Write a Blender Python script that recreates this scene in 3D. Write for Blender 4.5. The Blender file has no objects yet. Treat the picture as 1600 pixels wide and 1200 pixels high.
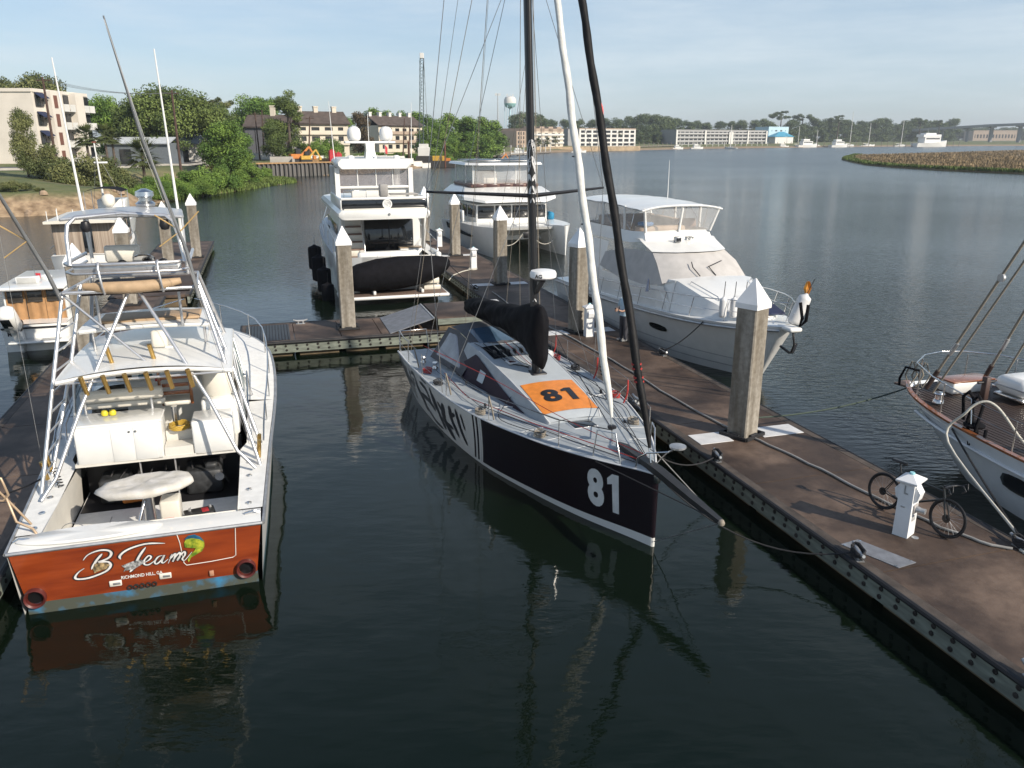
import bpy, bmesh, math, random
from mathutils import Vector, Matrix, noise as mnoise
random.seed(81)
PI = math.pi
scene = bpy.context.scene
COL = scene.collection

# ------------------------------------------------------------------ camera
CAM_H, FPX, HOR = 7.25, 1250.0, 216.0
PITCH = math.atan((600 - HOR) / FPX)
cam_d = bpy.data.cameras.new('camera')
cam_d.sensor_width = 36.0
cam_d.lens = FPX / 1600 * 36
cam_d.clip_start = 0.1
cam_d.clip_end = 6000
cam = bpy.data.objects.new('camera', cam_d)
cam.location = (0, 0, CAM_H)
cam.rotation_euler = (PI / 2 - PITCH, 0, 0)
COL.objects.link(cam)
scene.camera = cam

# ------------------------------------------------------------------ world / sun
SUN_AZ = math.radians(128)     # clockwise from +Y (view direction): behind the camera, to the right
SUN_EL = math.radians(31)
world = bpy.data.worlds.new('World')
scene.world = world
world.use_nodes = True
nt = world.node_tree
for n in list(nt.nodes):
    nt.nodes.remove(n)
wo = nt.nodes.new('ShaderNodeOutputWorld')
bg = nt.nodes.new('ShaderNodeBackground')
sky = nt.nodes.new('ShaderNodeTexSky')
sky.sky_type = 'NISHITA'
sky.sun_disc = False
sky.sun_elevation = SUN_EL
sky.sun_rotation = SUN_AZ
sky.air_density = 1.0
sky.dust_density = 0.4
sky.ozone_density = 2.5
tc = nt.nodes.new('ShaderNodeTexCoord')
mp = nt.nodes.new('ShaderNodeMapping')
mp.inputs['Scale'].default_value = (1.0, 1.0, 7.0)
mp.inputs['Rotation'].default_value = (0.05, 0.0, 0.3)
n1 = nt.nodes.new('ShaderNodeTexNoise')
n1.inputs['Scale'].default_value = 2.2
n1.inputs['Detail'].default_value = 7
n1.inputs['Roughness'].default_value = 0.62
cr = nt.nodes.new('ShaderNodeValToRGB')
cr.color_ramp.elements[0].position = 0.42
cr.color_ramp.elements[0].color = (0.6, 0.6, 0.6, 1)
cr.color_ramp.elements[1].position = 0.75
cr.color_ramp.elements[1].color = (0.9, 0.9, 0.9, 1)
mx = nt.nodes.new('ShaderNodeMix')
mx.data_type = 'RGBA'
cc = nt.nodes.new('ShaderNodeValToRGB')
cc.color_ramp.elements[0].position = 0.4
cc.color_ramp.elements[0].color = (0.56, 0.71, 0.88, 1)
cc.color_ramp.elements[1].position = 0.68
cc.color_ramp.elements[1].color = (0.86, 0.97, 1.06, 1)
cs_ = nt.nodes.new('ShaderNodeVectorMath'); cs_.operation = 'SCALE'; cs_.inputs['Scale'].default_value = 6.1
nt.links.new(n1.outputs['Fac'], cc.inputs['Fac']); nt.links.new(cc.outputs['Color'], cs_.inputs[0]); nt.links.new(cs_.outputs[0], mx.inputs[7])
nt.links.new(tc.outputs['Generated'], mp.inputs['Vector'])
nt.links.new(mp.outputs['Vector'], n1.inputs['Vector'])
nt.links.new(n1.outputs['Fac'], cr.inputs['Fac'])
sx_ = nt.nodes.new('ShaderNodeSeparateXYZ'); nt.links.new(tc.outputs['Generated'], sx_.inputs[0])   # the veil thins towards the zenith
el_ = nt.nodes.new('ShaderNodeMapRange'); el_.inputs['From Min'].default_value = 0.45; el_.inputs['From Max'].default_value = 0.7
el_.inputs['To Min'].default_value = 1.0; el_.inputs['To Max'].default_value = 0.12; nt.links.new(sx_.outputs['Z'], el_.inputs['Value'])
mv_ = nt.nodes.new('ShaderNodeMath'); mv_.operation = 'MULTIPLY'
nt.links.new(cr.outputs['Color'], mv_.inputs[0]); nt.links.new(el_.outputs[0], mv_.inputs[1]); nt.links.new(mv_.outputs[0], mx.inputs[0])
nt.links.new(sky.outputs['Color'], mx.inputs[6])
nt.links.new(mx.outputs[2], bg.inputs['Color'])
bg.inputs['Strength'].default_value = 0.10
nt.links.new(bg.outputs['Background'], wo.inputs['Surface'])

sun_d = bpy.data.lights.new('sun', 'SUN')
sun_d.energy = 4.3
sun_d.angle = math.radians(0.6)
sun_d.color = (1.0, 0.9, 0.76)
sun = bpy.data.objects.new('sun', sun_d)
sd = Vector((math.sin(SUN_AZ) * math.cos(SUN_EL), math.cos(SUN_AZ) * math.cos(SUN_EL), math.sin(SUN_EL)))
sun.rotation_euler = sd.to_track_quat('Z', 'Y').to_euler()
sun.location = (20, -30, 30)
COL.objects.link(sun)

vs = scene.view_settings
vs.view_transform = 'Standard'
vs.look = 'None'
vs.exposure = 0.5
vs.gamma = 1.0
vs.use_curve_mapping = False

# ------------------------------------------------------------------ materials
MATS = {}
def mat(name, col, rough=0.5, metal=0.0, var=0.12, scale=3.0, bump=0.0, bscale=30.0, col2=None, spec=0.5, coat=0.0,
        trans=0.0, alpha=1.0, stretch=None, detail=5, ramp=(0.35, 0.7)):
    if name in MATS:
        return MATS[name]
    m = bpy.data.materials.new(name)
    m.use_nodes = True
    t = m.node_tree
    b = t.nodes['Principled BSDF']
    b.inputs['Roughness'].default_value = rough
    b.inputs['Metallic'].default_value = metal
    b.inputs['Specular IOR Level'].default_value = spec
    if coat: b.inputs['Coat Weight'].default_value = coat
    if trans: b.inputs['Transmission Weight'].default_value = trans
    if alpha < 1: b.inputs['Alpha'].default_value = alpha
    c1 = tuple(max(0, k * (1 - var)) for k in col)
    c2 = col2 if col2 else tuple(min(1, k * (1 + var)) for k in col)
    co = t.nodes.new('ShaderNodeTexCoord')
    vec = co.outputs['Object']
    if stretch:
        mpn = t.nodes.new('ShaderNodeMapping')
        mpn.inputs['Scale'].default_value = stretch
        t.links.new(vec, mpn.inputs['Vector']); vec = mpn.outputs['Vector']
    no = t.nodes.new('ShaderNodeTexNoise')
    no.inputs['Scale'].default_value = scale
    no.inputs['Detail'].default_value = detail
    t.links.new(vec, no.inputs['Vector'])
    r = t.nodes.new('ShaderNodeValToRGB')
    r.color_ramp.elements[0].position = ramp[0]; r.color_ramp.elements[1].position = ramp[1]
    r.color_ramp.elements[0].color = (*c1, 1); r.color_ramp.elements[1].color = (*c2, 1)
    t.links.new(no.outputs['Fac'], r.inputs['Fac'])
    t.links.new(r.outputs['Color'], b.inputs['Base Color'])
    if bump:
        n2 = t.nodes.new('ShaderNodeTexNoise')
        n2.inputs['Scale'].default_value = bscale
        n2.inputs['Detail'].default_value = 4
        t.links.new(vec, n2.inputs['Vector'])
        bp = t.nodes.new('ShaderNodeBump')
        bp.inputs['Strength'].default_value = bump
        bp.inputs['Distance'].default_value = 0.02
        t.links.new(n2.outputs['Fac'], bp.inputs['Height'])
        t.links.new(bp.outputs['Normal'], b.inputs['Normal'])
    MATS[name] = m
    return m

def stain(m, scale, dark, lo=.42, hi=.6, stretch=(1, 1, 1)):
    """darker damp patches over a material"""
    t = m.node_tree; b = t.nodes['Principled BSDF']; src = b.inputs['Base Color'].links[0].from_socket
    co = t.nodes.new('ShaderNodeTexCoord'); mp_ = t.nodes.new('ShaderNodeMapping'); mp_.inputs['Scale'].default_value = stretch
    no = t.nodes.new('ShaderNodeTexNoise'); no.inputs['Scale'].default_value = scale; no.inputs['Detail'].default_value = 7; no.inputs['Roughness'].default_value = .6
    r = t.nodes.new('ShaderNodeValToRGB'); r.color_ramp.elements[0].position = lo; r.color_ramp.elements[1].position = hi
    r.color_ramp.elements[0].color = (*dark, 1); r.color_ramp.elements[1].color = (1, 1, 1, 1)
    x = t.nodes.new('ShaderNodeMix'); x.data_type = 'RGBA'; x.blend_type = 'MULTIPLY'; x.inputs[0].default_value = 1
    t.links.new(co.outputs['Object'], mp_.inputs[0]); t.links.new(mp_.outputs[0], no.inputs['Vector']); t.links.new(no.outputs['Fac'], r.inputs['Fac'])
    t.links.new(src, x.inputs[6]); t.links.new(r.outputs['Color'], x.inputs[7]); t.links.new(x.outputs[2], b.inputs['Base Color'])
    return m

# ------------------------------------------------------------------ mesh builder
class MB:
    def __init__(s):
        s.v = []; s.f = []; s.mi = []; s.cur = 0
    def add(s, vs_, fs):
        o = len(s.v)
        s.v += [tuple(p) for p in vs_]
        for f in fs:
            s.f.append(tuple(i + o for i in f)); s.mi.append(s.cur)
        return s
    def box(s, c, d, rz=0.0, rx=0.0, ry=0.0):
        x, y, z = (k / 2 for k in d)
        pts = [Vector(p) for p in ((-x,-y,-z),(x,-y,-z),(x,y,-z),(-x,y,-z),(-x,-y,z),(x,-y,z),(x,y,z),(-x,y,z))]
        if rz or rx or ry:
            R = Matrix.Rotation(rz, 3, 'Z') @ Matrix.Rotation(ry, 3, 'Y') @ Matrix.Rotation(rx, 3, 'X')
            pts = [R @ p for p in pts]
        c = Vector(c)
        return s.add([p + c for p in pts], [(0,3,2,1),(4,5,6,7),(0,1,5,4),(1,2,6,5),(2,3,7,6),(3,0,4,7)])
    def cbox(s, c, d, ch=0.03, rz=0.0, rx=0.0, ry=0.0, n=2):
        """box with rounded vertical edges and chamfered top/bottom"""
        x, y, z = (k / 2 for k in d)
        ch = min(ch, x * .9, y * .9, z * .9)
        def ring(ix, zz):
            o = []
            for qx, qy, a0 in ((1, 1, 0), (-1, 1, 90), (-1, -1, 180), (1, -1, 270)):
                for k in range(n + 1):
                    a = math.radians(a0 + 90 * k / n)
                    o.append(((x - ch) * qx + (ch - ix) * math.cos(a), (y - ch) * qy + (ch - ix) * math.sin(a), zz))
            return o
        k = ch * .3
        rings = [ring(ch * .7, -z), ring(0, -z + ch * .7), ring(0, z - ch * .7), ring(k, z - k), ring(ch * .9, z)]
        R = Matrix.Rotation(rz, 3, 'Z') @ Matrix.Rotation(ry, 3, 'Y') @ Matrix.Rotation(rx, 3, 'X')
        c = Vector(c)
        rings = [[R @ Vector(p) + c for p in r] for r in rings]
        return s.loft(rings)
    def bar(s, p0, p1, w, h, up=(0, 0, 1)):
        p0 = Vector(p0); p1 = Vector(p1); d = (p1 - p0).normalized()
        u = Vector(up); sx = d.cross(u)
        if sx.length < 1e-4: sx = d.cross(Vector((1, 0, 0)))
        sx.normalize(); u = sx.cross(d)
        q = [sx * (w/2) * a + u * (h/2) * b for a, b in ((-1,-1),(1,-1),(1,1),(-1,1))]
        return s.add([p0 + k for k in q] + [p1 + k for k in q], [(0,1,2,3),(7,6,5,4),(0,4,5,1),(1,5,6,2),(2,6,7,3),(3,7,4,0)])
    def tube(s, pts, r, n=6, caps=True):
        pts = [Vector(p) for p in pts]
        m = len(pts)
        rs = r if isinstance(r, (list, tuple)) else [r] * m
        rings = []; ref = None
        for i, p in enumerate(pts):
            d = (pts[min(i+1, m-1)] - pts[max(i-1, 0)])
            if d.length < 1e-9: d = Vector((0, 0, 1))
            d.normalize()
            if ref is None:
                ref = Vector((0, 0, 1)) if abs(d.z) < .9 else Vector((1, 0, 0))
            sx = d.cross(ref)
            if sx.length < 1e-5:
                sx = d.cross(Vector((0.3, 1, 0.2)))
            sx.normalize(); sy = sx.cross(d)
            ref = sy
            rings.append([p + sx * math.cos(2*PI*k/n) * rs[i] + sy * math.sin(2*PI*k/n) * rs[i] for k in range(n)])
        return s.loft(rings, caps=caps)
    def loft(s, rings, closed=True, caps=True):
        n = len(rings[0]); o = len(s.v); vs_ = [p for r in rings for p in r]; fs = []
        for i in range(len(rings) - 1):
            for k in range(n if closed else n - 1):
                a = i*n + k; b = i*n + (k+1) % n
                fs.append((a, b, b + n, a + n))
        if caps and closed:
            fs.append(tuple(range(n))[::-1]); fs.append(tuple((len(rings)-1)*n + k for k in range(n)))
        return s.add(vs_, fs)
    def lathe(s, prof, c=(0,0,0), n=16, R=None):
        """prof: list of (r, z)"""
        c = Vector(c); rings = []
        for r, z in prof:
            ring = []
            for k in range(n):
                p = Vector((r*math.cos(2*PI*k/n), r*math.sin(2*PI*k/n), z))
                if R is not None: p = R @ p
                ring.append(p + c)
            rings.append(ring)
        return s.loft(rings)
    def prism(s, poly, z0, z1):
        n = len(poly)
        return s.add([(x, y, z0) for x, y in poly] + [(x, y, z1) for x, y in poly],
                     [tuple(range(n))[::-1], tuple(range(n, 2*n))] + [(i, (i+1) % n, n + (i+1) % n, n + i) for i in range(n)])
    def plate(s, poly, off):
        """3D polygon extruded by the vector off"""
        n = len(poly); off = Vector(off); P = [Vector(p) for p in poly]
        return s.add(P + [p + off for p in P], [tuple(range(n))[::-1], tuple(range(n, 2*n))] + [(i, (i+1) % n, n + (i+1) % n, n + i) for i in range(n)])
    def grid(s, fn, nu, nv):
        vs_ = [fn(i / nu, j / nv) for i in range(nu + 1) for j in range(nv + 1)]
        fs = [(i*(nv+1)+j, (i+1)*(nv+1)+j, (i+1)*(nv+1)+j+1, i*(nv+1)+j+1) for i in range(nu) for j in range(nv)]
        return s.add(vs_, fs)
    def build(s, name, m, parent=None, smooth=0, kind=None, label=None, loc=None, recalc=True):
        me = bpy.data.meshes.new(name)
        me.from_pydata([tuple(p) for p in s.v], [], s.f)
        ms = m if isinstance(m, (list, tuple)) else [m]
        for k in ms: me.materials.append(k)
        if len(ms) > 1:
            me.polygons.foreach_set('material_index', s.mi)
        if recalc:
            bm = bmesh.new(); bm.from_mesh(me)
            bmesh.ops.recalc_face_normals(bm, faces=bm.faces)
            bm.to_mesh(me); bm.free()
        if smooth:
            me.polygons.foreach_set('use_smooth', [True] * len(me.polygons))
            me.set_sharp_from_angle(angle=math.radians(smooth))
        me.update()
        o = bpy.data.objects.new(name, me)
        COL.objects.link(o)
        if parent is not None: o.parent = parent
        if kind: o['kind'] = kind
        if label: o['label'] = label
        if loc is not None: o.location = loc
        return o

def tag(o, label, cat, group=None):
    o['label'] = label; o['category'] = cat
    if group: o['group'] = group
    return o
def thing(name, label, cat, loc=(0, 0, 0), rz=0.0, group=None):
    o = bpy.data.objects.new(name, None)
    o.empty_display_size = 0.3
    COL.objects.link(o)
    o.location = loc; o.rotation_euler = (0, 0, rz)
    return tag(o, label, cat, group)
def dup(root, loc, rz=None, label=None, scale=None, group=None):
    r = root.copy(); COL.objects.link(r); r.location = loc
    if rz is not None: r.rotation_euler = (0, 0, rz)
    if scale is not None: r.scale = scale if isinstance(scale, (tuple, list)) else (scale,) * 3
    if label: r['label'] = label
    if group: r['group'] = group
    for ch in list(root.children):
        c = ch.copy(); COL.objects.link(c); c.parent = r
        for g in list(ch.children):
            d = g.copy(); COL.objects.link(d); d.parent = c
    return r
def struct(o):
    o['kind'] = 'structure'; return o
def lerp(a, b, t): return a + (b - a) * t
def sstep(a, b, x):
    t = max(0.0, min(1.0, (x - a) / (b - a))); return t * t * (3 - 2 * t)
def interp(tab, x):
    if x <= tab[0][0]: return tab[0][1]
    for (x0, y0), (x1, y1) in zip(tab, tab[1:]):
        if x <= x1: return lerp(y0, y1, (x - x0) / (x1 - x0))
    return tab[-1][1]
def cinterp(tab, x):
    """smooth (Catmull) interpolation of a table"""
    xs = [t[0] for t in tab]; ys = [t[1] for t in tab]; n = len(xs)
    if x <= xs[0]: return ys[0]
    if x >= xs[-1]: return ys[-1]
    i = max(k for k in range(n - 1) if xs[k] <= x)
    def slope(k):
        a, b = max(k - 1, 0), min(k + 1, n - 1); return (ys[b] - ys[a]) / (xs[b] - xs[a])
    h = xs[i+1] - xs[i]; t = (x - xs[i]) / h
    return ((2*t**3-3*t*t+1)*ys[i] + (t**3-2*t*t+t)*h*slope(i) + (-2*t**3+3*t*t)*ys[i+1] + (t**3-t*t)*h*slope(i+1))
def smoothp(pts, n=6):
    P = []
    for i in range(len(pts)-1):
        p0, p1, p2, p3 = (Vector(pts[max(0, min(len(pts)-1, j))]) for j in (i-1, i, i+1, i+2))
        for k in range(n):
            t = k/n; P.append(.5*((2*p1) + (p2-p0)*t + (2*p0-5*p1+4*p2-p3)*t*t + (3*p1-p0-3*p2+p3)*t**3))
    return P + [Vector(pts[-1])]
def sag(p0, p1, drop, n=10):
    p0 = Vector(p0); p1 = Vector(p1)
    return [p0.lerp(p1, k/n) - Vector((0, 0, 4*drop*(k/n)*(1-k/n))) for k in range(n + 1)]

# marina frame: v across the main dock (to the right), u along it (away)
PHI = math.radians(16.8)
UA = (-math.sin(PHI), math.cos(PHI)); UB = (math.cos(PHI), math.sin(PHI))
def Mx(v, u, z=0.0): return (v*UB[0] + u*UA[0], v*UB[1] + u*UA[1], z)
HEAD_AWAY = PI/2 + PHI       # heading of a boat whose bow points away from the camera
HEAD_BACK = -PI/2 + PHI      # bow towards the camera

# common materials
WHITE = mat('gelcoat_white', (0.72, 0.72, 0.70), 0.28, var=0.04, scale=2.0, coat=0.3)
OFFWH = mat('gelcoat_cream', (0.66, 0.63, 0.56), 0.35, var=0.05, scale=2.0)
NONSKID = mat('nonskid_white', (0.70, 0.70, 0.68), 0.7, var=0.07, scale=6, bump=0.15, bscale=160)
STEEL = mat('stainless', (0.62, 0.62, 0.62), 0.22, metal=1.0, var=0.05)
ALU = mat('anodised_pipe', (0.62, 0.62, 0.63), 0.32, metal=0.75, var=0.08, scale=8)
BLACK = mat('black_plastic', (0.012, 0.012, 0.014), 0.42, var=0.2)
RUBBER = mat('black_rubber', (0.015, 0.015, 0.017), 0.65, var=0.3)
BLKCLOTH = mat('black_canvas', (0.006, 0.006, 0.008), 0.85, var=0.3, scale=4, bump=1.0, bscale=6, spec=0.15)
DARKGL = mat('dark_glass', (0.012, 0.014, 0.017), 0.05, var=0.15, scale=1.5, spec=0.7)
CARBON = mat('carbon_black', (0.014, 0.014, 0.015), 0.35, var=0.2)
ROPEW = mat('rope_white', (0.5, 0.48, 0.42), 0.85, var=0.2, scale=40)
ROPED = mat('rope_dark', (0.02, 0.02, 0.022), 0.85, var=0.3, scale=40)
ROPER = mat('rope_red', (0.35, 0.03, 0.025), 0.8, var=0.25, scale=40)
ROPEB = mat('rope_tan', (0.23, 0.2, 0.16), 0.85, var=0.25, scale=40)
WIRE = mat('rigging_wire', (0.28, 0.28, 0.28), 0.4, metal=0.6, var=0.1)
CLEAR = mat('clear_vinyl', (0.8, 0.8, 0.8), 0.08, var=0.02, alpha=0.28)
SMOKE = mat('smoked_vinyl', (0.30, 0.29, 0.31), 0.1, var=0.1, alpha=0.55)
TEAK = mat('varnished_teak', (0.22, 0.075, 0.028), 0.25, var=0.25, scale=4, stretch=(1, 8, 8), coat=0.5)
GOLD = mat('gold_anodised', (0.55, 0.36, 0.12), 0.3, metal=0.85, var=0.1)
# ------------------------------------------------------------------ lettering as flat meshes (built while the scene is still empty)
def text_data(txt, offset=0.0, shear=0.0):
    c = bpy.data.curves.new('lettering', 'FONT'); c.body = txt; c.size = 1.0; c.offset = offset; c.shear = shear
    c.align_x = 'CENTER'; c.align_y = 'CENTER'; c.resolution_u = 4
    o = bpy.data.objects.new('lettering', c); COL.objects.link(o)
    dg = bpy.context.evaluated_depsgraph_get()
    me = o.evaluated_get(dg).to_mesh()
    v = [tuple(p.co) for p in me.vertices]; f = [tuple(p.vertices) for p in me.polygons]
    o.evaluated_get(dg).to_mesh_clear(); bpy.data.objects.remove(o); bpy.data.curves.remove(c)
    xs = [p[0] for p in v]; ys = [p[1] for p in v]; cx, cy = (min(xs)+max(xs))/2, (min(ys)+max(ys))/2
    sx, sy = max(xs)-min(xs), max(ys)-min(ys)
    return [((p[0]-cx)/sx, (p[1]-cy)/sy) for p in v], f      # unit box, centred
TXT = {k: text_data(k, o) for k, o in (('81', .045), ('8', .045), ('1', .05), ('RICHMOND HILL, GA', .012), ('L', .02), ('Mer', .03), ('AG', .03), ('S', .02), ('M', .05), ('A', .05))}
def put_text(mb, key, fn, w, h, cuts=0):
    """fn maps flat (a, b) metres to a point"""
    v, f = TXT[key]
    if cuts:
        bm = bmesh.new(); vs_ = [bm.verts.new((x, y, 0)) for x, y in v]
        for q in f:
            try: bm.faces.new([vs_[i] for i in q])
            except ValueError: pass
        bmesh.ops.triangulate(bm, faces=bm.faces)
        bmesh.ops.subdivide_edges(bm, edges=bm.edges, cuts=cuts, use_grid_fill=True)
        bm.verts.index_update(); v = [(p.co.x, p.co.y) for p in bm.verts]; f = [tuple(q.index for q in fc.verts) for fc in bm.faces]; bm.free()
    mb.add([fn(x*w, y*h) for x, y in v], f)
def stroke(mb, pts, w, fn):
    """a brush stroke of half width w (list or number) along 2-D points, smoothed, mapped by fn"""
    P = []
    for i in range(len(pts)-1):
        p0 = Vector(pts[max(0, i-1)]); p1 = Vector(pts[i]); p2 = Vector(pts[i+1]); p3 = Vector(pts[min(len(pts)-1, i+2)])
        for k in range(5):
            t = k/5; P.append(.5*((2*p1) + (p2-p0)*t + (2*p0-5*p1+4*p2-p3)*t*t + (3*p1-p0-3*p2+p3)*t**3))
    P.append(Vector(pts[-1])); n = len(P); V = []
    for i, p in enumerate(P):
        d = P[min(i+1, n-1)] - P[max(i-1, 0)]; d = d.normalized() if d.length > 1e-9 else Vector((1, 0)); nn = Vector((-d.y, d.x))
        k = i/(n-1); ww = w * min(1, .25 + 5*k, .25 + 5*(1-k)) * (1 - .35*abs(d.x))
        V += [fn(*(p + nn*ww)), fn(*(p - nn*ww))]
    mb.add(V, [(2*i, 2*i+1, 2*i+3, 2*i+2) for i in range(n-1)])
def poly_grid(poly, cuts):
    bm = bmesh.new(); vs_ = [bm.verts.new((x, y, 0)) for x, y in poly]; bm.faces.new(vs_)
    bmesh.ops.triangulate(bm, faces=bm.faces)
    bmesh.ops.subdivide_edges(bm, edges=bm.edges, cuts=cuts, use_grid_fill=True)
    bm.verts.index_update(); v = [(p.co.x, p.co.y) for p in bm.verts]; f = [tuple(q.index for q in fc.verts) for fc in bm.faces]; bm.free()
    return v, f
# ================================================================== water
def water_material():
    m = bpy.data.materials.new('river_water'); m.use_nodes = True
    t = m.node_tree; b = t.nodes['Principled BSDF']
    b.inputs['IOR'].default_value = 1.33
    co = t.nodes.new('ShaderNodeTexCoord'); sep = t.nodes.new('ShaderNodeSeparateXYZ')
    t.links.new(co.outputs['Object'], sep.inputs['Vector'])
    nb = t.nodes.new('ShaderNodeTexNoise'); nb.inputs['Scale'].default_value = 0.05; nb.inputs['Detail'].default_value = 3
    t.links.new(co.outputs['Object'], nb.inputs['Vector'])
    rc = t.nodes.new('ShaderNodeValToRGB')
    rc.color_ramp.elements[0].color = (0.003, 0.0065, 0.0035, 1); rc.color_ramp.elements[1].color = (0.004, 0.0085, 0.0048, 1)
    t.links.new(nb.outputs['Fac'], rc.inputs['Fac']); t.links.new(rc.outputs['Color'], b.inputs['Base Color'])
    # wind: sheltered basin (v < 13, u < 34) is smooth, the open river is rippled
    def lin(ax, ay, c):
        a = t.nodes.new('ShaderNodeMath'); a.operation = 'MULTIPLY_ADD'; a.inputs[1].default_value = ax
        t.links.new(sep.outputs['X'], a.inputs[0])
        q = t.nodes.new('ShaderNodeMath'); q.operation = 'MULTIPLY_ADD'; q.inputs[1].default_value = ay; q.inputs[2].default_value = c
        t.links.new(sep.outputs['Y'], q.inputs[0]); t.links.new(q.outputs[0], a.inputs[2]); return a
    def ss(node, a, bb):
        r = t.nodes.new('ShaderNodeMapRange'); r.interpolation_type = 'SMOOTHSTEP'
        r.inputs['From Min'].default_value = a; r.inputs['From Max'].default_value = bb
        t.links.new(node.outputs[0], r.inputs['Value']); return r
    vv = lin(UB[0], UB[1], 0); uu = lin(UA[0], UA[1], 0)
    r1 = ss(vv, 12.5, 16); r2 = ss(uu, 31, 60)
    mxm = t.nodes.new('ShaderNodeMath'); mxm.operation = 'MAXIMUM'
    t.links.new(r1.outputs[0], mxm.inputs[0]); t.links.new(r2.outputs[0], mxm.inputs[1])
    amp = t.nodes.new('ShaderNodeMath'); amp.operation = 'MULTIPLY_ADD'; amp.inputs[1].default_value = 0.9; amp.inputs[2].default_value = 0.10
    t.links.new(mxm.outputs[0], amp.inputs[0])
    mp1 = t.nodes.new('ShaderNodeMapping'); mp1.inputs['Scale'].default_value = (1.0, 2.1, 1.0); mp1.inputs['Rotation'].default_value = (0, 0, 0.12)
    t.links.new(co.outputs['Object'], mp1.inputs['Vector'])
    na = t.nodes.new('ShaderNodeTexNoise'); na.inputs['Scale'].default_value = 2.6; na.inputs['Detail'].default_value = 4; na.inputs['Roughness'].default_value = 0.5
    t.links.new(mp1.outputs['Vector'], na.inputs['Vector'])
    ng = t.nodes.new('ShaderNodeTexNoise'); ng.inputs['Scale'].default_value = 0.03; ng.inputs['Detail'].default_value = 3
    t.links.new(co.outputs['Object'], ng.inputs['Vector'])
    gust = t.nodes.new('ShaderNodeMapRange'); gust.inputs['From Min'].default_value = 0.35; gust.inputs['From Max'].default_value = 0.65
    gust.inputs['To Min'].default_value = 0.55; gust.inputs['To Max'].default_value = 1.15
    t.links.new(ng.outputs['Fac'], gust.inputs['Value'])
    am2 = t.nodes.new('ShaderNodeMath'); am2.operation = 'MULTIPLY'
    t.links.new(amp.outputs[0], am2.inputs[0]); t.links.new(gust.outputs[0], am2.inputs[1])
    h = t.nodes.new('ShaderNodeMath'); h.operation = 'MULTIPLY'
    t.links.new(na.outputs['Fac'], h.inputs[0]); t.links.new(am2.outputs[0], h.inputs[1])
    # gentle long swell everywhere so mirror images wobble
    nl = t.nodes.new('ShaderNodeTexNoise'); nl.inputs['Scale'].default_value = 0.8; nl.inputs['Detail'].default_value = 2
    t.links.new(co.outputs['Object'], nl.inputs['Vector'])
    h2 = t.nodes.new('ShaderNodeMath'); h2.operation = 'MULTIPLY_ADD'; h2.inputs[1].default_value = 0.28
    t.links.new(nl.outputs['Fac'], h2.inputs[0]); t.links.new(h.outputs[0], h2.inputs[2])
    bp = t.nodes.new('ShaderNodeBump'); bp.inputs['Strength'].default_value = 1.0; bp.inputs['Distance'].default_value = 0.075
    t.links.new(h2.outputs[0], bp.inputs['Height']); t.links.new(bp.outputs['Normal'], b.inputs['Normal'])
    ro = t.nodes.new('ShaderNodeMapRange'); ro.inputs['To Min'].default_value = 0.02; ro.inputs['To Max'].default_value = 0.06
    t.links.new(mxm.outputs[0], ro.inputs['Value'])
    r3 = ss(uu, 35, 230); ra = t.nodes.new('ShaderNodeMath'); ra.operation = 'MULTIPLY_ADD'; ra.inputs[1].default_value = 0.17   # wind chop of the open reach
    t.links.new(r3.outputs[0], ra.inputs[0]); t.links.new(ro.outputs[0], ra.inputs[2]); t.links.new(ra.outputs[0], b.inputs['Roughness'])
    return m
m_ = MB(); m_.add([(-3000, -120, 0), (4000, -120, 0), (4000, 5000, 0), (-3000, 5000, 0)], [(0, 1, 2, 3)])
struct(m_.build('water', water_material()))

# ================================================================== land
SHORE = [(-600, 20), (-200, 42), (-95, 62), (-60, 73), (-49, 78), (-42, 81), (-40.5, 92), (-41, 103), (-39, 122), (-37.3, 141.5), (-40, 150), (-50, 158),
         (-50.5, 159), (-36, 171), (-32, 176), (-24, 205), (-18, 240), (-20, 289), (-5, 370), (17, 448), (80, 520), (152, 617), (350, 760), (600, 900), (1000, 1150), (3500, 1500)]
def shore_dist(x, y):
    """signed distance, positive on land (left/back side)"""
    best = 1e18; sg = 1
    for (x0, y0), (x1, y1) in zip(SHORE, SHORE[1:]):
        dx, dy = x1 - x0, y1 - y0
        t = ((x - x0)*dx + (y - y0)*dy) / (dx*dx + dy*dy)
        tt = 0 if t < 0 else 1 if t > 1 else t
        ex, ey = x - x0 - tt*dx, y - y0 - tt*dy
        d = ex*ex + ey*ey
        if d < best:
            best = d; sg = 1 if dx*(y - y0) - dy*(x - x0) > 0 else -1
    return math.sqrt(best) * sg
def ground_h(x, y):
    d = shore_dist(x, y)
    if d < 0: return max(-1.5, d * 0.4)
    nz = mnoise.noise(Vector((x*.12, y*.12, 0)))
    if y < 93 and x > -140:      # eroded sandy bluff at the left
        h = 0.1 + 1.9 * sstep(0.3, 3.2 + nz, d) + 0.9 * sstep(4, 16, d)
    elif y < 160:     # mud flat with marsh grass, then a bushy bank
        h = 0.12 + 0.25 * sstep(0, 6, d) + 2.4 * sstep(7, 17, d) + 0.6 * sstep(17, 40, d)
    elif y < 180 and x > -60: h = 2.3 * sstep(0, 1.0, d) + 0.9 * sstep(4, 40, d)
    else: h = 0.1 + 1.6 * sstep(0, 5, d) + 1.4 * sstep(5, 40, d)
    return h + nz * 0.12 * sstep(1, 6, d)
def spaced(lo, a, b, hi, fine, g=1.35):
    o = []; x = a
    while x <= b: o.append(x); x += fine
    st = fine; x = b
    while x < hi: st *= g; x += st; o.append(x)
    st = fine; x = a
    while x > lo: st *= g; x -= st; o.insert(0, x)
    return o
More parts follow.
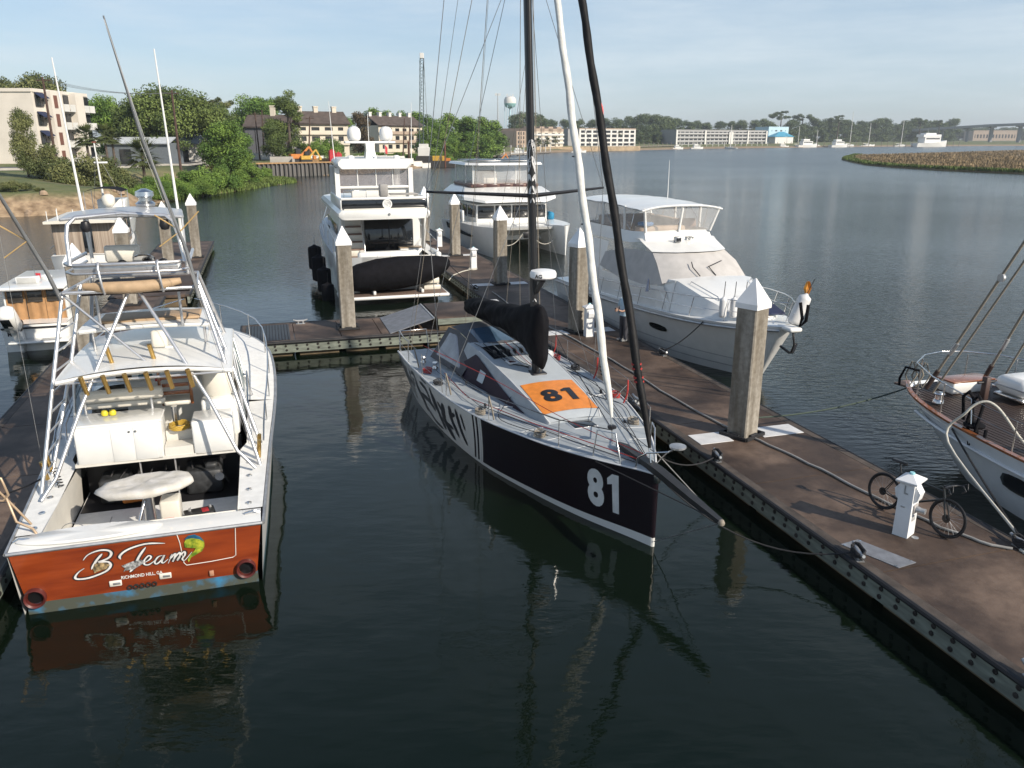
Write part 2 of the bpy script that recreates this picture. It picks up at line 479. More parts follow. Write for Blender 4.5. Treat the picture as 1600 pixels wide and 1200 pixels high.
gx = spaced(-900, -130, -14, 3600, 2.0); gy = spaced(15, 58, 200, 3200, 2.0, 1.12)
m_ = MB(); hs = [[ground_h(x, y) for x in gx] for y in gy]
ids = {}
for j, y in enumerate(gy):
    for i, x in enumerate(gx):
        ids[i, j] = len(m_.v); m_.v.append((x, y, hs[j][i]))
for j in range(len(gy) - 1):
    for i in range(len(gx) - 1):
        if max(hs[j][i], hs[j+1][i], hs[j][i+1], hs[j+1][i+1]) > -0.8:
            m_.f.append((ids[i, j], ids[i+1, j], ids[i+1, j+1], ids[i, j+1])); m_.mi.append(0)
def ground_material():
    m = bpy.data.materials.new('river_bank'); m.use_nodes = True
    t = m.node_tree; b = t.nodes['Principled BSDF']; b.inputs['Roughness'].default_value = 0.9
    co = t.nodes.new('ShaderNodeTexCoord'); g = t.nodes.new('ShaderNodeNewGeometry')
    n = t.nodes.new('ShaderNodeTexNoise'); n.inputs['Scale'].default_value = 0.25; n.inputs['Detail'].default_value = 8
    t.links.new(co.outputs['Object'], n.inputs['Vector'])
    gr = t.nodes.new('ShaderNodeValToRGB')
    gr.color_ramp.elements[0].color = (0.07, 0.10, 0.03, 1); gr.color_ramp.elements[0].position = 0.35
    gr.color_ramp.elements[1].color = (0.17, 0.16, 0.065, 1); gr.color_ramp.elements[1].position = 0.7
    t.links.new(n.outputs['Fac'], gr.inputs['Fac'])
    n2 = t.nodes.new('ShaderNodeTexNoise'); n2.inputs['Scale'].default_value = 1.3; n2.inputs['Detail'].default_value = 8
    t.links.new(co.outputs['Object'], n2.inputs['Vector'])
    sa = t.nodes.new('ShaderNodeValToRGB')
    sa.color_ramp.elements[0].color = (0.16, 0.105, 0.06, 1); sa.color_ramp.elements[0].position = 0.3
    sa.color_ramp.elements[1].color = (0.44, 0.32, 0.20, 1); sa.color_ramp.elements[1].position = 0.72
    t.links.new(n2.outputs['Fac'], sa.inputs['Fac'])
    # steep faces show sand and clay, the flat top grows grass
    sp = t.nodes.new('ShaderNodeSeparateXYZ'); t.links.new(g.outputs['Normal'], sp.inputs['Vector'])
    sl = t.nodes.new('ShaderNodeMapRange'); sl.inputs['From Min'].default_value = 0.90; sl.inputs['From Max'].default_value = 0.985
    t.links.new(sp.outputs['Z'], sl.inputs['Value'])
    sz = t.nodes.new('ShaderNodeSeparateXYZ'); t.links.new(g.outputs['Position'], sz.inputs['Vector'])
    hz = t.nodes.new('ShaderNodeMapRange'); hz.inputs['From Min'].default_value = 0.7; hz.inputs['From Max'].default_value = 1.5
    t.links.new(sz.outputs['Z'], hz.inputs['Value'])
    mu = t.nodes.new('ShaderNodeMath'); mu.operation = 'MULTIPLY'
    t.links.new(sl.outputs[0], mu.inputs[0]); t.links.new(hz.outputs[0], mu.inputs[1])
    mx = t.nodes.new('ShaderNodeMix'); mx.data_type = 'RGBA'
    t.links.new(mu.outputs[0], mx.inputs[0]); t.links.new(sa.outputs['Color'], mx.inputs[6]); t.links.new(gr.outputs['Color'], mx.inputs[7])
    t.links.new(mx.outputs[2], b.inputs['Base Color'])
    bp = t.nodes.new('ShaderNodeBump'); bp.inputs['Strength'].default_value = 0.8; bp.inputs['Distance'].default_value = 0.2
    t.links.new(n2.outputs['Fac'], bp.inputs['Height']); t.links.new(bp.outputs['Normal'], b.inputs['Normal'])
    return m
struct(m_.build('ground', ground_material(), smooth=60))

# road along the left bank with a pale kerb
def ribbon(pts, w, dz, name, m, h=None):
    mb = MB(); L = []; R = []
    for i, p in enumerate(pts):
        a = Vector(pts[max(0, i-1)]); c = Vector(pts[min(len(pts)-1, i+1)]); d = (c - a).normalized(); nrm = Vector((-d.y, d.x))
        for sgn, lst in ((1, L), (-1, R)):
            q = Vector(p) + nrm * (w/2) * sgn
            lst.append((q.x, q.y))
    n = len(pts); V = []
    for q in L + R: V.append((q[0], q[1], (h(*q) if h else ground_h(*q)) + dz))
    mb.add(V, [(i, i+1, n+i+1, n+i) for i in range(n-1)])
    return struct(mb.build(name, m))
ROADP = [(-110, 92), (-95, 97), (-82, 104), (-72, 112), (-66, 121), (-62, 132), (-60, 145), (-62, 160), (-70, 175), (-86, 190), (-110, 200)]
rp = []
for i in range(len(ROADP) - 1):
    for k in range(4): rp.append(tuple(lerp(ROADP[i][c], ROADP[i+1][c], k/4) for c in (0, 1)))
def road_h(x, y): return max(ground_h(x, y), 2.6)
ASPH = mat('asphalt', (0.10, 0.10, 0.105), 0.9, var=0.2, scale=1.0)
CONC = mat('pale_concrete', (0.36, 0.34, 0.31), 0.85, var=0.15, scale=0.8, bump=0.2, bscale=12)
ribbon(rp, 6.0, 0.16, 'road', ASPH, road_h)
kp = []
for i, p in enumerate(rp):
    a = Vector(rp[max(0, i-1)]); c = Vector(rp[min(len(rp)-1, i+1)]); d = (c - a).normalized()
    kp.append((p[0] + d.y * 3.2, p[1] - d.x * 3.2))
kb = MB()
for a, b in zip(kp, kp[1:]):
    kb.bar((a[0], a[1], road_h(*a) + 0.18), (b[0], b[1], road_h(*b) + 0.18), 0.35, 0.3)
struct(kb.build('road_kerb', CONC))

# ================================================================== marsh island on the right
ISL = [(116, 292), (107, 262), (100, 235), (98.5, 213), (101, 195), (108, 175), (122, 155), (170, 130), (260, 110), (420, 150), (560, 560), (357, 560), (210, 420), (150, 365), (126, 315)]
def in_poly(x, y, P):
    c = False; j = len(P) - 1
    for i in range(len(P)):
        if (P[i][1] > y) != (P[j][1] > y) and x < (P[j][0]-P[i][0])*(y-P[i][1])/(P[j][1]-P[i][1]) + P[i][0]: c = not c
        j = i
    return c
def edge_d(x, y, P):
    best = 1e18
    for (x0, y0), (x1, y1) in zip(P, P[1:] + P[:1]):
        dx, dy = x1-x0, y1-y0; t = max(0, min(1, ((x-x0)*dx + (y-y0)*dy)/(dx*dx+dy*dy)))
        best = min(best, (x-x0-t*dx)**2 + (y-y0-t*dy)**2)
    return math.sqrt(best)
MUD = mat('marsh_mat', (0.20, 0.15, 0.085), 0.95, var=0.3, scale=0.05, bump=1.0, bscale=0.5)
mi_ = MB(); mi_.prism(ISL, -0.5, 0.3)
struct(mi_.build('marsh_island', MUD))
GRB = mat('marsh_grass_brown', (0.21, 0.155, 0.085), 0.9, var=0.35, scale=0.06, detail=6)
GRG = mat('marsh_grass_green', (0.09, 0.13, 0.025), 0.85, var=0.35, scale=0.3)
def blade(mb, x, y, z, h, w):
    a = random.uniform(0, PI); lx, ly = random.uniform(-.25, .25)*h, random.uniform(-.25, .25)*h
    cx, cy = math.cos(a)*w/2, math.sin(a)*w/2
    mb.add([(x-cx, y-cy, z), (x+cx, y+cy, z), (x+lx+cx*.4, y+ly+cy*.4, z+h), (x+lx-cx*.4, y+ly-cy*.4, z+h)], [(0, 1, 2, 3)])
gb, gg = MB(), MB()
n = 0
rg = random.Random(5)
while n < 42000:
    k = rg.random() ** 1.6
    x = 98 + 330*k; y = 110 + rg.random()*(190 + 300*k)
    if not in_poly(x, y, ISL): continue
    n += 1; e = edge_d(x, y, ISL)
    if e < 3.2 + mnoise.noise(Vector((x*.1, y*.1, 3)))*1.5: blade(gg, x, y, .25, rg.uniform(.4, .8), rg.uniform(.2, .45))
    else: blade(gb, x, y, .25, rg.uniform(.6, 1.0), rg.uniform(.2, .55))
for k in range(9000):     # dense green fringe along the water
    i = rg.choice([0, 1, 2, 3, 4, 4, 5, 5, 13, 14]); a = ISL[i]; b = ISL[(i+1) % len(ISL)]; t = rg.random()
    x = lerp(a[0], b[0], t); y = lerp(a[1], b[1], t); x += abs(rg.gauss(0, 1.6)) + .1; y += rg.gauss(0, .6)
    if in_poly(x, y, ISL): blade(gg, x, y, .2, rg.uniform(.4, .85), rg.uniform(.25, .6))
o = gb.build('marsh_grass', GRB, kind='stuff', recalc=False); tag(o, 'brown dry marsh grass covering the low island on the right', 'grass')
o = gg.build('marsh_grass', GRG, kind='stuff', recalc=False); tag(o, 'green grass fringe along the edge of the marsh island', 'grass')
# marsh grass on the mud flat of the left bank
gl = MB(); n = 0
while n < 9000:
    x = rg.uniform(-58, -30); y = rg.uniform(80, 160); d = shore_dist(x, y)
    if d < -0.3 or d > 7.5 or y < 99: continue
    n += 1; blade(gl, x, y, max(0, ground_h(x, y)) - .05, rg.uniform(.25, .6), rg.uniform(.15, .35))
o = gl.build('marsh_grass', GRG, kind='stuff', recalc=False); tag(o, 'bright green marsh grass on the mud flat of the left bank', 'grass')
# broken rocks and sand clods along the bluff foot
ROCK = mat('bank_rock', (0.30, 0.22, 0.15), 0.9, var=0.3, scale=1.5, bump=0.5, bscale=8)
rk = MB()
for k in range(260):
    x = rg.uniform(-60, -38); y = rg.uniform(74, 135); d = shore_dist(x, y)
    if y < 93 and not (0.2 < d < 3.5): continue
    if y >= 93 and not (7.0 < d < 10.5): continue
    r = rg.uniform(.15, .55)
    z = ground_h(x, y); pts = []
    for a in range(6):
        q = r * rg.uniform(.7, 1.2); pts.append((x + q*math.cos(a*PI/3), y + q*math.sin(a*PI/3), z - .1))
    rk.loft([pts, [(x + (p[0]-x)*.85, y + (p[1]-y)*.85, z + r*.4) for p in pts], [(x + (p[0]-x)*.4, y + (p[1]-y)*.4, z + r*.75) for p in pts]])
o = rk.build('bank_rocks', ROCK, kind='stuff'); tag(o, 'broken tan rocks strewn along the foot of the left bank', 'rocks')
# ================================================================== docks
DZ = 0.55
SLAB = mat('dock_concrete', (0.088, 0.056, 0.039), 0.65, var=0.3, scale=0.7, bump=0.25, bscale=25, col2=(0.175, 0.12, 0.086), detail=9)
stain(SLAB, .55, (.42, .39, .37)); stain(SLAB, 3.5, (.75, .72, .7), .35, .55)
SLABW = mat('dock_concrete_pale', (0.24, 0.22, 0.20), 0.8, var=0.25, scale=0.9, bump=0.2, bscale=25)
WALER = mat('grey_green_timber', (0.17, 0.19, 0.16), 0.8, var=0.3, scale=2, stretch=(1, 1, 6), bump=0.3, bscale=20)
EDGET = mat('dark_edge_timber', (0.07, 0.055, 0.045), 0.8, var=0.4, scale=3, bump=0.4, bscale=25)
FLOAT = mat('float_concrete', (0.13, 0.095, 0.055), 0.8, var=0.4, scale=1.5, bump=0.3, bscale=14)
BOLT = mat('rusty_bolt', (0.035, 0.03, 0.028), 0.6, metal=0.4, var=0.3)
PADW = mat('white_pile_plate', (0.60, 0.60, 0.60), 0.6, var=0.1, scale=3, bump=0.15, bscale=30)
GALV = mat('galvanised', (0.42, 0.43, 0.44), 0.45, metal=0.7, var=0.15, scale=6)
def dock(label, v0, v1, u0, u1, joints, edges='LRNF', rot=False):
    """deck panels between the joints; edges get plank, rubber strip, waler with bolts"""
    t = thing('floating_dock', label, 'dock', Mx((v0+v1)/2, (u0+u1)/2, 0), PHI)
    cx, cy = (v0+v1)/2, (u0+u1)/2
    js = joints
    for a, b in zip(js, js[1:]):
        mb = MB(); g = 0.012
        if rot: mb.box(((a+b)/2 - cx, 0, DZ-.06), (b-a-2*g, u1-u0-.36, .12))
        else: mb.box((0, (a+b)/2 - cy, DZ-.06), (v1-v0-.36, b-a-2*g, .12))
        mb.build('slab', SLAB, t)
    fl = MB(); 
    for a, b in zip(js, js[1:]):
        if rot: fl.box(((a+b)/2 - cx, 0, .0), (b-a-.25, u1-u0-.34, .84))
        else: fl.box((0, (a+b)/2 - cy, .0), (v1-v0-.34, b-a-.25, .84))
    fl.build('float', FLOAT, t)
    hx, hy = (v1-v0)/2, (u1-u0)/2
    segs = {'L': ((-hx, -hy), (-hx, hy), (-1, 0)), 'R': ((hx, -hy), (hx, hy), (1, 0)), 'N': ((-hx, -hy), (hx, -hy), (0, -1)), 'F': ((-hx, hy), (hx, hy), (0, 1))}
    for e in edges:
        (ax, ay), (bx, by), (nx, ny) = segs[e]
        P0 = Vector((ax, ay, 0)); P1 = Vector((bx, by, 0)); N = Vector((nx, ny, 0)); L = (P1-P0).length
        if e in 'NF': P0.x += .19; P1.x -= .19
        mb = MB(); mb.bar(P0 - N*.095 + Vector((0, 0, DZ-.05)), P1 - N*.095 + Vector((0, 0, DZ-.05)), .168, .11)
        mb.build('edge_plank', EDGET, t)
        mb = MB(); mb.tube([P0 + N*.02 + Vector((0, 0, DZ-.035)), P1 + N*.02 + Vector((0, 0, DZ-.035))], .052, 8)
        mb.build('rubber_strip', RUBBER, t, smooth=40)
        mb = MB(); mb.bar(P0 - N*.06 + Vector((0, 0, .30)), P1 - N*.06 + Vector((0, 0, .30)), .10, .30)
        mb.build('waler', WALER, t)
        bo = MB(); k = .2; i = 0; R = N.to_track_quat('Z', 'Y').to_matrix()
        D = (P1-P0).normalized()
        while k < L - .2:
            for zz in ((.39, .24) if i % 2 else (.40, .27)):
                bo.lathe([(.042, -.01), (.042, .018), (.03, .026), (.0, .026)], P0 + D*(k + (0 if zz > .3 else .02)) - N*.01 + Vector((0, 0, zz)), 7, R)
            k += .36; i += 1
        ob = bo.build('bolt', BOLT, t); ob['kind'] = 'stuff'
    return t
VL, VR = 8.865, 12.01
def frange(a, b, st):
    o = [a]
    while o[-1] + st < b - .4: o.append(o[-1] + st)
    return o + [b]
dock('long brown concrete main dock running from lower right to the far pilings', VL, VR, 2.0, 70.0, frange(2.0, 70.0, 3.62), 'LRF')
dock('concrete finger dock with a ramp plate behind the racing sailboat', -1.2, 8.66, 27.9, 30.9, [-1.2, .6, 2.2, 3.6, 5.2, 6.75, 8.66], 'NFL', rot=True)
dock('concrete dock on the left beside the wooden transom boat', -6.75, -4.62, 4.0, 38.0, frange(4.0, 38.0, 3.4), 'LR')
dock('wide dock head at the far end behind the white tower', -6.9, -3.6, 38.2, 58.5, frange(38.2, 58.5, 3.4), 'LRF')

PILEC = mat('pile_concrete', (0.31, 0.285, 0.245), 0.85, var=0.18, scale=1.6, stretch=(2, 2, .5), bump=0.3, bscale=20)
stain(PILEC, 1.2, (.6, .57, .52), .38, .58, (2.5, 2.5, .35)); stain(PILEC, 9, (.78, .76, .74), .4, .6)
CAPW = mat('pile_cap_white', (0.78, 0.78, 0.78), 0.4, var=0.05)
def piling(loc, rz, top, w, label):
    t = thing('dock_piling', label, 'piling', loc, rz, 'square concrete dock pilings')
    x, y, z0 = loc
    mb = MB(); mb.cbox((0, 0, (top-.45-1.6)/2), (w, w, top-.45+1.6), .03, n=1)
    mb.build('shaft', PILEC, t)
    c = MB(); k = w/2 + .025; zb = top - .52
    ring = lambda r, z: [(r, r, z), (-r, r, z), (-r, -r, z), (r, -r, z)]
    c.loft([ring(k, zb-.02), ring(k, zb+.10), ring(.012, top+.12)])
    c.build('cap', CAPW, t)
    g = MB()
    r = w/2 + .10
    for sx, sy in ((1, 0), (-1, 0), (0, 1), (0, -1)):
        g.bar((sx*r - sy*r, sy*r - sx*r, DZ+.05), (sx*r + sy*r, sy*r + sx*r, DZ+.05), .06, .07)
        g.tube([(sx*(w/2+.045) - sy*.12, sy*(w/2+.045) - sx*.12, DZ+.07), (sx*(w/2+.045) + sy*.12, sy*(w/2+.045) + sx*.12, DZ+.07)], .045, 8)
    g.build('guide_roller', RUBBER, t)
    return t
PW = 0.52
def pv(x, y): return (x*UB[0] + y*UB[1], x*UA[0] + y*UA[1])
piling((5.43, 17.72, 0), PHI+.42, 4.15, PW, 'nearest tall concrete piling with white cap on the main dock')
piling((2.37, 28.3, 0), PHI+.3, 4.15, PW, 'concrete piling just behind the furled white sail')
piling((-0.56, 38.2, 0), PHI+.1, 4.12, PW, 'concrete piling left of the black mast before the catamaran bow')
piling((-3.38, 48.0, 0), PHI, 4.08, PW, 'concrete piling between motor yacht and catamaran')
piling((-6.05, 28.85, 0), PHI, 4.15, PW, 'concrete piling standing in the finger dock before the motor yacht')
piling((-5.85, 54.6, 0), PHI, 4.08, PW, 'far concrete piling half hidden behind the motor yacht')
for lab, px in (('leftmost white capped piling on the left dock', (-5.7, 27.2)), ('second piling of the left dock seen through the tower', (-5.75, 36.4)),
                ('third piling of the left dock right of the trawler', (-5.0, 44.6)), ('far right piling of the left dock before the marsh grass', (-4.1, 50.5))):
    piling(Mx(px[0], px[1], 0), PHI, 4.1, PW, lab)
def pad(v, u, w, d, label, rz=0):
    mb = MB(); mb.cbox((0, 0, .007), (w, d, .014), .006, n=1)
    o = mb.build('pile_plate', PADW); o.location = Mx(v, u, DZ+.001); o.rotation_euler = (0, 0, PHI+rz)
    tag(o, label, 'plate', 'white plates beside the pilings')
for (x, y), lab in (((5.43, 17.72), 'nearest piling'), ((2.37, 28.3), 'piling behind the white sail'), ((-.56, 38.2), 'piling before the catamaran bow'), ((-3.38, 48.0), 'piling beside the motor yacht')):
    v, u = pv(x, y)
    pad((VL+.2+v-.40)/2, u, (v-.40) - (VL+.2), .62, 'white plate on the dock left of the ' + lab)
    pad((VR-.2+v+.40)/2, u, (VR-.2) - (v+.40), .62, 'white plate on the dock right of the ' + lab)
# ================================================================== vegetation
def leafmat(name, col, var=0.3):
    m = mat(name, col, 0.65, var=var, scale=0.35, detail=4, spec=0.25)
    b = m.node_tree.nodes['Principled BSDF']
    b.inputs['Subsurface Weight'].default_value = 0.0
    return m
LF_OAK = [leafmat('oak_leaf', (0.085, 0.12, 0.034)), leafmat('oak_leaf_light', (0.14, 0.185, 0.05))]
LF_GRN = [leafmat('green_leaf', (0.08, 0.145, 0.028)), leafmat('green_leaf_light', (0.15, 0.235, 0.045))]
LF_OLV = [leafmat('olive_leaf', (0.085, 0.105, 0.036)), leafmat('olive_leaf_light', (0.15, 0.16, 0.06))]
LF_FAR = [leafmat('far_leaf', (0.075, 0.105, 0.05)), leafmat('far_leaf_light', (0.115, 0.15, 0.062))]
LF_BRN = [leafmat('brown_leaf', (0.085, 0.062, 0.035)), leafmat('brown_leaf_light', (0.11, 0.085, 0.045))]
BARK = mat('bark', (0.09, 0.07, 0.055), 0.9, var=0.3, scale=2, bump=0.5, bscale=10)
VARI = {}
def leaf_card(mb, p, nrm, s, r):
    t = nrm.cross(Vector((r.gauss(0, 1), r.gauss(0, 1), r.gauss(0, 1))))
    if t.length < 1e-3: t = Vector((1, 0, 0))
    t.normalize(); b = nrm.cross(t)
    a = s * r.uniform(.6, 1.2); c = s * r.uniform(.35, .7)
    mb.add([p - t*a, p + b*c*.8 + nrm*s*.15, p + t*a, p - b*c*.8 - nrm*s*.1], [(0, 1, 2, 3)])
def crown(kind, seed):
    """returns (crown mesh builder, trunk builder, height)"""
    r = random.Random(seed); mb = MB(); tr = MB(); lobes = []
    if kind == 'oak':            # broad spreading crown, height 14
        H = 14.0
        for k in range(62):
            a = r.uniform(0, 2*PI); q = r.uniform(0, 1) ** .5 * 7.7
            z = 5.6 + 6.4*math.sqrt(max(0, 1 - (q/8.6)**2)) * r.uniform(.1, 1.0)
            lobes.append((Vector((q*math.cos(a), q*math.sin(a), z)), r.uniform(1.3, 2.4)))
        for k in range(16):
            a = k*2*PI/16 + r.uniform(-.2, .2); q = r.uniform(5.2, 8.0)
            lobes.append((Vector((q*math.cos(a), q*math.sin(a), r.uniform(3.6, 6.4))), r.uniform(1.1, 1.9)))
        N, s = 30000, .24; th, tw = 5.5, .62
    elif kind == 'round':
        H = 12.0
        for k in range(42):
            a = r.uniform(0, 2*PI); z = r.uniform(2.2, 10.6); q = 3.3*math.sqrt(max(.05, 1 - ((z-6.2)/5.2)**2)) * r.uniform(.15, 1)
            lobes.append((Vector((q*math.cos(a), q*math.sin(a), z)), r.uniform(1.1, 1.8)))
        N, s = 15000, .21; th, tw = 6.0, .32
    elif kind == 'tall':         # narrow cedar-like crown
        H = 15.0
        for k in range(46):
            z = r.uniform(1.2, 14.2); q = interp([(1, 2.6), (4, 3.3), (8, 2.5), (12, 1.9), (14.5, .4)], z) * r.uniform(.45, 1); a = r.uniform(0, 2*PI)
            lobes.append((Vector((q*math.cos(a), q*math.sin(a), z)), r.uniform(.8, 1.5)))
        N, s = 15000, .2; th, tw = 11, .35
    elif kind == 'pine':         # bare trunk, flat umbrella top
        H = 15.0
        for k in range(16):
            a = r.uniform(0, 2*PI); q = r.uniform(0, 1)**.6 * 3.6
            lobes.append((Vector((q*math.cos(a), q*math.sin(a), r.uniform(11.2, 14.4) - q*.35)), r.uniform(.5, 1.0)))
        N, s = 5000, .18; th, tw = 13, .26
    elif kind == 'shrub':
        H = 4.0
        for k in range(26):
            a = r.uniform(0, 2*PI); q = r.uniform(0, 1)**.5 * 2.3
            lobes.append((Vector((q*math.cos(a), q*math.sin(a), .5 + r.uniform(0, 2.6)*(1 - (q/3)**2))), r.uniform(.5, 1.0)))
        N, s = 9500, .115; th, tw = 1.6, .12
    else:                        # 'far': coarse broad crown
        H = 15.0
        for k in range(38):
            a = r.uniform(0, 2*PI); z = r.uniform(1.2, 13.6); q = interp([(1, 4.6), (6, 5.4), (10, 4.4), (14, 1.4)], z) * r.uniform(.1, 1)
            lobes.append((Vector((q*math.cos(a), q*math.sin(a), z)), r.uniform(1.2, 2.3)))
        N, s = 6500, .38; th, tw = 6, .4
    wsum = [l[1]**2 for l in lobes]; tot = sum(wsum)
    for (c, rad), w in zip(lobes, wsum):
        k = int(N*w/tot); mb.cur = 1 if r.random() < .45 else 0
        sq = r.uniform(.62, .85)
        for i in range(k):
            d = Vector((r.gauss(0, 1), r.gauss(0, 1), r.gauss(0, 1))).normalized()
            rr = rad * r.uniform(.25, 1.35) ** .6
            p = c + Vector((d.x*rr, d.y*rr, d.z*rr*sq))
            nn = (d + Vector((r.gauss(0, .9), r.gauss(0, .9), r.gauss(0, .9) + .3))).normalized()
            leaf_card(mb, p, nn, s, r)
    tr.tube([(0, 0, -.5), (r.uniform(-.1, .1), r.uniform(-.1, .1), th*.35), (r.uniform(-.25, .25), r.uniform(-.25, .25), th*.7), (0, 0, th)], [tw*1.15, tw*.9, tw*.7, tw*.35], 7)
    for c, rad in lobes[::5]:
        z0 = th * r.uniform(.45, .95) if kind != 'pine' else th*.85
        mid = Vector((c.x*.5, c.y*.5, lerp(z0, c.z, .6)))
        tr.tube([(0, 0, min(z0, c.z*.9)), mid, c], [tw*.35, tw*.2, tw*.06], 5)
    return mb, tr, H
def tree_proto(kind, pal, seed):
    key = (kind, pal, seed)
    if key not in VARI:
        mb, tr, H = crown(kind, seed)
        ms = {'oak': LF_OAK, 'grn': LF_GRN, 'olv': LF_OLV, 'far': LF_FAR, 'brn': LF_BRN}[pal]
        me = []
        for b, nm, mm in ((mb, 'crown', ms), (tr, 'trunk', BARK)):
            o = b.build(nm, mm, recalc=(nm == 'trunk'), smooth=(50 if nm == 'trunk' else 0)); me.append(o.data); bpy.data.objects.remove(o)
        VARI[key] = (me[0], me[1], H)
    return VARI[key]
C_P, S_P = math.cos(PITCH), math.sin(PITCH)
def at_depth(px, py, Y):
    """world point seen at a photo pixel when it stands Y metres ahead"""
    u, v = (px-800)/FPX, (py-600)/FPX
    d = (u, C_P - v*S_P, -S_P - v*C_P); t = Y/d[1]
    return Vector((t*d[0], Y, CAM_H + t*d[2]))
def tree(kind, pal, px, Y, top, label, group=None, wide=1.0, seed=None, name=None, rr=random.Random(3)):
    seed = seed if seed is not None else rr.choice((1, 2, 3))
    cm, tm, H = tree_proto(kind, pal, seed)
    p = at_depth(px, top, Y); gz = max(0.2, ground_h(p.x, Y))
    k = max(.15, (p.z - gz) / H)
    t = thing(name or {'shrub': 'shrub', 'pine': 'pine_tree', 'oak': 'oak_tree', 'tall': 'cedar_tree'}.get(kind, 'tree'), label, 'shrub' if kind == 'shrub' else 'tree', (p.x, Y, gz - .05), rr.uniform(0, 6.28), group)
    t.scale = (k*wide, k*wide, k)
    for nm, me in (('crown', cm), ('trunk', tm)):
        o = bpy.data.objects.new(nm, me); COL.objects.link(o); o.parent = t
    return t
ORD = 'leftmost second third fourth fifth sixth seventh eighth ninth tenth eleventh twelfth thirteenth fourteenth fifteenth sixteenth seventeenth eighteenth nineteenth'.split()
ORD += ['twentieth'] + ['twenty-' + k for k in 'first second third fourth fifth sixth seventh eighth ninth'.split()] + ['thirtieth']
def number_row(group):
    """labels of look-alikes in one row say which one it is, counted from the left of the photo"""
    os_ = sorted([o for o in COL.objects if o.get('group') == group], key=lambda o: o.location.x/o.location.y)
    for k, o in enumerate(os_): o['label'] = o['label'] + ', ' + (ORD[k] if k == 0 else ORD[k] + ' from the left')
def palm(px, Y, top, label, seed=1, wide=1.0):
    r = random.Random(seed); p = at_depth(px, top, Y); gz = ground_h(p.x, Y); H = p.z - gz
    t = thing('palm_tree', label, 'palm tree', (p.x, Y, gz-.05), r.uniform(0, 6))
    tb = MB(); th = max(.6, H - 1.5*wide)
    tb.tube([(0, 0, -.3), (.05, .03, th*.5), (0, .06, th)], [.24, .19, .17], 8); tb.build('trunk', BARK, t, smooth=50)
    fr = MB()
    for k in range(60):
        a = k*2.4; el = r.uniform(-.7, 1.3); L = r.uniform(1.2, 1.7)*wide
        d = Vector((math.cos(a)*math.cos(el), math.sin(a)*math.cos(el), math.sin(el))); base = Vector((0, .06, th)); sd_ = d.cross(Vector((0, 0, 1))).normalized()
        tip = base + d*L*.6
        for j in range(9):          # fan of leaf fingers
            b = (j-4)*.28; dd = (d*math.cos(b) + sd_*math.sin(b)); e = tip + dd*L*.55 - Vector((0, 0, .25*L*abs(b)*.5 + .12))
            w = d.cross(dd) if abs(b) > .01 else Vector((0, 0, 1)); q = sd_*.15
            fr.add([tip - q, tip + q, e], [(0, 1, 2)])
        fr.tube([base, tip], .02, 3)
    fr.build('fronds', LF_OLV[0], t, recalc=False)
    return t
# left bank, front to back
B_ = 'bushes along the left bank'
tree('shrub', 'olv', 22, 84, 276, 'low green bush on top of the sandy bluff at the left edge', wide=1.6)
tree('shrub', 'olv', 62, 84, 302, 'small scrub clinging to the edge of the sandy bluff', wide=1.3)
tree('round', 'olv', 26, 100, 166, 'slender young tree before the white apartment building', wide=.62)
tree('shrub', 'olv', 72, 100, 212, 'olive bush between the young tree and the leaning pole', wide=.8)
for i, (px, Y, top, w) in enumerate(((118, 98, 222, .9), (150, 100, 228, .85), (96, 96, 262, .9), (178, 101, 250, .8))):
    tree('shrub', 'olv', px, Y, top, 'large olive green bush in the thicket behind the small mast', B_ + ', thicket', wide=w)
for i, (px, Y, top, w) in enumerate(((232, 104, 268, 1.0), (200, 103, 275, .9), (262, 107, 262, 1.0), (292, 108, 258, .9), (316, 109, 248, 1.0), (212, 100, 285, .9), (345, 118, 250, 1.0), (190, 94, 282, 1.0), (222, 96, 280, 1.0), (252, 99, 278, 1.0), (283, 102, 274, 1.0), (312, 106, 268, 1.0), (165, 92, 285, .9), (386, 132, 248, 1.0), (410, 146, 255, .9))):
    tree('shrub', 'grn', px, Y, top, 'dense green bush on the slope above the marsh grass', B_ + ', slope', wide=w)
tree('round', 'grn', 345, 132, 184, 'full green tree standing on the bank left of the sheet piling', wide=1.15, seed=2)
tree('round', 'grn', 372, 136, 205, 'lower green tree leaning over the bank beside the lawn', wide=.95, seed=3)
tree('oak', 'oak', 262, 160, 122, 'huge spreading live oak behind the road', wide=1.02, seed=1)
tree('oak', 'oak', 222, 172, 140, 'darker live oak left of the huge spreading one', wide=.8, seed=2)
tree('oak', 'oak', 318, 176, 150, 'live oak on the right shoulder of the huge spreading one', wide=.8, seed=3)
tree('pine', 'olv', 343, 190, 147, 'pale umbrella pine rising right of the live oak', wide=1.0, seed=1)
tree('round', 'grn', 155, 168, 140, 'bright green tree right of the white apartment building', wide=.8, seed=1)
tree('round', 'grn', 176, 172, 160, 'smaller green tree between apartment building and live oak', wide=.9, seed=3)
for px, top in ((8, 118), (40, 110), (66, 116)):
    tree('round', 'olv', px, 185, top, 'thin leafed tree showing above the roof of the white apartment building', 'trees behind the apartment building', wide=.9)
palm(130, 122, 192, 'cabbage palm at the right corner of the white apartment building', 2, 1.3)
palm(160, 132, 192, 'cabbage palm left of the grey shed', 3, 1.2)
palm(172, 138, 198, 'shorter palm beside the grey shed', 4, 1.1)
palm(218, 112, 212, 'stout bushy palm in front of the road', 5, 1.7)
tree('tall', 'oak', 446, 180, 139, 'tall dark cedar in front of the beige townhouse', wide=1.1, seed=1)
tree('round', 'oak', 425, 178, 182, 'dark round tree joined to the left side of the tall cedar', wide=1.0, seed=2)
tree('round', 'grn', 392, 235, 142, 'dark green tree above the grey townhouse roof', wide=1.2, seed=1)
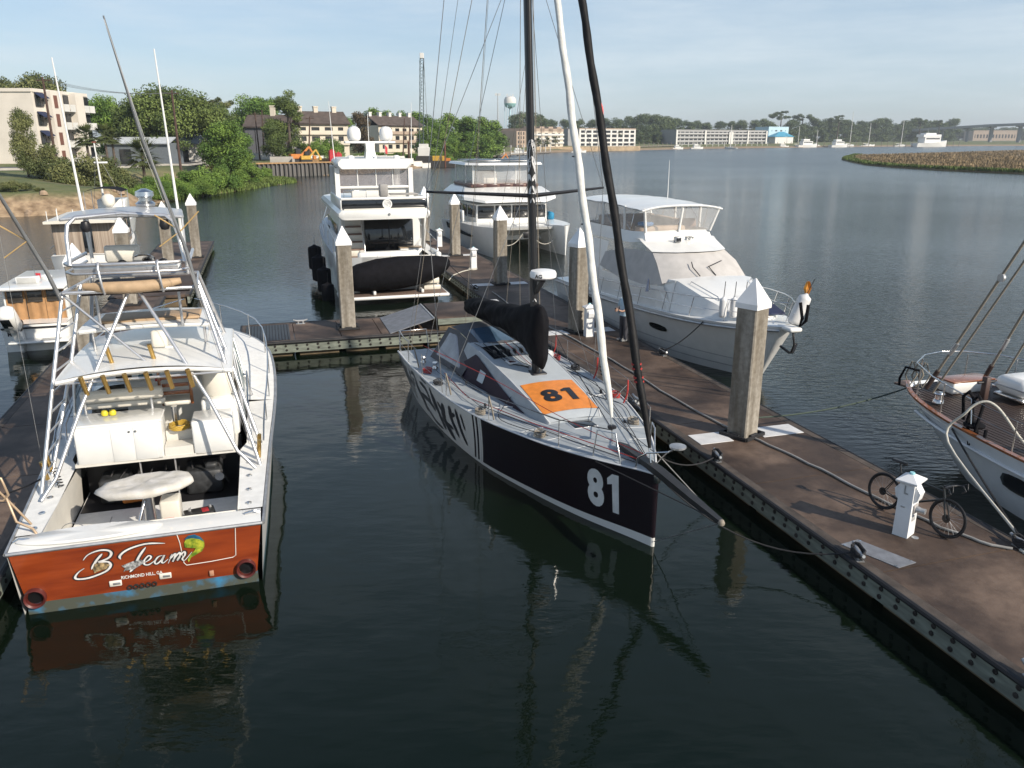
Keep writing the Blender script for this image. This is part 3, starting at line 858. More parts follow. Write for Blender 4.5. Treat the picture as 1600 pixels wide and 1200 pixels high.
tree('round', 'grn', 418, 240, 150, 'small tree top between the grey roof and the cedar', wide=.8, seed=2)
tree('shrub', 'grn', 495, 195, 207, 'small clipped tree before the beige townhouse balconies, left one', wide=.9)
tree('shrub', 'grn', 515, 197, 207, 'small clipped tree before the beige townhouse balconies, right one', wide=.9)
# middle distance
tree('round', 'grn', 536, 290, 178, 'light green tree right of the beige townhouse', wide=1.2)
tree('far', 'brn', 562, 262, 174, 'brownish bare looking tree between the two townhouses', wide=.9)
for px, Y, top in ((585, 330, 168), (600, 335, 172), (632, 330, 170), (648, 300, 174), (665, 320, 176), (520, 330, 186)):
    tree('far', 'grn', px, Y, top, 'green tree behind the far townhouse row', 'trees behind the townhouses')
for px, Y, top in ((680, 262, 186), (700, 285, 174), (716, 300, 182), (735, 290, 181), (752, 300, 180), (770, 330, 186), (690, 245, 205), (728, 262, 203), (757, 300, 200), (775, 345, 205), (708, 252, 212), (668, 240, 196)):
    tree('far', 'grn', px, Y, top, 'bright green tree in the wood left of the beige condominium', 'wood left of the condominium', wide=1.1)
for px, Y, top in ((812, 640, 172), (826, 640, 172), (840, 650, 174), (850, 660, 184)):
    tree('far', 'far', px, Y, top, 'big round tree rising behind the beige condominium', 'trees behind the condominium')
for px, Y, top in ((860, 760, 186), (885, 780, 186), (905, 760, 184), (925, 780, 186), (948, 800, 184), (965, 790, 182), (985, 800, 180), (1000, 760, 178), (1012, 790, 176), (1028, 780, 177), (1044, 790, 180), (1060, 830, 184), (1075, 840, 186), (1008, 650, 196), (1022, 660, 192), (1036, 670, 192), (1048, 680, 190), (1000, 640, 204), (1030, 650, 206)):
    tree('far', 'far', px, Y, top, 'grey green tree in the wood behind the white apartment block', 'wood behind the apartment block', wide=1.2)
for px, Y, top in ((1090, 900, 187), (1105, 900, 190), (1125, 920, 189), (1145, 930, 188), (1160, 930, 186), (1180, 950, 186), (1195, 960, 184), (1205, 860, 190)):
    tree('far', 'far', px, Y, top, 'hazy tree above the roof of the long hotel', 'trees above the hotel', wide=1.3)
for px, Y, top in ((1222, 900, 171), (1256, 920, 174), (1312, 940, 178), (1440, 980, 183), (1470, 990, 186)):
    tree('pine', 'far', px, Y, top, 'tall pine standing out above the far marina', 'tall pines above the far marina', wide=1.4)
for k in range(30):
    px = 1232 + k*8.9 + random.Random(k).uniform(-3, 3); Y = 880 + 9*k
    tree('far', 'far', px, Y, random.Random(k+50).uniform(183, 195), 'dark tree in the shoreline wood behind the far marina', 'shoreline wood behind the marina', wide=1.25)
for k in range(14):
    px = 1500 + k*10; tree('far', 'far', px, 1500 + 20*k, random.Random(k).uniform(196, 203), 'low hazy tree on the horizon under the bridge', 'trees under the bridge', wide=2.2)
# shoreline scrub on the far bank so that no bare ground shows
for k in range(26):
    px = 800 + k*9; Y = 470 + k*11
    if 792 < px < 990 and k % 3: continue
    tree('shrub', 'far', px, Y + 25, 226 - (k % 4), 'low shrub along the far river bank', 'shrubs along the far bank', wide=2.0)
for px, Y, top in ((842, 475, 214), (856, 480, 214), (868, 480, 212)):
    palm(px, Y, top, {842: 'tiny palm in front of the beige condominium, left', 856: 'tiny palm in front of the beige condominium, middle', 868: 'tiny palm in front of the beige condominium, right'}[px], px, 1.6)
palm(966, 540, 198, 'palm in front of the white apartment block', 7, 2.4)
for k in range(18):
    px = 560 + k*8; tree('shrub', 'grn', px, 205 + k*2, 236 + random.Random(k).uniform(-4, 5), 'scrub on the grassy bank behind the barge', 'scrub behind the barge', wide=1.5)
for g in sorted({o.get('group') for o in COL.objects if o.get('category') in ('tree', 'shrub') and o.get('group')}): number_row(g)
# ================================================================== far buildings, crane, bridge, marina
def wmat(n, c): return mat(n, c, 0.8, var=0.06, scale=0.4)
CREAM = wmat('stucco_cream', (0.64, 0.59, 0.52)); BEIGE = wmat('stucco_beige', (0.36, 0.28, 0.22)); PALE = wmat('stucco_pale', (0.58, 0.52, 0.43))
GREYS = wmat('grey_siding', (0.20, 0.19, 0.185)); DGREY = wmat('dark_siding', (0.10, 0.10, 0.115)); ROOF = mat('brown_shingle', (0.085, 0.065, 0.055), 0.9, var=0.25, scale=1)
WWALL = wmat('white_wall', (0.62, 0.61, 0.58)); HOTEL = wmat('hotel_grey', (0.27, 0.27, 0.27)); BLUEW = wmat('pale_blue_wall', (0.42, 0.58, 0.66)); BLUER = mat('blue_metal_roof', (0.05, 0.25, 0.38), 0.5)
WIN = mat('window_dark', (0.025, 0.028, 0.032), 0.12, var=0.3, scale=1.0)
AWN = mat('navy_awning', (0.012, 0.02, 0.06), 0.8); BRICKR = wmat('red_drape', (0.16, 0.07, 0.05)); PAVER = mat('redwhite', (0.4, 0.05, 0.04), 0.6)
def building(name, label, p0, p1, depth, z0, z1, wall, rows, cols, winw=.5, winh=.5, group=None, rail=None, roof=None, parapet=.4, frame=None):
    """box building whose front runs p0->p1; each window is a recessed dark box framed by wall piers and slabs"""
    a = Vector((*p0, 0)); b = Vector((*p1, 0)); L = (b-a).length; d = (b-a).normalized(); ang = math.atan2(d.y, d.x)
    t = thing(name, label, 'building', (a.x, a.y, z0), ang, group)
    Hh = z1-z0
    mb = MB(); mb.box((L/2, depth/2+.35, Hh/2 - .5), (L, depth, Hh+1)); mb.build('wall', wall, t)
    fh = Hh/rows; cw = L/cols; fm = frame or wall
    pier = MB(); slab = MB()
    for c in range(cols+1):
        x = min(max(c*cw, cw*(1-winw)/2), L - cw*(1-winw)/2); pier.box((x, .175, Hh/2), (cw*(1-winw), .35, Hh))
    for r in range(rows+1):
        slab.box((L/2, .16, min(max(r*fh, fh*(1-winh)*.3), Hh - fh*(1-winh)*.3)), (L - .02, .28, fh*(1-winh)))
    pier.build('facade_piers', fm, t); slab.build('floor_bands', fm, t)
    wmesh = None
    for r in range(rows):
        for c in range(cols):
            if wmesh is None:
                w = MB(); w.box((0, 0, 0), (cw*winw+.04, .06, fh*winh+.04)); w.bar((0, -.05, -fh*winh/2), (0, -.05, fh*winh/2), .08, .05)
                o = w.build('window', WIN, t); wmesh = o.data
            else:
                o = bpy.data.objects.new('window', wmesh); COL.objects.link(o); o.parent = t
            o.location = ((c+.5)*cw, .31, (r+.5)*fh)
            if rail and r > 0:
                pass
    if rail:
        rl = MB()
        for r in range(1, rows):
            rl.box((L/2, -.62, r*fh+.5), (L, .05, .85)); rl.box((L/2, -.3, r*fh), (L, .66, .16))
        rl.build('balcony', rail, t)
    rf = MB()
    if roof == 'gable':
        rf.loft([[(-.5, -.6, Hh), (L+.5, -.6, Hh)], [(-.5, depth/2, Hh+depth*.32), (L+.5, depth/2, Hh+depth*.32)], [(-.5, depth+.9, Hh), (L+.5, depth+.9, Hh)]], closed=False)
        rf.loft([[(-.5, -.6, Hh-.25), (L+.5, -.6, Hh-.25)], [(-.5, depth/2, Hh+depth*.32-.25), (L+.5, depth/2, Hh+depth*.32-.25)], [(-.5, depth+.9, Hh-.25), (L+.5, depth+.9, Hh-.25)]], closed=False)
        rf.build('roof', ROOF, t)
    else:
        for x0, x1, y0, y1 in ((-.1, L+.1, -.1, .25), (-.1, L+.1, depth+.2, depth+.5), (-.1, .25, .25, depth+.2), (L-.25, L+.1, .25, depth+.2)):
            rf.box(((x0+x1)/2, (y0+y1)/2, Hh+parapet/2+.5-.5), (x1-x0, y1-y0, parapet))
        rf.build('parapet', roof if roof else wall, t)
    return t, L, Hh
def xz(px, Y): return at_depth(px, 216, Y).x
def zz(py, Y): return at_depth(800, py, Y).z
# white apartment building at the left: gable wall towards us, window side facing right
G0 = 2.9
apt = thing('apartment_building', 'white stucco apartment building with navy awnings at the left edge', 'building', (xz(60, 130), 130, G0), 0)
Hb = zz(143, 130) - G0
mb = MB(); mb.box((-9, 8.6, Hb/2-.5), (18, 17, Hb+1)); mb.build('wall', CREAM, apt)
mb = MB(); mb.box((-9, .05, Hb+.25), (18.1, .3, .5)); mb.box((.0, 8.5, Hb+.25), (.3, 16.5, .5)); mb.build('parapet', CREAM, apt)
fh = Hb/4
for k, (y0, y1) in enumerate(((3.2, 6.6), (10.6, 13.2))):   # projecting blank bays
    mb = MB(); mb.box((.55, (y0+y1)/2, Hb/2 - .1), (1.3, y1-y0, Hb+.8)); mb.build('bay', CREAM, apt)
for f in range(4):
    w = MB(); w.box((.08, 1.75, f*fh + 1.5), (.3, 2.1, 1.6)); w.bar((.25, 1.75, f*fh+.7), (.25, 1.75, f*fh+2.3), .06, .08); w.build('window', WIN, apt)
    w = MB(); w.plate([(.15, .6, f*fh+2.75), (1.15, .6, f*fh+2.0), (1.15, 2.9, f*fh+2.0), (.15, 2.9, f*fh+2.75)], (0, 0, -.12)); w.build('awning', AWN, apt)
    w = MB(); w.box((1.22, 4.4, f*fh + 1.5), (.1, 1.0, 1.9)); w.build('window', BRICKR, apt)
    for y0, y1 in ((6.9, 8.5), (8.8, 10.4), (13.4, 14.9), (15.1, 16.8)):
        w = MB(); w.box((.05, (y0+y1)/2, f*fh + 1.6), (.3, y1-y0-.2, 2.1)); w.build('window', WIN, apt)
        w = MB(); w.box((1.1, (y0+y1)/2, f*fh + .75), (.08, y1-y0, 1.0)); w.box((.6, (y0+y1)/2, f*fh + .2), (1.1, y1-y0, .16)); w.build('balcony', WWALL, apt)
for (x, z) in ((-16.5, 3), (-16.5, 6.3), (-16.5, 9.4)):
    w = MB(); w.box((x, .1, z), (1.5, .12, 1.3)); w.build('window', WIN, apt)
# grey shed and parked white trailers behind the oak
def shed(px0, px1, Y, zt, label, m, cat='building', name='storage_shed'):
    x0, x1 = xz(px0, Y), xz(px1, Y); g = ground_h((x0+x1)/2, Y); h = zt - g; L = x1-x0
    t = thing(name, label, cat, ((x0+x1)/2, Y, g), 0)
    mb = MB(); mb.box((0, 3, h*.39), (L, 6, h*.78)); mb.build('wall', m, t)
    r = MB(); r.loft([[(-L/2-.3, -.5, h*.76), (L/2+.3, -.5, h*.76)], [(-L/2-.3, 3, h), (L/2+.3, 3, h)], [(-L/2-.3, 6.5, h*.76), (L/2+.3, 6.5, h*.76)]], closed=False)
    r.loft([[(-L/2-.3, -.5, h*.76-.12), (L/2+.3, -.5, h*.76-.12)], [(-L/2-.3, 3, h-.12), (L/2+.3, 3, h-.12)], [(-L/2-.3, 6.5, h*.76-.12), (L/2+.3, 6.5, h*.76-.12)]], closed=False)
    r.build('roof', mat('pale_metal_roof', (0.5, 0.53, 0.56), 0.5), t)
    d = MB(); d.box((-L*.2, -.03, h*.28), (L*.18, .1, h*.55)); d.build('door', WIN, t)
    return t
shed(163, 262, 148, zz(214, 148), 'long grey storage shed with pale roof behind the palms', mat('shed_grey', (0.13, 0.15, 0.17), 0.7))
shed(270, 326, 165, zz(213, 165), 'white shed beyond the oak trunks beside the road', WWALL)
# townhouses
g2 = 3.0
def chimney(t, x, y, z, m=PALE):
    c = MB(); c.box((x, y, z), (1.1, 1.1, 3.2)); c.box((x, y, z+1.7), (1.3, 1.3, .3)); c.build('chimney', m, t)
t, L, Hh = building('townhouse', 'grey gabled townhouse with dark lower storey left of the cedar', (xz(384, 205), 205), (xz(452, 205), 205), 9, g2, zz(198, 205), GREYS, 2, 3, .3, .45, roof='gable', frame=DGREY)
chimney(t, L*.55, 4.5, Hh+3.2)
t, L, Hh = building('townhouse', 'cream townhouse roof peeking out behind the grey gabled one', (xz(362, 235), 235), (xz(392, 235), 235), 8, g2, zz(192, 235), PALE, 2, 2, .3, .4, roof='gable')
t, L, Hh = building('townhouse', 'beige three storey townhouse with balconies right of the cedar', (xz(462, 215), 215), (xz(524, 205), 222), 10, g2, zz(193, 215), PALE, 3, 4, .6, .6, roof='gable', rail=PALE)
for x in (.2, .5, .85): chimney(t, L*x, 5, Hh+2.6)
t, L, Hh = building('townhouse', 'far brown roofed townhouse row with five chimneys', (xz(592, 275), 275), (xz(660, 290), 290), 10, g2, zz(196, 278), PALE, 3, 6, .55, .6, roof='gable', rail=BEIGE)
for x in (.03, .25, .47, .7, .92): chimney(t, L*x, 5, Hh+2.4, WWALL)
# beige condominium: gable end's shade and stepped front's brightness put into the wall colours
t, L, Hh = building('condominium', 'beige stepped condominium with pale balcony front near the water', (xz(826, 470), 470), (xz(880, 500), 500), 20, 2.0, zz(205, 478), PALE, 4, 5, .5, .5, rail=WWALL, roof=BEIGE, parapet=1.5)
mb = MB()
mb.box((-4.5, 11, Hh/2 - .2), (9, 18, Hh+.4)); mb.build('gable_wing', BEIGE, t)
mb = MB()
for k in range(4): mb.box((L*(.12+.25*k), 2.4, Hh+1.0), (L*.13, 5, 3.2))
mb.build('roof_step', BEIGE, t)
for r in range(4):
    for c in range(3):
        w = MB(); w.box((-7.2+c*2.6, 1.95, Hh*(r+.45)/4), (.9, .14, 1.5)); w.build('window', WIN, t)
t, L, Hh = building('apartment_block', 'white four storey apartment block with open balconies on the far bank', (xz(905, 520), 520), (xz(993, 545), 545), 16, 2.0, zz(202, 530), WWALL, 4, 9, .74, .66, rail=None, roof=BEIGE, parapet=.6, frame=WWALL)
mb = MB(); mb.box((-4, 9, Hh/2), (8, 16, Hh)); mb.build('side_wing', HOTEL, t)  # shade on the block's left side, put into a darker wall colour
t, L, Hh = building('hotel', 'long grey four storey hotel with balconies on the far bank', (xz(1056, 640), 640), (xz(1196, 700), 700), 16, 2.0, zz(204, 670), HOTEL, 4, 22, .8, .55, rail=mat('hotel_rail', (0.42, 0.42, 0.42), 0.7, var=.05), parapet=.5, frame=mat('hotel_pier', (0.35, 0.35, 0.35), .7))
for x in (0, .3, .58, .78, 1):
    mb = MB(); mb.box((L*x, -.9, Hh/2), (1.6, .5, Hh)); mb.build('column', WWALL, t)
mb = MB(); mb.box((L*.58, -1.2, Hh*.45), (5, .6, Hh*.9)); mb.build('stair_tower', WWALL, t)
t, L, Hh = building('restaurant', 'pale blue waterfront building with blue hipped roof', (xz(1200, 720), 720), (xz(1231, 735), 735), 14, 2.0, zz(199, 725), BLUEW, 3, 4, .4, .4, roof=BLUEW)
mb = MB(); mb.loft([[(-3, -9, 6.5), (L*.9, -9, 6.5), (L*.9, -.5, 6.5), (-3, -.5, 6.5)], [(L*.3, -5, 10.5), (L*.55, -5, 10.5), (L*.55, -4.6, 10.5), (L*.3, -4.6, 10.5)]]); mb.build('roof', BLUER, t)
mb = MB(); mb.box((L*.42, -4.8, 3), (L*.9, 7, 6.6)); mb.build('porch', WWALL, t)
# water tower and radio mast
Yt = 900
t = thing('water_tower', 'white and teal water tower behind the trees', 'water tower', (xz(797, Yt), Yt, 3), 0)
zt, zb = zz(150, Yt) - 3, zz(168, Yt) - 3
mb = MB(); mb.lathe([(0, zb-1), (2.5, zb-.8), (5.2, zb+1), (6.3, zb+3.6), (6.4, zb+4.2)], n=20); mb.build('lower_bowl', mat('tower_teal', (0.22, 0.42, 0.42), .5), t, smooth=40)
mb = MB(); mb.lathe([(6.4, zb+4.2), (6.3, zt-3.5), (5, zt-1.2), (2, zt-.2), (0, zt)], n=20); mb.build('tank', WWALL, t, smooth=40)
for k in range(6):
    a = k*PI/3; mb = MB(); mb.tube([(6*math.cos(a), 6*math.sin(a), -4), (5.6*math.cos(a), 5.6*math.sin(a), zb+2)], .35, 6); mb.build('leg', BLUEW, t)
mb = MB(); mb.tube([(0, 0, 0), (0, 0, zb)], 1.0, 8); mb.build('riser', BLUEW, t)
mb = MB()
for k in range(8):
    a = k*PI/4; mb.box((3.4*math.cos(a), 3.4*math.sin(a), zt+.8), (.5, .5, 2.4))
mb.build('antennas', WWALL, t)
t = thing('cell_tower', 'slim grey mobile phone mast left of the water tower', 'mast', (xz(778, 850), 850, 3), 0)
z1 = zz(146, 850) - 3
mb = MB(); mb.tube([(0, 0, 0), (0, 0, z1)], [.9, .4], 8); mb.build('pole', GALV, t)
mb = MB()
for k in range(6): mb.box((2.4*math.cos(k*PI/3), 2.4*math.sin(k*PI/3), z1-1), (.6, .6, 2.6)); mb.bar((0, 0, z1-1), (2.4*math.cos(k*PI/3), 2.4*math.sin(k*PI/3), z1-1), .2, .2)
mb.build('antennas', WWALL, t)
# bridge at the right
BRC = mat('bridge_concrete', (0.30, 0.30, 0.30), 0.85, var=.08)
br = thing('road_bridge', 'long concrete road bridge crossing the river at the right', 'bridge', (0, 0, 0), 0)
bp_ = [at_depth(px, py, Y) for px, py, Y in ((1325, 210, 1120), (1400, 206, 1080), (1470, 201.5, 1040), (1545, 197, 1000), (1600, 195, 970), (1750, 190, 900), (1950, 186, 820))]
mb = MB(); 
for a, b in zip(bp_, bp_[1:]): mb.bar(a, b, 11, 1.7)
mb.build('deck', BRC, br)
mb = MB()
for a, b in zip(bp_, bp_[1:]): mb.bar(a + Vector((-2, -5.4, 1.5)), b + Vector((-2, -5.4, 1.5)), .3, 1.1)
mb.build('parapet', BRC, br)
for px, Y in ((1366, 1100), (1400, 1080), (1435, 1060), (1470, 1040), (1508, 1020), (1545, 1000), (1592, 972), (1680, 930), (1800, 880)):
    k = [i for i in range(len(bp_)-1)]; X = xz(px, Y)
    j = next((i for i in k if bp_[i].x <= X <= bp_[i+1].x), 0); s_ = (X - bp_[j].x)/(bp_[j+1].x - bp_[j].x); p = bp_[j].lerp(bp_[j+1], s_)
    mb = MB(); w = 4.5 if px in (1592, 1545) else 2.4
    mb.box((p.x, p.y, p.z/2 - 1.4), (w*.8, 3.0, p.z)); mb.box((p.x, p.y, p.z - 1.4), (w*1.2, 10, 1.4)); mb.build('pier', BRC, br)
for px, Y in ((1525, 1500),):
    building('warehouse', 'low tan warehouse under the bridge at the far right', (xz(1520, 1450), 1450), (xz(1588, 1450), 1450), 30, 2, zz(205, 1450), BEIGE, 1, 14, .5, .6)
# utility poles and wires
POLE = mat('creosote_pole', (0.075, 0.045, 0.035), 0.9, var=.2)
tops = []
for px, top, bot, Y, lean, lab in ((66, 120, 218, 108, 18, 'leaning brown utility pole before the white apartment building'), (268, 141, 247, 112, 14, 'dark utility pole in front of the huge live oak'), (398, 175, 236, 186, 8, 'thin utility pole before the grey townhouse'), (409, 172, 234, 190, 3, 'second thin pole before the grey townhouse'), (484, 182, 255, 180, -2, 'utility pole right of the tall cedar'), (632, 185, 252, 212, -3, 'brown timber mooring pole beside the crane barge'), (640, 195, 250, 214, -1, 'short timber pole next to the brown mooring pole')):
    p = at_depth(px, top, Y); q = at_depth(px + lean*.9, bot, Y); tops.append(p); q.z = min(q.z, ground_h(q.x, Y))
    t = thing('utility_pole', lab, 'pole', (q.x, q.y, q.z - .3), 0, 'utility poles'); d = p - Vector((q.x, q.y, q.z - .3))
    mb = MB(); mb.tube([(0, 0, 0), d], [.19, .13], 7); mb.build('post', POLE, t)
    if 'utility' in lab: mb = MB(); mb.bar(d + Vector((-.9, 0, -.4)), d + Vector((.9, 0, -.4)), .1, .12); mb.build('crossarm', POLE, t)
for i, off in enumerate((-.7, 0, .7)):
    mb = MB(); mb.tube(sag(tops[0] + Vector((off, 0, -.3)), tops[1] + Vector((off, 0, -.3)), .7, 12), .022, 3)
    o = mb.build('power_line', WIRE); tag(o, 'overhead power line between the two nearest utility poles, ' + ('left', 'middle', 'right')[i] + ' strand', 'wire', 'power lines')
# white fence
def fence(px0, px1, Y0, Y1, label):
    a = Vector((xz(px0, Y0), Y0, 0)); b = Vector((xz(px1, Y1), Y1, 0)); L = (b-a).length; n = int(L/2.6)
    t = thing('picket_fence', label, 'fence', (a.x, a.y, 0), math.atan2(b.y-a.y, b.x-a.x))
    pm = None
    for k in range(n):
        g = ground_h(*(a.lerp(b, (k+.5)/n))[:2])
        if pm is None:
            mb = MB(); mb.box((0, 0, .72), (L/n-.14, .05, 1.3)); mb.box((0, -.03, 1.4), (L/n-.1, .08, .08)); o = mb.build('panel', WWALL, t); pm = o.data
            mb = MB(); mb.box((0, 0, .8), (.14, .14, 1.7)); q = mb.build('post', WWALL, t); qm = q.data
        else:
            o = bpy.data.objects.new('panel', pm); COL.objects.link(o); o.parent = t
            q = bpy.data.objects.new('post', qm); COL.objects.link(q); q.parent = t
        o.location = ((k+.5)*L/n, 0, g); q.location = (k*L/n, 0, g)
fence(372, 442, 186, 190, 'white fence in front of the grey townhouse')
fence(478, 672, 190, 214, 'long white fence along the bank behind the motor yacht')
# sheet piling
SHP = mat('sheet_pile_steel', (0.10, 0.095, 0.09), 0.7, var=.45, scale=.9, stretch=(1, 1, .15)); TIMB = mat('raw_timber', (0.33, 0.2, 0.09), .8, var=.25)
t = thing('sheet_pile_wall', 'dark corrugated sheet pile wall at the waterline left of the motor yacht', 'retaining wall', (0, 0, 0), 0)
a = Vector((-50.5, 158.6, 0)); b = Vector((-35.5, 170.8, 0)); d = (b-a).normalized(); nn = Vector((d.y, -d.x, 0)); L = (b-a).length
N = 22; sm = None
for k in range(N):
    mb = MB(); s0 = L*k/N; s1 = L*(k+1)/N; w = L/N
    pts = [(0, 0), (.12*w, .45), (.45*w, .45), (.57*w, 0), (w, 0)]
    mb.loft([[a + d*(s0+p[0]) + nn*p[1] + Vector((0, 0, -1)) for p in pts], [a + d*(s0+p[0]) + nn*p[1] + Vector((0, 0, 2.5)) for p in pts]], closed=False)
    mb.build('sheet', SHP, t)
mb = MB(); mb.bar(a + Vector((0, 0, 2.6)), b + Vector((0, 0, 2.6)), 1.0, .25); mb.build('cap_beam', TIMB, t)
# building site behind the sheet piling
ORNG = mat('machine_orange', (0.50, 0.17, 0.03), .5); REDP = mat('red_paint', (0.42, 0.02, 0.03), .45); YEL = mat('machine_yellow', (0.5, 0.3, 0.04), .5)
def onland(px, py, Y):
    p = at_depth(px, py, Y); return Vector((p.x, Y, ground_h(p.x, Y)))
for i, (px, lab) in enumerate(((519, 'red steel tank on the building site, left one'), (529, 'red steel tank on the building site, right one'))):
    p = onland(px, 250, 176 + 4*i); t = thing('steel_tank', lab, 'tank', p, .4)
    mb = MB(); mb.cbox((0, 0, 1.2), (1.25, 1.6, 2.4), .1); mb.build('body', REDP, t)
    mb = MB(); mb.box((0, 0, 2.5), (.9, 1.2, .14)); mb.lathe([(.16, 2.55), (.16, 2.75), (0, 2.75)], n=8); mb.build('lid', REDP, t)
for px, Y, c, lab, sc in ((464, 172, ORNG, 'rusty orange machine parked on the building site', 1.1), (478, 172, YEL, 'small orange excavator near the sheet piling', .9), (778, 285, ORNG, 'orange excavator on the bank behind the barge', 1.2)):
    p = onland(px, 255, Y); t = thing('excavator', lab, 'excavator', p, .5); t.scale = (sc,)*3
    mb = MB(); mb.cbox((0, -.7, .4), (2.8, .5, .75), .2); mb.cbox((0, .7, .4), (2.8, .5, .75), .2); mb.build('tracks', RUBBER, t)
    mb = MB(); mb.cbox((-.1, 0, 1.25), (2.3, 1.8, .9), .15); mb.build('body', c, t)
    mb = MB(); mb.cbox((.4, .4, 2.1), (1.0, .9, 1.1), .1); mb.build('cab', WIN, t)
    mb = MB(); mb.bar((.8, -.3, 1.4), (2.4, -.3, 3.0), .25, .35); mb.bar((2.4, -.3, 3.0), (3.3, -.3, 1.4), .22, .3); mb.cbox((3.3, -.3, 1.0), (.6, .8, .7), .1); mb.build('boom_arm', c, t)
p = onland(440, 250, 168)
t = thing('concrete_ramp', 'pale concrete block wall beside the lawn above the sheet piling', 'wall', p, .3)
mb = MB(); mb.box((0, 0, .6), (4.5, .5, 1.6)); mb.box((2.2, -1.4, .3), (.5, 3, 1.4)); mb.build('wall', CONC, t)
for px, Y, lab in ((500, 178, 'stack of raw timber beams on the building site'), (545, 182, 'second stack of timber beams hidden beside the yacht roof')):
    p = onland(px, 252, Y); t = thing('timber_stack', lab, 'timber', p, .2)
    for k in range(4):
        mb = MB(); mb.box((0, (k % 2)*.5 - .25, .3 + .35*(k//2)), (6, .45, .32)); mb.build('beam', TIMB, t)
# crane barge
p = at_depth(672, 261, 216); p.z = 0
t = thing('crane_barge', 'dark work barge carrying a lattice boom crane', 'barge', (p.x, p.y, 0), .05)
DK = mat('barge_black', (0.03, 0.027, 0.025), .7, var=.3)
mb = MB(); mb.cbox((0, 3, .6), (13, 7, 2.0), .15); mb.build('hull', DK, t)
mb = MB(); mb.cbox((-1.6, 2, 3.9), (3.0, 3.2, 2.2), .1); mb.cbox((-1.6, 2, 5.4), (2.4, 2.8, .9), .1); mb.build('cab', WWALL, t)
mb = MB(); mb.cbox((-1.6, 2, 2.2), (4.0, 3.6, 1.3), .1); mb.build('crane_base', DK, t)
mb = MB(); mb.cbox((2.2, 1.5, 2.2), (3.2, 1.8, 1.3), .15); mb.build('generator', YEL, t)
mb = MB(); mb.box((4.7, 1, 1.9), (1.2, 1.2, .8)); mb.build('crate', ORNG, t)
top = at_depth(658.5, 90, 216); bz = 4.5; bx = -2.2
mb = MB(); tx, ty, tz = top.x - p.x, 2.0, top.z; lw = .55
cs = [(-1, -1), (1, -1), (1, 1), (-1, 1)]
for sx, sy in cs: mb.bar((bx+sx*lw, 2+sy*lw, bz), (tx+sx*lw*.8, ty+sy*lw*.8, tz), .12, .12)
NB = 26
for k in range(NB):
    for j in range(4):
        s0, s1 = cs[j], cs[(j+1) % 4]; k0, k1 = k/NB, (k+1)/NB
        if k % 2: s0, s1 = s1, s0
        mb.bar((lerp(bx, tx, k0)+s0[0]*lw, 2+s0[1]*lw, lerp(bz, tz, k0)), (lerp(bx, tx, k1)+s1[0]*lw, 2+s1[1]*lw, lerp(bz, tz, k1)), .07, .07)
mb.build('lattice_boom', mat('crane_green', (0.06, 0.085, 0.085), .6), t)
mb = MB(); mb.tube([(tx+.5, 1.4, tz), (tx+1.0, 1.2, 7)], .05, 4); mb.tube([(tx+.5, 1.4, tz), (-3.4, 3, 6)], .05, 4); mb.build('hoist_cable', WIRE, t)
mb = MB(); mb.cbox((tx, 2, tz+.6), (1.0, 1.2, 1.3), .1); mb.build('boom_head', WWALL, t)
for dx in (4.0, -5.4):
    mb = MB(); mb.tube([(dx, -.4, -1), (dx, -.4, 6.5)], .22, 7); mb.build('spud', mat('rust_pipe', (0.13, 0.05, 0.03), .8), t)
# far marina boats
def far_boat(px, py, Lm, kind, label, mast=0, heading=0.0, Y=None):
    if Y is None:
        u, v = (px-800)/FPX, (py-600)/FPX; dz = -S_P - v*C_P; k = -CAM_H/dz; X, Y = k*u, k*(C_P - v*S_P)
    else: X = xz(px, Y)
    t = thing('sailboat' if kind == 'sail' else 'motorboat', label, 'boat', (X, Y, 0), heading)
    w = Lm*.28
    mb = MB(); rings = []
    for s_, hb, zs in ((0, .8, .09), (.3, 1, .09), (.6, .95, .105), (.85, .55, .13), (1.0, .04, .15)):
        x = (s_-.5)*Lm; b = w/2*hb; rings.append([(x, -b, zs*Lm), (x-(.3 if s_ == 1 else 0), -b*.75, -.3), (x-(.3 if s_ == 1 else 0), b*.75, -.3), (x, b, zs*Lm)])
    mb.loft(rings); mb.build('hull', WHITE, t)
    c = MB()
    if kind == 'sail': c.cbox((0, 0, .13*Lm), (.4*Lm, w*.55, .06*Lm), .1)
    else:
        c.cbox((-.05*Lm, 0, .16*Lm), (.5*Lm, w*.75, .14*Lm), .3); c.cbox((-.1*Lm, 0, .28*Lm), (.32*Lm, w*.6, .07*Lm), .2); 
    c.build('cabin', WHITE, t)
    g = MB(); g.box((-.05*Lm, 0, (.145 if kind == 'sail' else .185)*Lm), (.36*Lm if kind == 'sail' else .42*Lm, w*(.56 if kind == 'sail' else .762), .03*Lm if kind != 'sail' else .02*Lm)); g.build('window_band', DARKGL, t)
    if kind == 'yacht':
        g = MB(); g.cbox((-.08*Lm, 0, .25*Lm), (.55*Lm, w*.8, .06*Lm), .3); g.build('upper_deck', WHITE, t)
    if mast:
        g = MB(); g.tube([(.05*Lm, 0, .1*Lm), (.05*Lm, 0, mast)], [.3, .2], 6); g.bar((.05*Lm, 0, .2*Lm), (-.38*Lm, 0, .21*Lm), .25, .3); g.bar((.05*Lm, -w*.4, mast*.6), (.05*Lm, w*.4, mast*.6), .08, .08); g.build('mast', WWALL, t)
    elif kind != 'sail':
        g = MB(); g.tube([(-.1*Lm, 0, .3*Lm), (-.14*Lm, 0, .42*Lm)], [.15, .06], 5); g.build('mast', WWALL, t)
    return t
far_boat(1143, 233, 9, 'sail', 'small white sailboat anchored before the long hotel', mast=16, heading=2.6, Y=600)
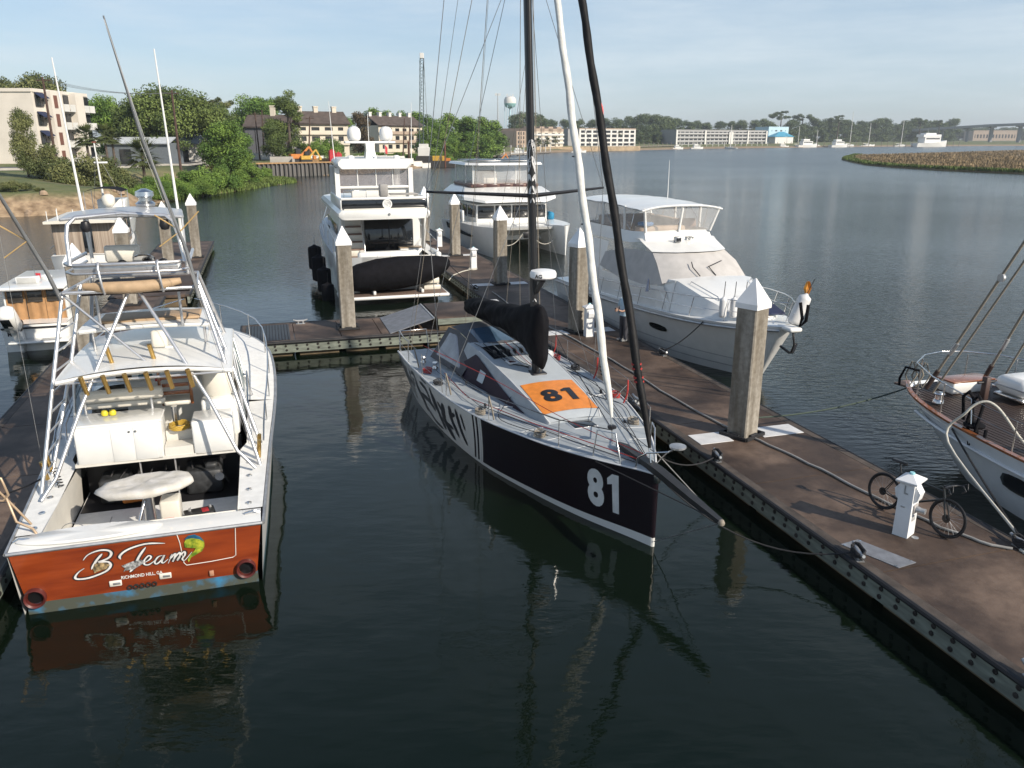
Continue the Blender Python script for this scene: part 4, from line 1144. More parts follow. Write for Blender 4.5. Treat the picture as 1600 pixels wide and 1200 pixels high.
far_boat(1262, 229.5, 21, 'sport', 'white sport fishing boat, left one at the far marina', heading=.4, Y=690)
far_boat(1312, 229.5, 20, 'sport', 'white sport fishing boat, right one at the far marina', heading=.45, Y=700)
far_boat(1455, 228.5, 37, 'yacht', 'large white three deck yacht at the far marina', heading=.35, Y=740)
far_boat(1408, 229, 13, 'sail', 'white sailboat with tall mast left of the three deck yacht', mast=22, heading=.3, Y=740)
far_boat(1357, 228.5, 14, 'sail', 'white two masted sailboat in the middle of the far marina', mast=20, heading=.2, Y=740)
far_boat(1328, 228, 14, 'sail', 'sailboat with the tallest mast at the far marina', mast=29, heading=.6, Y=720)
far_boat(1247, 228, 12, 'sail', 'sailboat behind the left sport fishing boat', mast=17, heading=.6, Y=715)
far_boat(1276, 228, 12, 'sail', 'sailboat between the two sport fishing boats', mast=14, heading=.6, Y=715)
far_boat(1090, 233, 10, 'motor', 'low white motorboat at the pontoon left of the hotel', heading=.3, Y=590)
far_boat(1060, 234, 9, 'motor', 'small white motorboat at the far pontoon end', heading=.4, Y=575)
far_boat(1225, 230, 10, 'motor', 'white motorboat before the pale blue building', heading=.2, Y=680)
far_boat(905, 240, 8, 'motor', 'little white motorboat below the white apartment block', heading=.1, Y=440)
far_boat(812, 243, 9, 'motor', 'white motorboat moored below the beige condominium', heading=.2, Y=390)
far_boat(765, 246, 10, 'motor', 'white motorboat behind the catamaran roof', heading=.3, Y=350)
# far pontoons with posts
PLNK = mat('pontoon_plank', (0.22, 0.19, 0.16), .85)
for (pa, Ya, pb, Yb, n, lab) in ((940, 505, 1056, 600, 15, 'wooden pier with posts in front of the white apartment block'), (1056, 600, 1200, 680, 16, 'long pontoon with posts in front of the hotel'), (1205, 690, 1500, 752, 30, 'pontoon of the far marina'), (720, 290, 860, 430, 13, 'low pontoon with posts behind the catamaran')):
    a = Vector((xz(pa, Ya), Ya, 0)); b = Vector((xz(pb, Yb), Yb, 0))
    t = thing('pontoon', lab, 'pontoon', (0, 0, 0), 0)
    hi = 2.2 if 'pier' in lab else .6
    mb = MB(); mb.bar(a + Vector((0, 0, hi)), b + Vector((0, 0, hi)), 2.4, .35); mb.build('deck', PLNK, t)
    mb = MB(); mb.cylinder = None; mb.tube([(0, 0, -1), (0, 0, 4.4)], .22, 6); q0 = mb.build('post', WWALL if 'hotel' in lab or 'low' in lab else PLNK, t); q0.location = a
    for k in range(1, n+1):
        q = q0.copy(); COL.objects.link(q); q.parent = t; q.location = a.lerp(b, k/n)
# retaining wall below condominium
t = thing('sea_wall', 'tan stone sea wall below the beige condominium', 'wall', (0, 0, 0), 0)
for (pa, Ya, pb, Yb) in ((826, 448, 905, 480), (905, 480, 1000, 512)):
    a = Vector((xz(pa, Ya), Ya, 1.2)); b = Vector((xz(pb, Yb), Yb, 1.2)); mb = MB(); mb.bar(a, b, 1.2, 3.0); mb.build('wall', mat('tan_stone', (0.34, 0.26, 0.17), .9, var=.3, scale=.4), t)
# ================================================================== boat building kit (local: x to the bow, y to port, z up, z=0 water)
class Hull:
    def __init__(s, L, bd, bw, zs, zb=-.4, rake=0.0, p=1.0, srake=0.0):
        s.L, s.bd, s.bw, s.zs, s.zb, s.rake, s.p, s.sr = L, bd, bw, zs, zb, rake, p, srake
    def hb(s, x): return max(.01, cinterp(s.bd, x))
    def sheer(s, x): return cinterp(s.zs, x)
    def yat(s, x, z):
        t = max(0, min(1, (z - s.zb)/(s.sheer(x) - s.zb)))
        return lerp(max(.005, cinterp(s.bw, x)), s.hb(x), t**s.p)
    def pt(s, x, t, side):
        z = s.zb + (s.sheer(x) - s.zb)*t
        xx = x - s.rake*(1-t)*(x/s.L)**6 + s.sr*(1-t)*(1-x/s.L)**8
        return (xx, side*lerp(max(.005, cinterp(s.bw, x)), s.hb(x), t**s.p), z)
    def xs(s, n):
        return [s.L*(1 - (1-k/n)**1.35) for k in range(n)] + [s.L]
    def sides(s, mb, nx=28, nt=8, bottom=True, transom=True):
        X = s.xs(nx)
        for side in (1, -1):
            mb.add([s.pt(x, j/nt, side) for x in X for j in range(nt+1)],
                   [(i*(nt+1)+j, (i+1)*(nt+1)+j, (i+1)*(nt+1)+j+1, i*(nt+1)+j+1) for i in range(nx) for j in range(nt)])
        l = [s.pt(s.L, j/nt, 1) for j in range(nt+1)]; r = [s.pt(s.L, j/nt, -1) for j in range(nt+1)]
        mb.add(l + r, [(j, j+1, nt+2+j, nt+1+j) for j in range(nt)])
        if bottom:
            mb.add([s.pt(x, 0, sd_) for x in X for sd_ in (1, -1)], [(2*i, 2*i+1, 2*i+3, 2*i+2) for i in range(nx)])
        if transom:
            l = [s.pt(0, j/nt, 1) for j in range(nt+1)]; r = [s.pt(0, j/nt, -1) for j in range(nt+1)]
            mb.add(l + r, [(j, j+1, nt+2+j, nt+1+j) for j in range(nt)])
        return mb
    def deck(s, mb, x0, x1, inset=0.0, camber=.05, dz=0.0, nx=24, ny=8, inner=None, zf=None):
        """deck between the sheers; inner(x) -> half width of an opening to leave out (side decks only)"""
        for i in range(nx):
            xa, xb = lerp(x0, x1, i/nx), lerp(x0, x1, (i+1)/nx)
            for sd_ in (1, -1):
                for j in range(ny):
                    def P(x, k):
                        b = max(.005, s.hb(x) - inset); lo = min(b*.98, inner(x)) if inner else 0
                        y = lerp(lo, b, k/ny); return (x, sd_*y, (zf(x) if zf else s.sheer(x)) + dz + camber*(1 - (y/b)**2))
                    mb.add([P(xa, j), P(xb, j), P(xb, j+1), P(xa, j+1)], [(0, 1, 2, 3)])
        return mb
    def rail(s, x0, x1, side, off=0.0, dz=0.0, n=24):
        return [(x, side*(s.hb(x) + off), s.sheer(x) + dz) for x in (lerp(x0, x1, k/n) for k in range(n+1))]
    def decal(s, mb, v2, f2, side, eps=.008):
        mb.add([(x, side*(s.yat(x, z) + eps), z) for x, z in v2], f2)
def weld(o, d=.002):
    bm = bmesh.new(); bm.from_mesh(o.data); bmesh.ops.remove_doubles(bm, verts=bm.verts, dist=d)
    bmesh.ops.recalc_face_normals(bm, faces=bm.faces); bm.to_mesh(o.data); bm.free(); return o
def part(name, mb, m, parent, smooth=45, label=None): return mb.build(name, m, parent, smooth=smooth, label=label)
def boxpart(name, c, d, m, parent, ch=.03, rz=0, rx=0, ry=0, label=None):
    return MB().cbox(c, d, ch, rz, rx, ry).build(name, m, parent, smooth=45, label=label)
def tubepart(name, pts, r, m, parent, n=7): return MB().tube(pts, r, n).build(name, m, parent, smooth=60)
def fender(loc, L, r, m, label, group=None, rot=(0, 0)):
    t = thing('fender', label, 'fender', loc, 0, group); t.rotation_euler = (rot[0], rot[1], 0)
    MB().lathe([(0, -L/2), (r*.6, -L/2*.97), (r*.95, -L/2*.86), (r, -L/2*.7), (r, L/2*.7), (r*.9, L/2*.88), (r*.35, L/2), (.03, L/2*1.1), (0, L/2*1.1)], n=14).build('body', m, t, smooth=50)
    MB().tube([(0, 0, L/2*1.05), (0.02, 0, L/2 + .5)], .012, 5).build('lanyard', ROPED, t)
    return t
def cleat(loc, rz, label, rope=None, sc=1.0):
    t = thing('dock_cleat', label, 'cleat', loc, rz, 'dock cleats'); t.scale = (sc,)*3
    MB().tube([(-.21, 0, .13), (-.12, 0, .10), (0, 0, .095), (.12, 0, .10), (.21, 0, .13)], [.022, .03, .034, .03, .022], 8).build('horn', GALV, t, smooth=60)
    m = MB(); m.cbox((-.07, 0, .04), (.05, .06, .09), .015); m.cbox((.07, 0, .04), (.05, .06, .09), .015); m.box((0, 0, .008), (.26, .1, .016)); m.build('base', GALV, t)
    if rope:
        pts = []
        for k in range(60):
            a = k*.55; pts.append((.14*math.cos(a)*(1+.1*math.sin(k)), .075*math.sin(a), .05 + .0016*k + .02*math.sin(k*1.7)))
        MB().tube(pts, .016, 5).build('rope_turns', rope, t, smooth=60)
    return t
def line_thing(name, pts, r, m, label, cat='rope', n=5, group=None):
    o = MB().tube(pts, r, n).build(name, m, smooth=60); return tag(o, label, cat, group)
# lattice of lifeline stanchions
def stanchions(parent, pts, h, m, r=.012, wires=(1.0, .5), name='stanchion', lean=(0, 0)):
    tops = []
    for p in pts:
        p = Vector(p); q = p + Vector((lean[0], lean[1], h)); tops.append((p, q)); tubepart(name, [p, q], r, m, parent, 6)
    for w in wires:
        tubepart('lifeline', [p.lerp(q, w) for p, q in tops], .006, WIRE, parent, 4)
# ================================================================== sport fishing boat with varnished transom and tower
def make_sportfisher():
    t = thing('sport_fishing_boat', 'white sport fishing boat with varnished wood transom and pipe tower', 'boat', Mx(-2.4, 12.85), HEAD_AWAY)
    h = Hull(12.6, [(0, 1.9), (3, 2.05), (6.4, 2.24), (9.0, 2.2), (10.3, 1.93), (11.4, 1.25), (12.2, .5), (12.6, .03)],
             [(0, 1.76), (3, 1.9), (6.4, 1.9), (9, 1.5), (11, .6), (12.6, .02)], [(0, 1.1), (3, 1.22), (6.4, 1.45), (9.5, 1.7), (12.6, 1.95)], rake=1.3, p=.8)
    hm = h.sides(MB(), transom=False); weld(part('hull', hm, WHITE, t))
    # boot stripe
    for sd_ in (1, -1):
        m = MB(); V = []; X = [h.L*k/30*.97 for k in range(31)]
        m.add([(x - .9*(x/h.L)**6, sd_*(h.yat(x, z)+.006), z) for x in X for z in (-.05, .16)], [(2*i, 2*i+1, 2*i+3, 2*i+2) for i in range(30)])
        part('boot_stripe', m, mat('old_antifouling', (0.06, 0.085, 0.08), .8, var=.3, col2=(0.05, 0.14, 0.2)), t)
        part('rub_rail', MB().tube(h.rail(0, 12.58, sd_, .012, -.02), .035, 6), GALV, t)
    # deck and covering boards
    def inner(x): return 1.5 if x < 3.4 else 1.62
    d = MB(); h.deck(d, .55, 5.8, .02, .0, .0, 16, 3, inner)
    o = d.build('covering_board', NONSKID, t, smooth=40); weld(o)
    d = MB(); h.deck(d, 5.8, 12.55, .02, .10, .0, 24, 8); o = d.build('foredeck', NONSKID, t, smooth=40); weld(o)
    m = MB()   # aft covering board across the transom
    m.grid(lambda a, b: (lerp(0.0, .55, a), lerp(-1.88, 1.88, b), 1.105 + .035*math.sin(PI*a)), 3, 12); part('aft_covering_board', m, WHITE, t)
    m = MB(); m.tube([(-.02, y, 1.09) for y in (-1.9, -.9, 0, .9, 1.9)], .03, 6); part('transom_rail', m, GALV, t)
    m = MB(); m.lathe([(0, .0), (.62, .0), (.64, .02), (.6, .045), (0, .05)], n=24); m.v = [(p[0]*.42 + .28, p[1]*1.7 + .75, p[2] + 1.135) for p in m.v]; part('bait_well_lid', m, WHITE, t)
    # transom
    WOOD = mat('varnished_mahogany', (0.175, 0.027, 0.009), .18, var=.25, scale=1.3, stretch=(1, .6, 4), coat=.7, col2=(0.30, 0.058, 0.014), detail=6, ramp=(.3, .75))
    m = MB(); m.grid(lambda a, b: (-.012 - .02*math.sin(PI*b), lerp(-1, 1, b)*lerp(1.74, 1.875, a), lerp(.2, 1.075, a)), 6, 16); tr = part('transom', m, WOOD, t, label='glossy orange brown mahogany transom carrying the boat name')
    m = MB(); m.grid(lambda a, b: (-.01 - .02*math.sin(PI*b), lerp(-1, 1, b)*1.75, lerp(-.15, .215, a)), 4, 16); part('waterline_band', m, mat('scummed_antifouling', (0.075, 0.085, 0.065), .85, var=.3, scale=3, col2=(0.03, 0.16, 0.30), ramp=(.5, .72)), t)
    LET = {'B1': [(0.849, 0.842), (0.763, 0.93), (0.608, 0.979), (0.48, 0.965), (0.431, 0.911), (0.469, 0.837), (0.578, 0.791), (0.636, 0.779), (0.498, 0.761), (0.469, 0.687), (0.538, 0.606), (0.686, 0.55), (0.839, 0.518), (0.977, 0.528), (0.998, 0.573), (0.935, 0.65), (0.851, 0.7)], 'B2': [(0.561, 0.916), (0.659, 0.811), (0.754, 0.665)],
           'T1': [(0.308, 0.776), (0.315, 0.835), (0.224, 0.913), (0.066, 0.968), (-0.128, 0.991), (-0.374, 0.957)], 'T2': [(-0.082, 0.934), (0.031, 0.79), (0.134, 0.608), (0.208, 0.527)],
           'e': [(-0.025, 0.659), (-0.107, 0.702), (-0.14, 0.75), (-0.101, 0.773), (-0.03, 0.698), (-0.029, 0.628), (-0.097, 0.617), (-0.196, 0.683)], 'a': [(-0.314, 0.746), (-0.246, 0.733), (-0.182, 0.65), (-0.208, 0.608), (-0.291, 0.672), (-0.339, 0.748), (-0.287, 0.637), (-0.313, 0.612), (-0.388, 0.67)],
           'm': [(-0.379, 0.589), (-0.458, 0.746), (-0.422, 0.674), (-0.505, 0.75), (-0.489, 0.682), (-0.449, 0.606), (-0.493, 0.681), (-0.574, 0.758), (-0.569, 0.693), (-0.519, 0.616), (-0.56, 0.682), (-0.644, 0.763), (-0.649, 0.703), (-0.6, 0.636), (-0.636, 0.606), (-0.759, 0.738)]}
    tx = lambda e: (lambda y, z: (-.034 - .02*math.sin(PI*(y/3.6+.5)) + .012 - e, y, z))
    lo, li = MB(), MB()
    for k, p in LET.items():
        w = .027 if k in ('B1', 'B2', 'T1', 'T2') else .02
        stroke(lo, p, w + .019, tx(.004)); stroke(li, p, w*.78, tx(.008))
    lo.build('name_outline', BLACK, tr, recalc=False); li.build('name_script', mat('silver_lettering', (0.62, 0.6, 0.58), .4, var=.15, scale=12), tr, recalc=False)
    m = MB(); put_text(m, 'RICHMOND HILL, GA', lambda a, b: tx(.006)(.035 - a, .44 + b), .62, .068); m.build('hailing_port', WHITE, tr, recalc=False)
    def flat(poly, e, nm, mm):
        q = MB(); q.add([tx(e)(*p) for p in poly], [tuple(range(len(poly)))]); q.build(nm, mm, tr, recalc=False)
    flat([(-0.662, 0.924), (-0.711, 1.01), (-0.793, 1.044), (-0.907, 1.003), (-0.966, 0.912), (-0.962, 0.814), (-0.917, 0.731), (-0.812, 0.677), (-0.739, 0.642), (-0.69, 0.559), (-0.681, 0.604), (-0.724, 0.691), (-0.8, 0.75), (-0.825, 0.8), (-0.767, 0.807), (-0.662, 0.838)], .012, 'fish_emblem', mat('fish_green', (0.16, 0.30, 0.025), .4, var=.5, scale=14, col2=(0.45, 0.45, 0.04)))
    flat([(-0.664, 0.978), (-0.738, 1.045), (-0.833, 1.05), (-0.916, 0.995), (-0.97, 0.893), (-0.901, 0.951), (-0.787, 0.991)], .016, 'fish_fin', mat('fish_blue', (0.015, 0.09, 0.17), .4, var=.4, scale=14))
    flat([(0.314, 0.662), (0.215, 0.692), (0.136, 0.714), (0.02, 0.73), (-0.04, 0.673), (0.033, 0.627), (0.135, 0.573), (0.231, 0.566), (0.3, 0.55), (0.264, 0.607)], .012, 'fish_emblem', mat('fish_grey', (0.12, 0.125, 0.13), .4, var=.9, scale=22, col2=(.5, .5, .5)))
    flat([(0.734, 0.674), (0.694, 0.759), (0.582, 0.764), (0.51, 0.74), (0.478, 0.7), (0.542, 0.642), (0.639, 0.623), (0.718, 0.59), (0.721, 0.637)], .012, 'fish_emblem', mat('fish_tan', (0.10, 0.09, 0.07), .4, var=.7, scale=18, col2=(.5, .36, .18)))
    m = MB(); g = [(-0.562, 1.09), (-0.593, 0.923), (-0.616, 0.555), (-0.653, 0.505), (-1.034, 0.51), (-1.38, 0.53), (-1.427, 0.559), (-1.469, 1.09)]
    m.tube([tx(.0)(*p) for p in g], .007, 4); m.build('door_seam', OFFWH, tr)
    for c in ((.44, .36), (-.31, .37)):
        boxpart('light_plate', (-.045, c[0], c[1]), (.03, .185, .10), OFFWH, tr, .012); boxpart('light_slot', (-.062, c[0]-.02, c[1]), (.01, .11, .04), GALV, tr, .004)
    R90 = Matrix.Rotation(-PI/2, 3, 'Y')
    for y in (.24, .147, .056, -.037, -.128): MB().lathe([(.042, 0), (.042, .03), (.026, .03), (.024, -.02), (0, -.02)], (-.03, y, .25), 12, R90).build('drain', BOLT, tr)
    for y in (1.61, -1.57):
        e = MB().lathe([(.16, -.1), (.165, .06), (.15, .085), (.125, .06), (.115, -.1), (0, -.1)], (-.03, y, .30), 20, R90); e.build('exhaust_pipe', mat('exhaust_red', (0.09, 0.018, 0.015), .4), tr, smooth=40)
        MB().lathe([(.114, .0), (0, .0)], (-.02, y, .30), 16, R90).build('exhaust_bore', BLACK, tr)
    boxpart('zinc_anode', (-.05, -1.02, .30), (.03, .07, .1), mat('zinc', (.4, .2, .12), .7), tr, .01)
    # cockpit
    LIN = mat('cockpit_liner', (0.60, 0.58, 0.53), .5, var=.06)
    m = MB(); m.grid(lambda a, b: (lerp(.5, 4.0, a), lerp(-1.52, 1.52, b), .35), 4, 6); part('cockpit_floor', m, NONSKID, t)
    m = MB()
    for sd_ in (1, -1): m.grid(lambda a, b: (lerp(.5, 3.5, a), sd_*lerp(1.5, 1.56, b), lerp(1.16, .33, b)), 4, 3)
    m.grid(lambda a, b: (lerp(.55, .5, b), lerp(-1.5, 1.5, a), lerp(1.12, .33, b)), 8, 3); part('cockpit_liner', m, LIN, t)
    for k in (-.5, .2, .9): boxpart('floor_hatch_seam', (1.6, k, .352), (2.0, .012, .006), GALV, t, .002)
    # bridge deck lifted over the open engine room
    m = MB(); m.box((4.4, 0, 1.32), (3.0, 2.9, .06)); part('bridge_deck', m, LIN, t, 0)
    m = MB(); m.box((3.9, 0, .82), (.04, 3.0, .95)); m.box((3.4, 0, .345), (1.0, 3.0, .03)); part('engine_room', m, BLACK, t, 0)
    for y in (.35, -.28): tubepart('engine_strut', [(3.02, y, .4), (3.02, y, 1.3)], .018, ALU, t)
    for c, d_, mm in (((3.45, .9, .62), (.6, .55, .5), BLACK), ((3.5, -.75, .62), (.7, .7, .5), GALV), ((3.4, -.9, .9), (.3, .25, .15), BLACK), ((3.5, 0.05, .55), (.5, .3, .4), BLACK)):
        boxpart('engine_block', c, d_, mat('engine_grey', (.03, .032, .035), .5, var=.4, scale=9), t, .06)
    for k in range(9): tubepart('engine_hose', [(3.3, -1.2 + k*.26, .5), (3.2, -1.1 + k*.27, .8 + .08*math.sin(k*3)), (3.5, -1.0 + k*.24, .95)], .022, RUBBER, t, 6)
    MB().lathe([(.0, 0), (.08, 0), (.09, .12), (0, .12)], (3.25, -1.05, .72), 12, R90).build('engine_filter', STEEL, t, smooth=40)
    # white locker units (aft face at x=2.9)
    def locker(y0, y1, z1, nm='locker'):
        m = MB(); m.cbox((3.25, (y0+y1)/2, (1.30+z1)/2), (.7, abs(y1-y0), z1-1.30), .035); return part(nm, m, WHITE, t)
    lk = locker(1.40, -.12, 2.06); locker(-.66, -1.42, 2.0)
    boxpart('locker_top', (3.3, .64, 2.08), (.78, 1.56, .05), WHITE, t, .02)
    for y0, y1 in ((.78, .39), (.38, -.02)):
        boxpart('locker_door', (2.895, (y0+y1)/2, 1.67), (.012, abs(y1-y0)-.02, .66), WHITE, lk, .004)
        MB().lathe([(.022, 0), (.022, .015), (0, .018)], (2.885, y0-.05 if y0 < .5 else y1+.05, 1.93), 10, R90).build('latch', STEEL, lk)
    m = MB(); m.box((3.1, -.39, 1.42), (.36, .52, .2)); m.box((3.62, -.39, 1.5), (.5, .52, .4)); part('companion_step', m, LIN, t, 0)
    # seats, console
    boxpart('bench_back', (3.75, .62, 2.42), (.16, 1.5, .24), OFFWH, t, .06, ry=-.2, label='long cream bench backrest with worn top')
    for y in (1.3, .1): tubepart('bench_post', [(3.7, y, 2.0), (3.72, y, 2.35)], .03, ALU, t)
    boxpart('bench_cushion', (4.05, .62, 2.2), (.5, 1.5, .14), OFFWH, t, .05)
    boxpart('helm_console', (5.1, -.2, 1.9), (.6, 1.9, 1.1), WHITE, t, .08); boxpart('dash', (4.85, -.2, 2.42), (.5, 2.1, .07), LIN, t, .03, ry=.25)
    for c, d_, mm in (((4.78, -.9, 2.52), (.04, .16, .12), BLACK), ((4.8, -.62, 2.55), (.04, .3, .18), BLACK), ((4.7, .3, 2.5), (.12, .26, .1), mat('blue_cloth', (.05, .16, .22), .8)), ((4.75, .72, 2.5), (.1, .3, .1), BLACK), ((4.62, .05, 2.43), (.1, .12, .06), REDP), ((4.66, -.25, 2.45), (.1, .14, .08), STEEL)):
        boxpart('instrument', c, d_, mm, t, .015)
    # ladder-back helm chair in brown wood
    ch = MB()
    for y in (-.08, -.62): ch.tube([(4.0, y, 2.05), (3.86, y + (.02 if y > -.3 else -.02), 2.5), (3.78, y, 2.95)], [.035, .032, .028], 7)
    o = part('helm_chair', ch, TEAK, t, label='red brown wooden ladder back helm chair')
    for k in range(4): boxpart('back_slat', (3.95 - .047*k*1.0 - .02, -.35, 2.32 + .175*k), (.03, .5, .075), TEAK, o, .012)
    tubepart('chair_post', [(3.72, -.3, 1.36), (3.72, -.3, 2.1)], .06, STEEL, o, 12); boxpart('chair_seat', (4.05, -.35, 2.12), (.45, .5, .1), OFFWH, o, .04); boxpart('foot_rest', (3.55, -.42, 1.62), (.14, .4, .03), TEAK, o, .01)
    boxpart('companion_seat', (4.15, -1.15, 2.45), (.5, .62, .75), OFFWH, t, .2); boxpart('companion_seat_base', (4.1, -1.15, 1.75), (.7, .7, .8), WHITE, t, .06)
    # trunk cabin and windshield
    m = MB(); rings = []
    for x, w, z in ((5.6, 1.62, 2.1), (6.2, 1.62, 2.12), (7.4, 1.55, 2.14), (8.8, 1.3, 2.2), (9.9, .95, 2.15), (10.6, .5, 2.0)):
        zb = h.sheer(x) + .02; rings.append([(x, w, zb), (x, w*.95, z-.12), (x, w*.8, z), (x, 0, z+.06), (x, -w*.8, z), (x, -w*.95, z-.12), (x, -w, zb)])
    m.loft(rings, closed=False); m.add(rings[-1], [tuple(range(7))]); part('trunk_cabin', m, WHITE, t, 35)
    GL = mat('tinted_green_glass', (.10, .19, .19), .06, var=.1, alpha=.55)
    for sd_ in (1, -1):
        m = MB(); m.add([(3.9, sd_*1.62, 1.5), (5.5, sd_*1.62, 2.12), (5.9, sd_*1.42, 2.95), (4.2, sd_*1.48, 2.95)], [(0, 1, 2, 3)]); part('side_window', m, GL, t, 0)
        tubepart('window_frame', [(3.9, sd_*1.63, 1.35), (4.2, sd_*1.49, 3.0)], .03, ALU, t); tubepart('window_frame', [(5.5, sd_*1.63, 2.1), (5.9, sd_*1.43, 3.0)], .03, ALU, t); tubepart('window_frame', [(4.75, sd_*1.625, 1.8), (5.05, sd_*1.45, 3.0)], .02, ALU, t)
        # side deck hand rail
        tubepart('hand_rail', [(3.6, sd_*1.72, 1.3), (3.75, sd_*1.7, 1.9), (5.4, sd_*1.68, 2.25), (5.7, sd_*1.7, 1.6)], .018, STEEL, t)
    m = MB(); m.add([(5.6, -1.55, 2.12), (5.6, 1.55, 2.12), (5.95, 1.4, 2.95), (5.95, -1.4, 2.95)], [(0, 1, 2, 3)]); part('windshield', m, GL, t, 0)
    # hardtop
    def slab(nm, x0, x1, hw0, hw1, z, crown, mm, cy=0.0, th=.07, lab=None):
        m = MB(); n = 10
        for zo in (0, -th):
            m.grid(lambda a, b: (lerp(x0, x1, a), cy + (b*2-1)*lerp(hw0, hw1, a), z + zo + crown*(1-(b*2-1)**2)*(1 if zo == 0 else .6) + .05*math.sin(PI*a)), 6, n)
        m.tube([(x0, cy + (k/8*2-1)*hw0, z - th/2 + crown*(1-(k/8*2-1)**2)*.8) for k in range(9)], th*.62, 6)
        m.tube([(x1, cy + (k/8*2-1)*hw1, z - th/2 + crown*(1-(k/8*2-1)**2)*.8) for k in range(9)], th*.62, 6)
        for sd_ in (1, -1): m.tube([(lerp(x0, x1, k/6), cy + sd_*lerp(hw0, hw1, k/6), z - th/2 + .05*math.sin(PI*k/6)) for k in range(7)], th*.62, 6)
        return part(nm, m, mm, t, 50, lab)
    slab('hardtop', 2.75, 6.25, 1.5, 1.42, 3.05, .16, WHITE)
    slab('upper_hardtop', 4.35, 5.95, 1.25, 1.1, 3.62, .06, WHITE, .08)
    TAN = mat('tan_vinyl', (.40, .28, .17), .65, var=.12, scale=6)
    boxpart('tan_pad', (4.95, .05, 3.715), (.8, 1.9, .06), TAN, t, .03)
    for y in (1.12, -.98): tubepart('upper_post', [(4.5, y, 3.1), (4.45, y, 3.6)], .028, ALU, t); tubepart('upper_post', [(5.8, y, 3.1), (5.8, y, 3.6)], .028, ALU, t)
    boxpart('spotlight_box', (4.1, -.15, 3.42), (.32, .3, .34), OFFWH, t, .06, ry=.2); boxpart('spotlight_base', (4.1, -.15, 3.24), (.2, .5, .05), WHITE, t, .02)
    for k in range(6):
        y = 1.02 - k*.36; MB().tube([(2.66, y - .03, 2.78), (2.60, y + .03, 3.14)], [.04, .045], 10).build('rod_holder', GOLD, t, smooth=40)
    for y in (.62, -.12): MB().tube([(3.25, y, 3.2), (3.2, y + .05, 3.52)], [.04, .045], 10).build('rod_holder', GOLD, t, smooth=40)
    # tower
    tw = lambda nm, pts, r=.03: tubepart(nm, pts, r, ALU, t, 8)
    tw('tower_leg', [(2.05, 1.86, 1.15), (3.7, 1.36, 4.5)], .036); tw('tower_leg', [(2.35, -1.88, 1.18), (3.7, -1.02, 4.5)], .036)
    tw('tower_leg', [(2.9, 1.86, 1.2), (3.9, 1.48, 3.0), (4.5, 1.2, 4.5)], .036); tw('tower_leg', [(3.3, -1.9, 1.25), (4.1, -1.4, 3.0), (4.5, -.95, 4.5)], .036)
    tw('tower_leg', [(6.0, 1.72, 1.5), (5.4, 1.15, 4.5)], .034); tw('tower_leg', [(6.0, -1.72, 1.5), (5.4, -.9, 4.5)], .034)
    tw('tower_brace', [(3.75, .22, 4.5), (2.5, 1.12, 2.55), (1.95, 1.55, 1.5), (1.72, 1.78, 1.2)], .034); tw('tower_brace', [(3.75, .08, 4.5), (2.5, -1.08, 2.55), (2.15, -1.5, 1.6), (2.05, -1.8, 1.25)], .034); tw('tower_brace', [(3.7, 1.36, 4.45), (3.1, -.1, 3.1)], .026)
    tw('tower_brace', [(2.75, 1.42, 3.0), (2.75, -1.42, 3.0)], .024)
    tw('tower_brace', [(2.85, 1.6, 2.85), (2.0, 1.75, 1.55)], .03)
    for k in range(9):
        z = 1.45 + k*.34; a = (z-1.12)/3.4
        xa = interp([(1.15, 2.05), (4.5, 3.7)], z); ya = interp([(1.15, 1.86), (4.5, 1.36)], z)
        xb = interp([(1.2, 2.9), (3.0, 3.9), (4.5, 4.5)], z); yb = interp([(1.2, 1.86), (3.0, 1.48), (4.5, 1.2)], z); tw('ladder_rung', [(xa, ya, z), (xb, yb, z)], .018)
        if k > 4: tw('ladder_rung', [(interp([(1.18, 2.35), (4.5, 3.7)], z), -interp([(1.18, 1.88), (4.5, 1.02)], z), z), (interp([(1.25, 3.3), (3, 4.1), (4.5, 4.5)], z), -interp([(1.25, 1.9), (3, 1.4), (4.5, .95)], z), z)], .016)
    # platform, belly rail, bolster, station
    tw('platform_ring', [(3.6, 1.34, 4.5), (3.6, -1.0, 4.5), (5.5, -.9, 4.5), (5.5, 1.15, 4.5), (3.6, 1.34, 4.5)], .034)
    tw('belly_rail', [(5.4, 1.2, 5.0), (3.9, 1.28, 5.0), (3.62, 1.1, 5.0), (3.6, .2, 5.0), (3.62, -.7, 5.0), (3.9, -.9, 5.0), (5.4, -.85, 5.0)], .036)
    tw('belly_rail', [(5.4, 1.2, 4.84), (3.9, 1.28, 4.84), (3.62, 1.1, 4.84), (3.6, .2, 4.84), (3.62, -.7, 4.84), (3.9, -.9, 4.84)], .026)
    boxpart('rail_panel', (3.66, .2, 4.92), (.02, 1.8, .12), ALU, t, .006)
    MB().tube([(3.66, .98, 4.60), (3.58, .6, 4.57), (3.56, .15, 4.56), (3.58, -.3, 4.58), (3.66, -.72, 4.63)], [.06, .11, .12, .11, .06], 12).build('bolster', TAN, t, smooth=60)
    for y in (.66, -.36): tw('bolster_strap', [(3.56, y, 5.05), (3.47, y, 4.95), (3.46, y - .03, 4.6), (3.5, y-.05, 4.46)], .022)
    boxpart('control_station', (4.6, .1, 4.78), (.5, 1.5, .16), WHITE, t, .05); boxpart('platform_floor', (4.5, .1, 4.44), (1.6, 1.9, .06), mat('dark_teak_grate', (.05, .035, .03), .8), t, .01)
    for y in (-.05, -.35, .4): MB().lathe([(0, 0), (.09, 0), (.08, .07), (.03, .1), (0, .1)], (4.5, y, 4.86), 10).build('control_lever', BLACK, t)
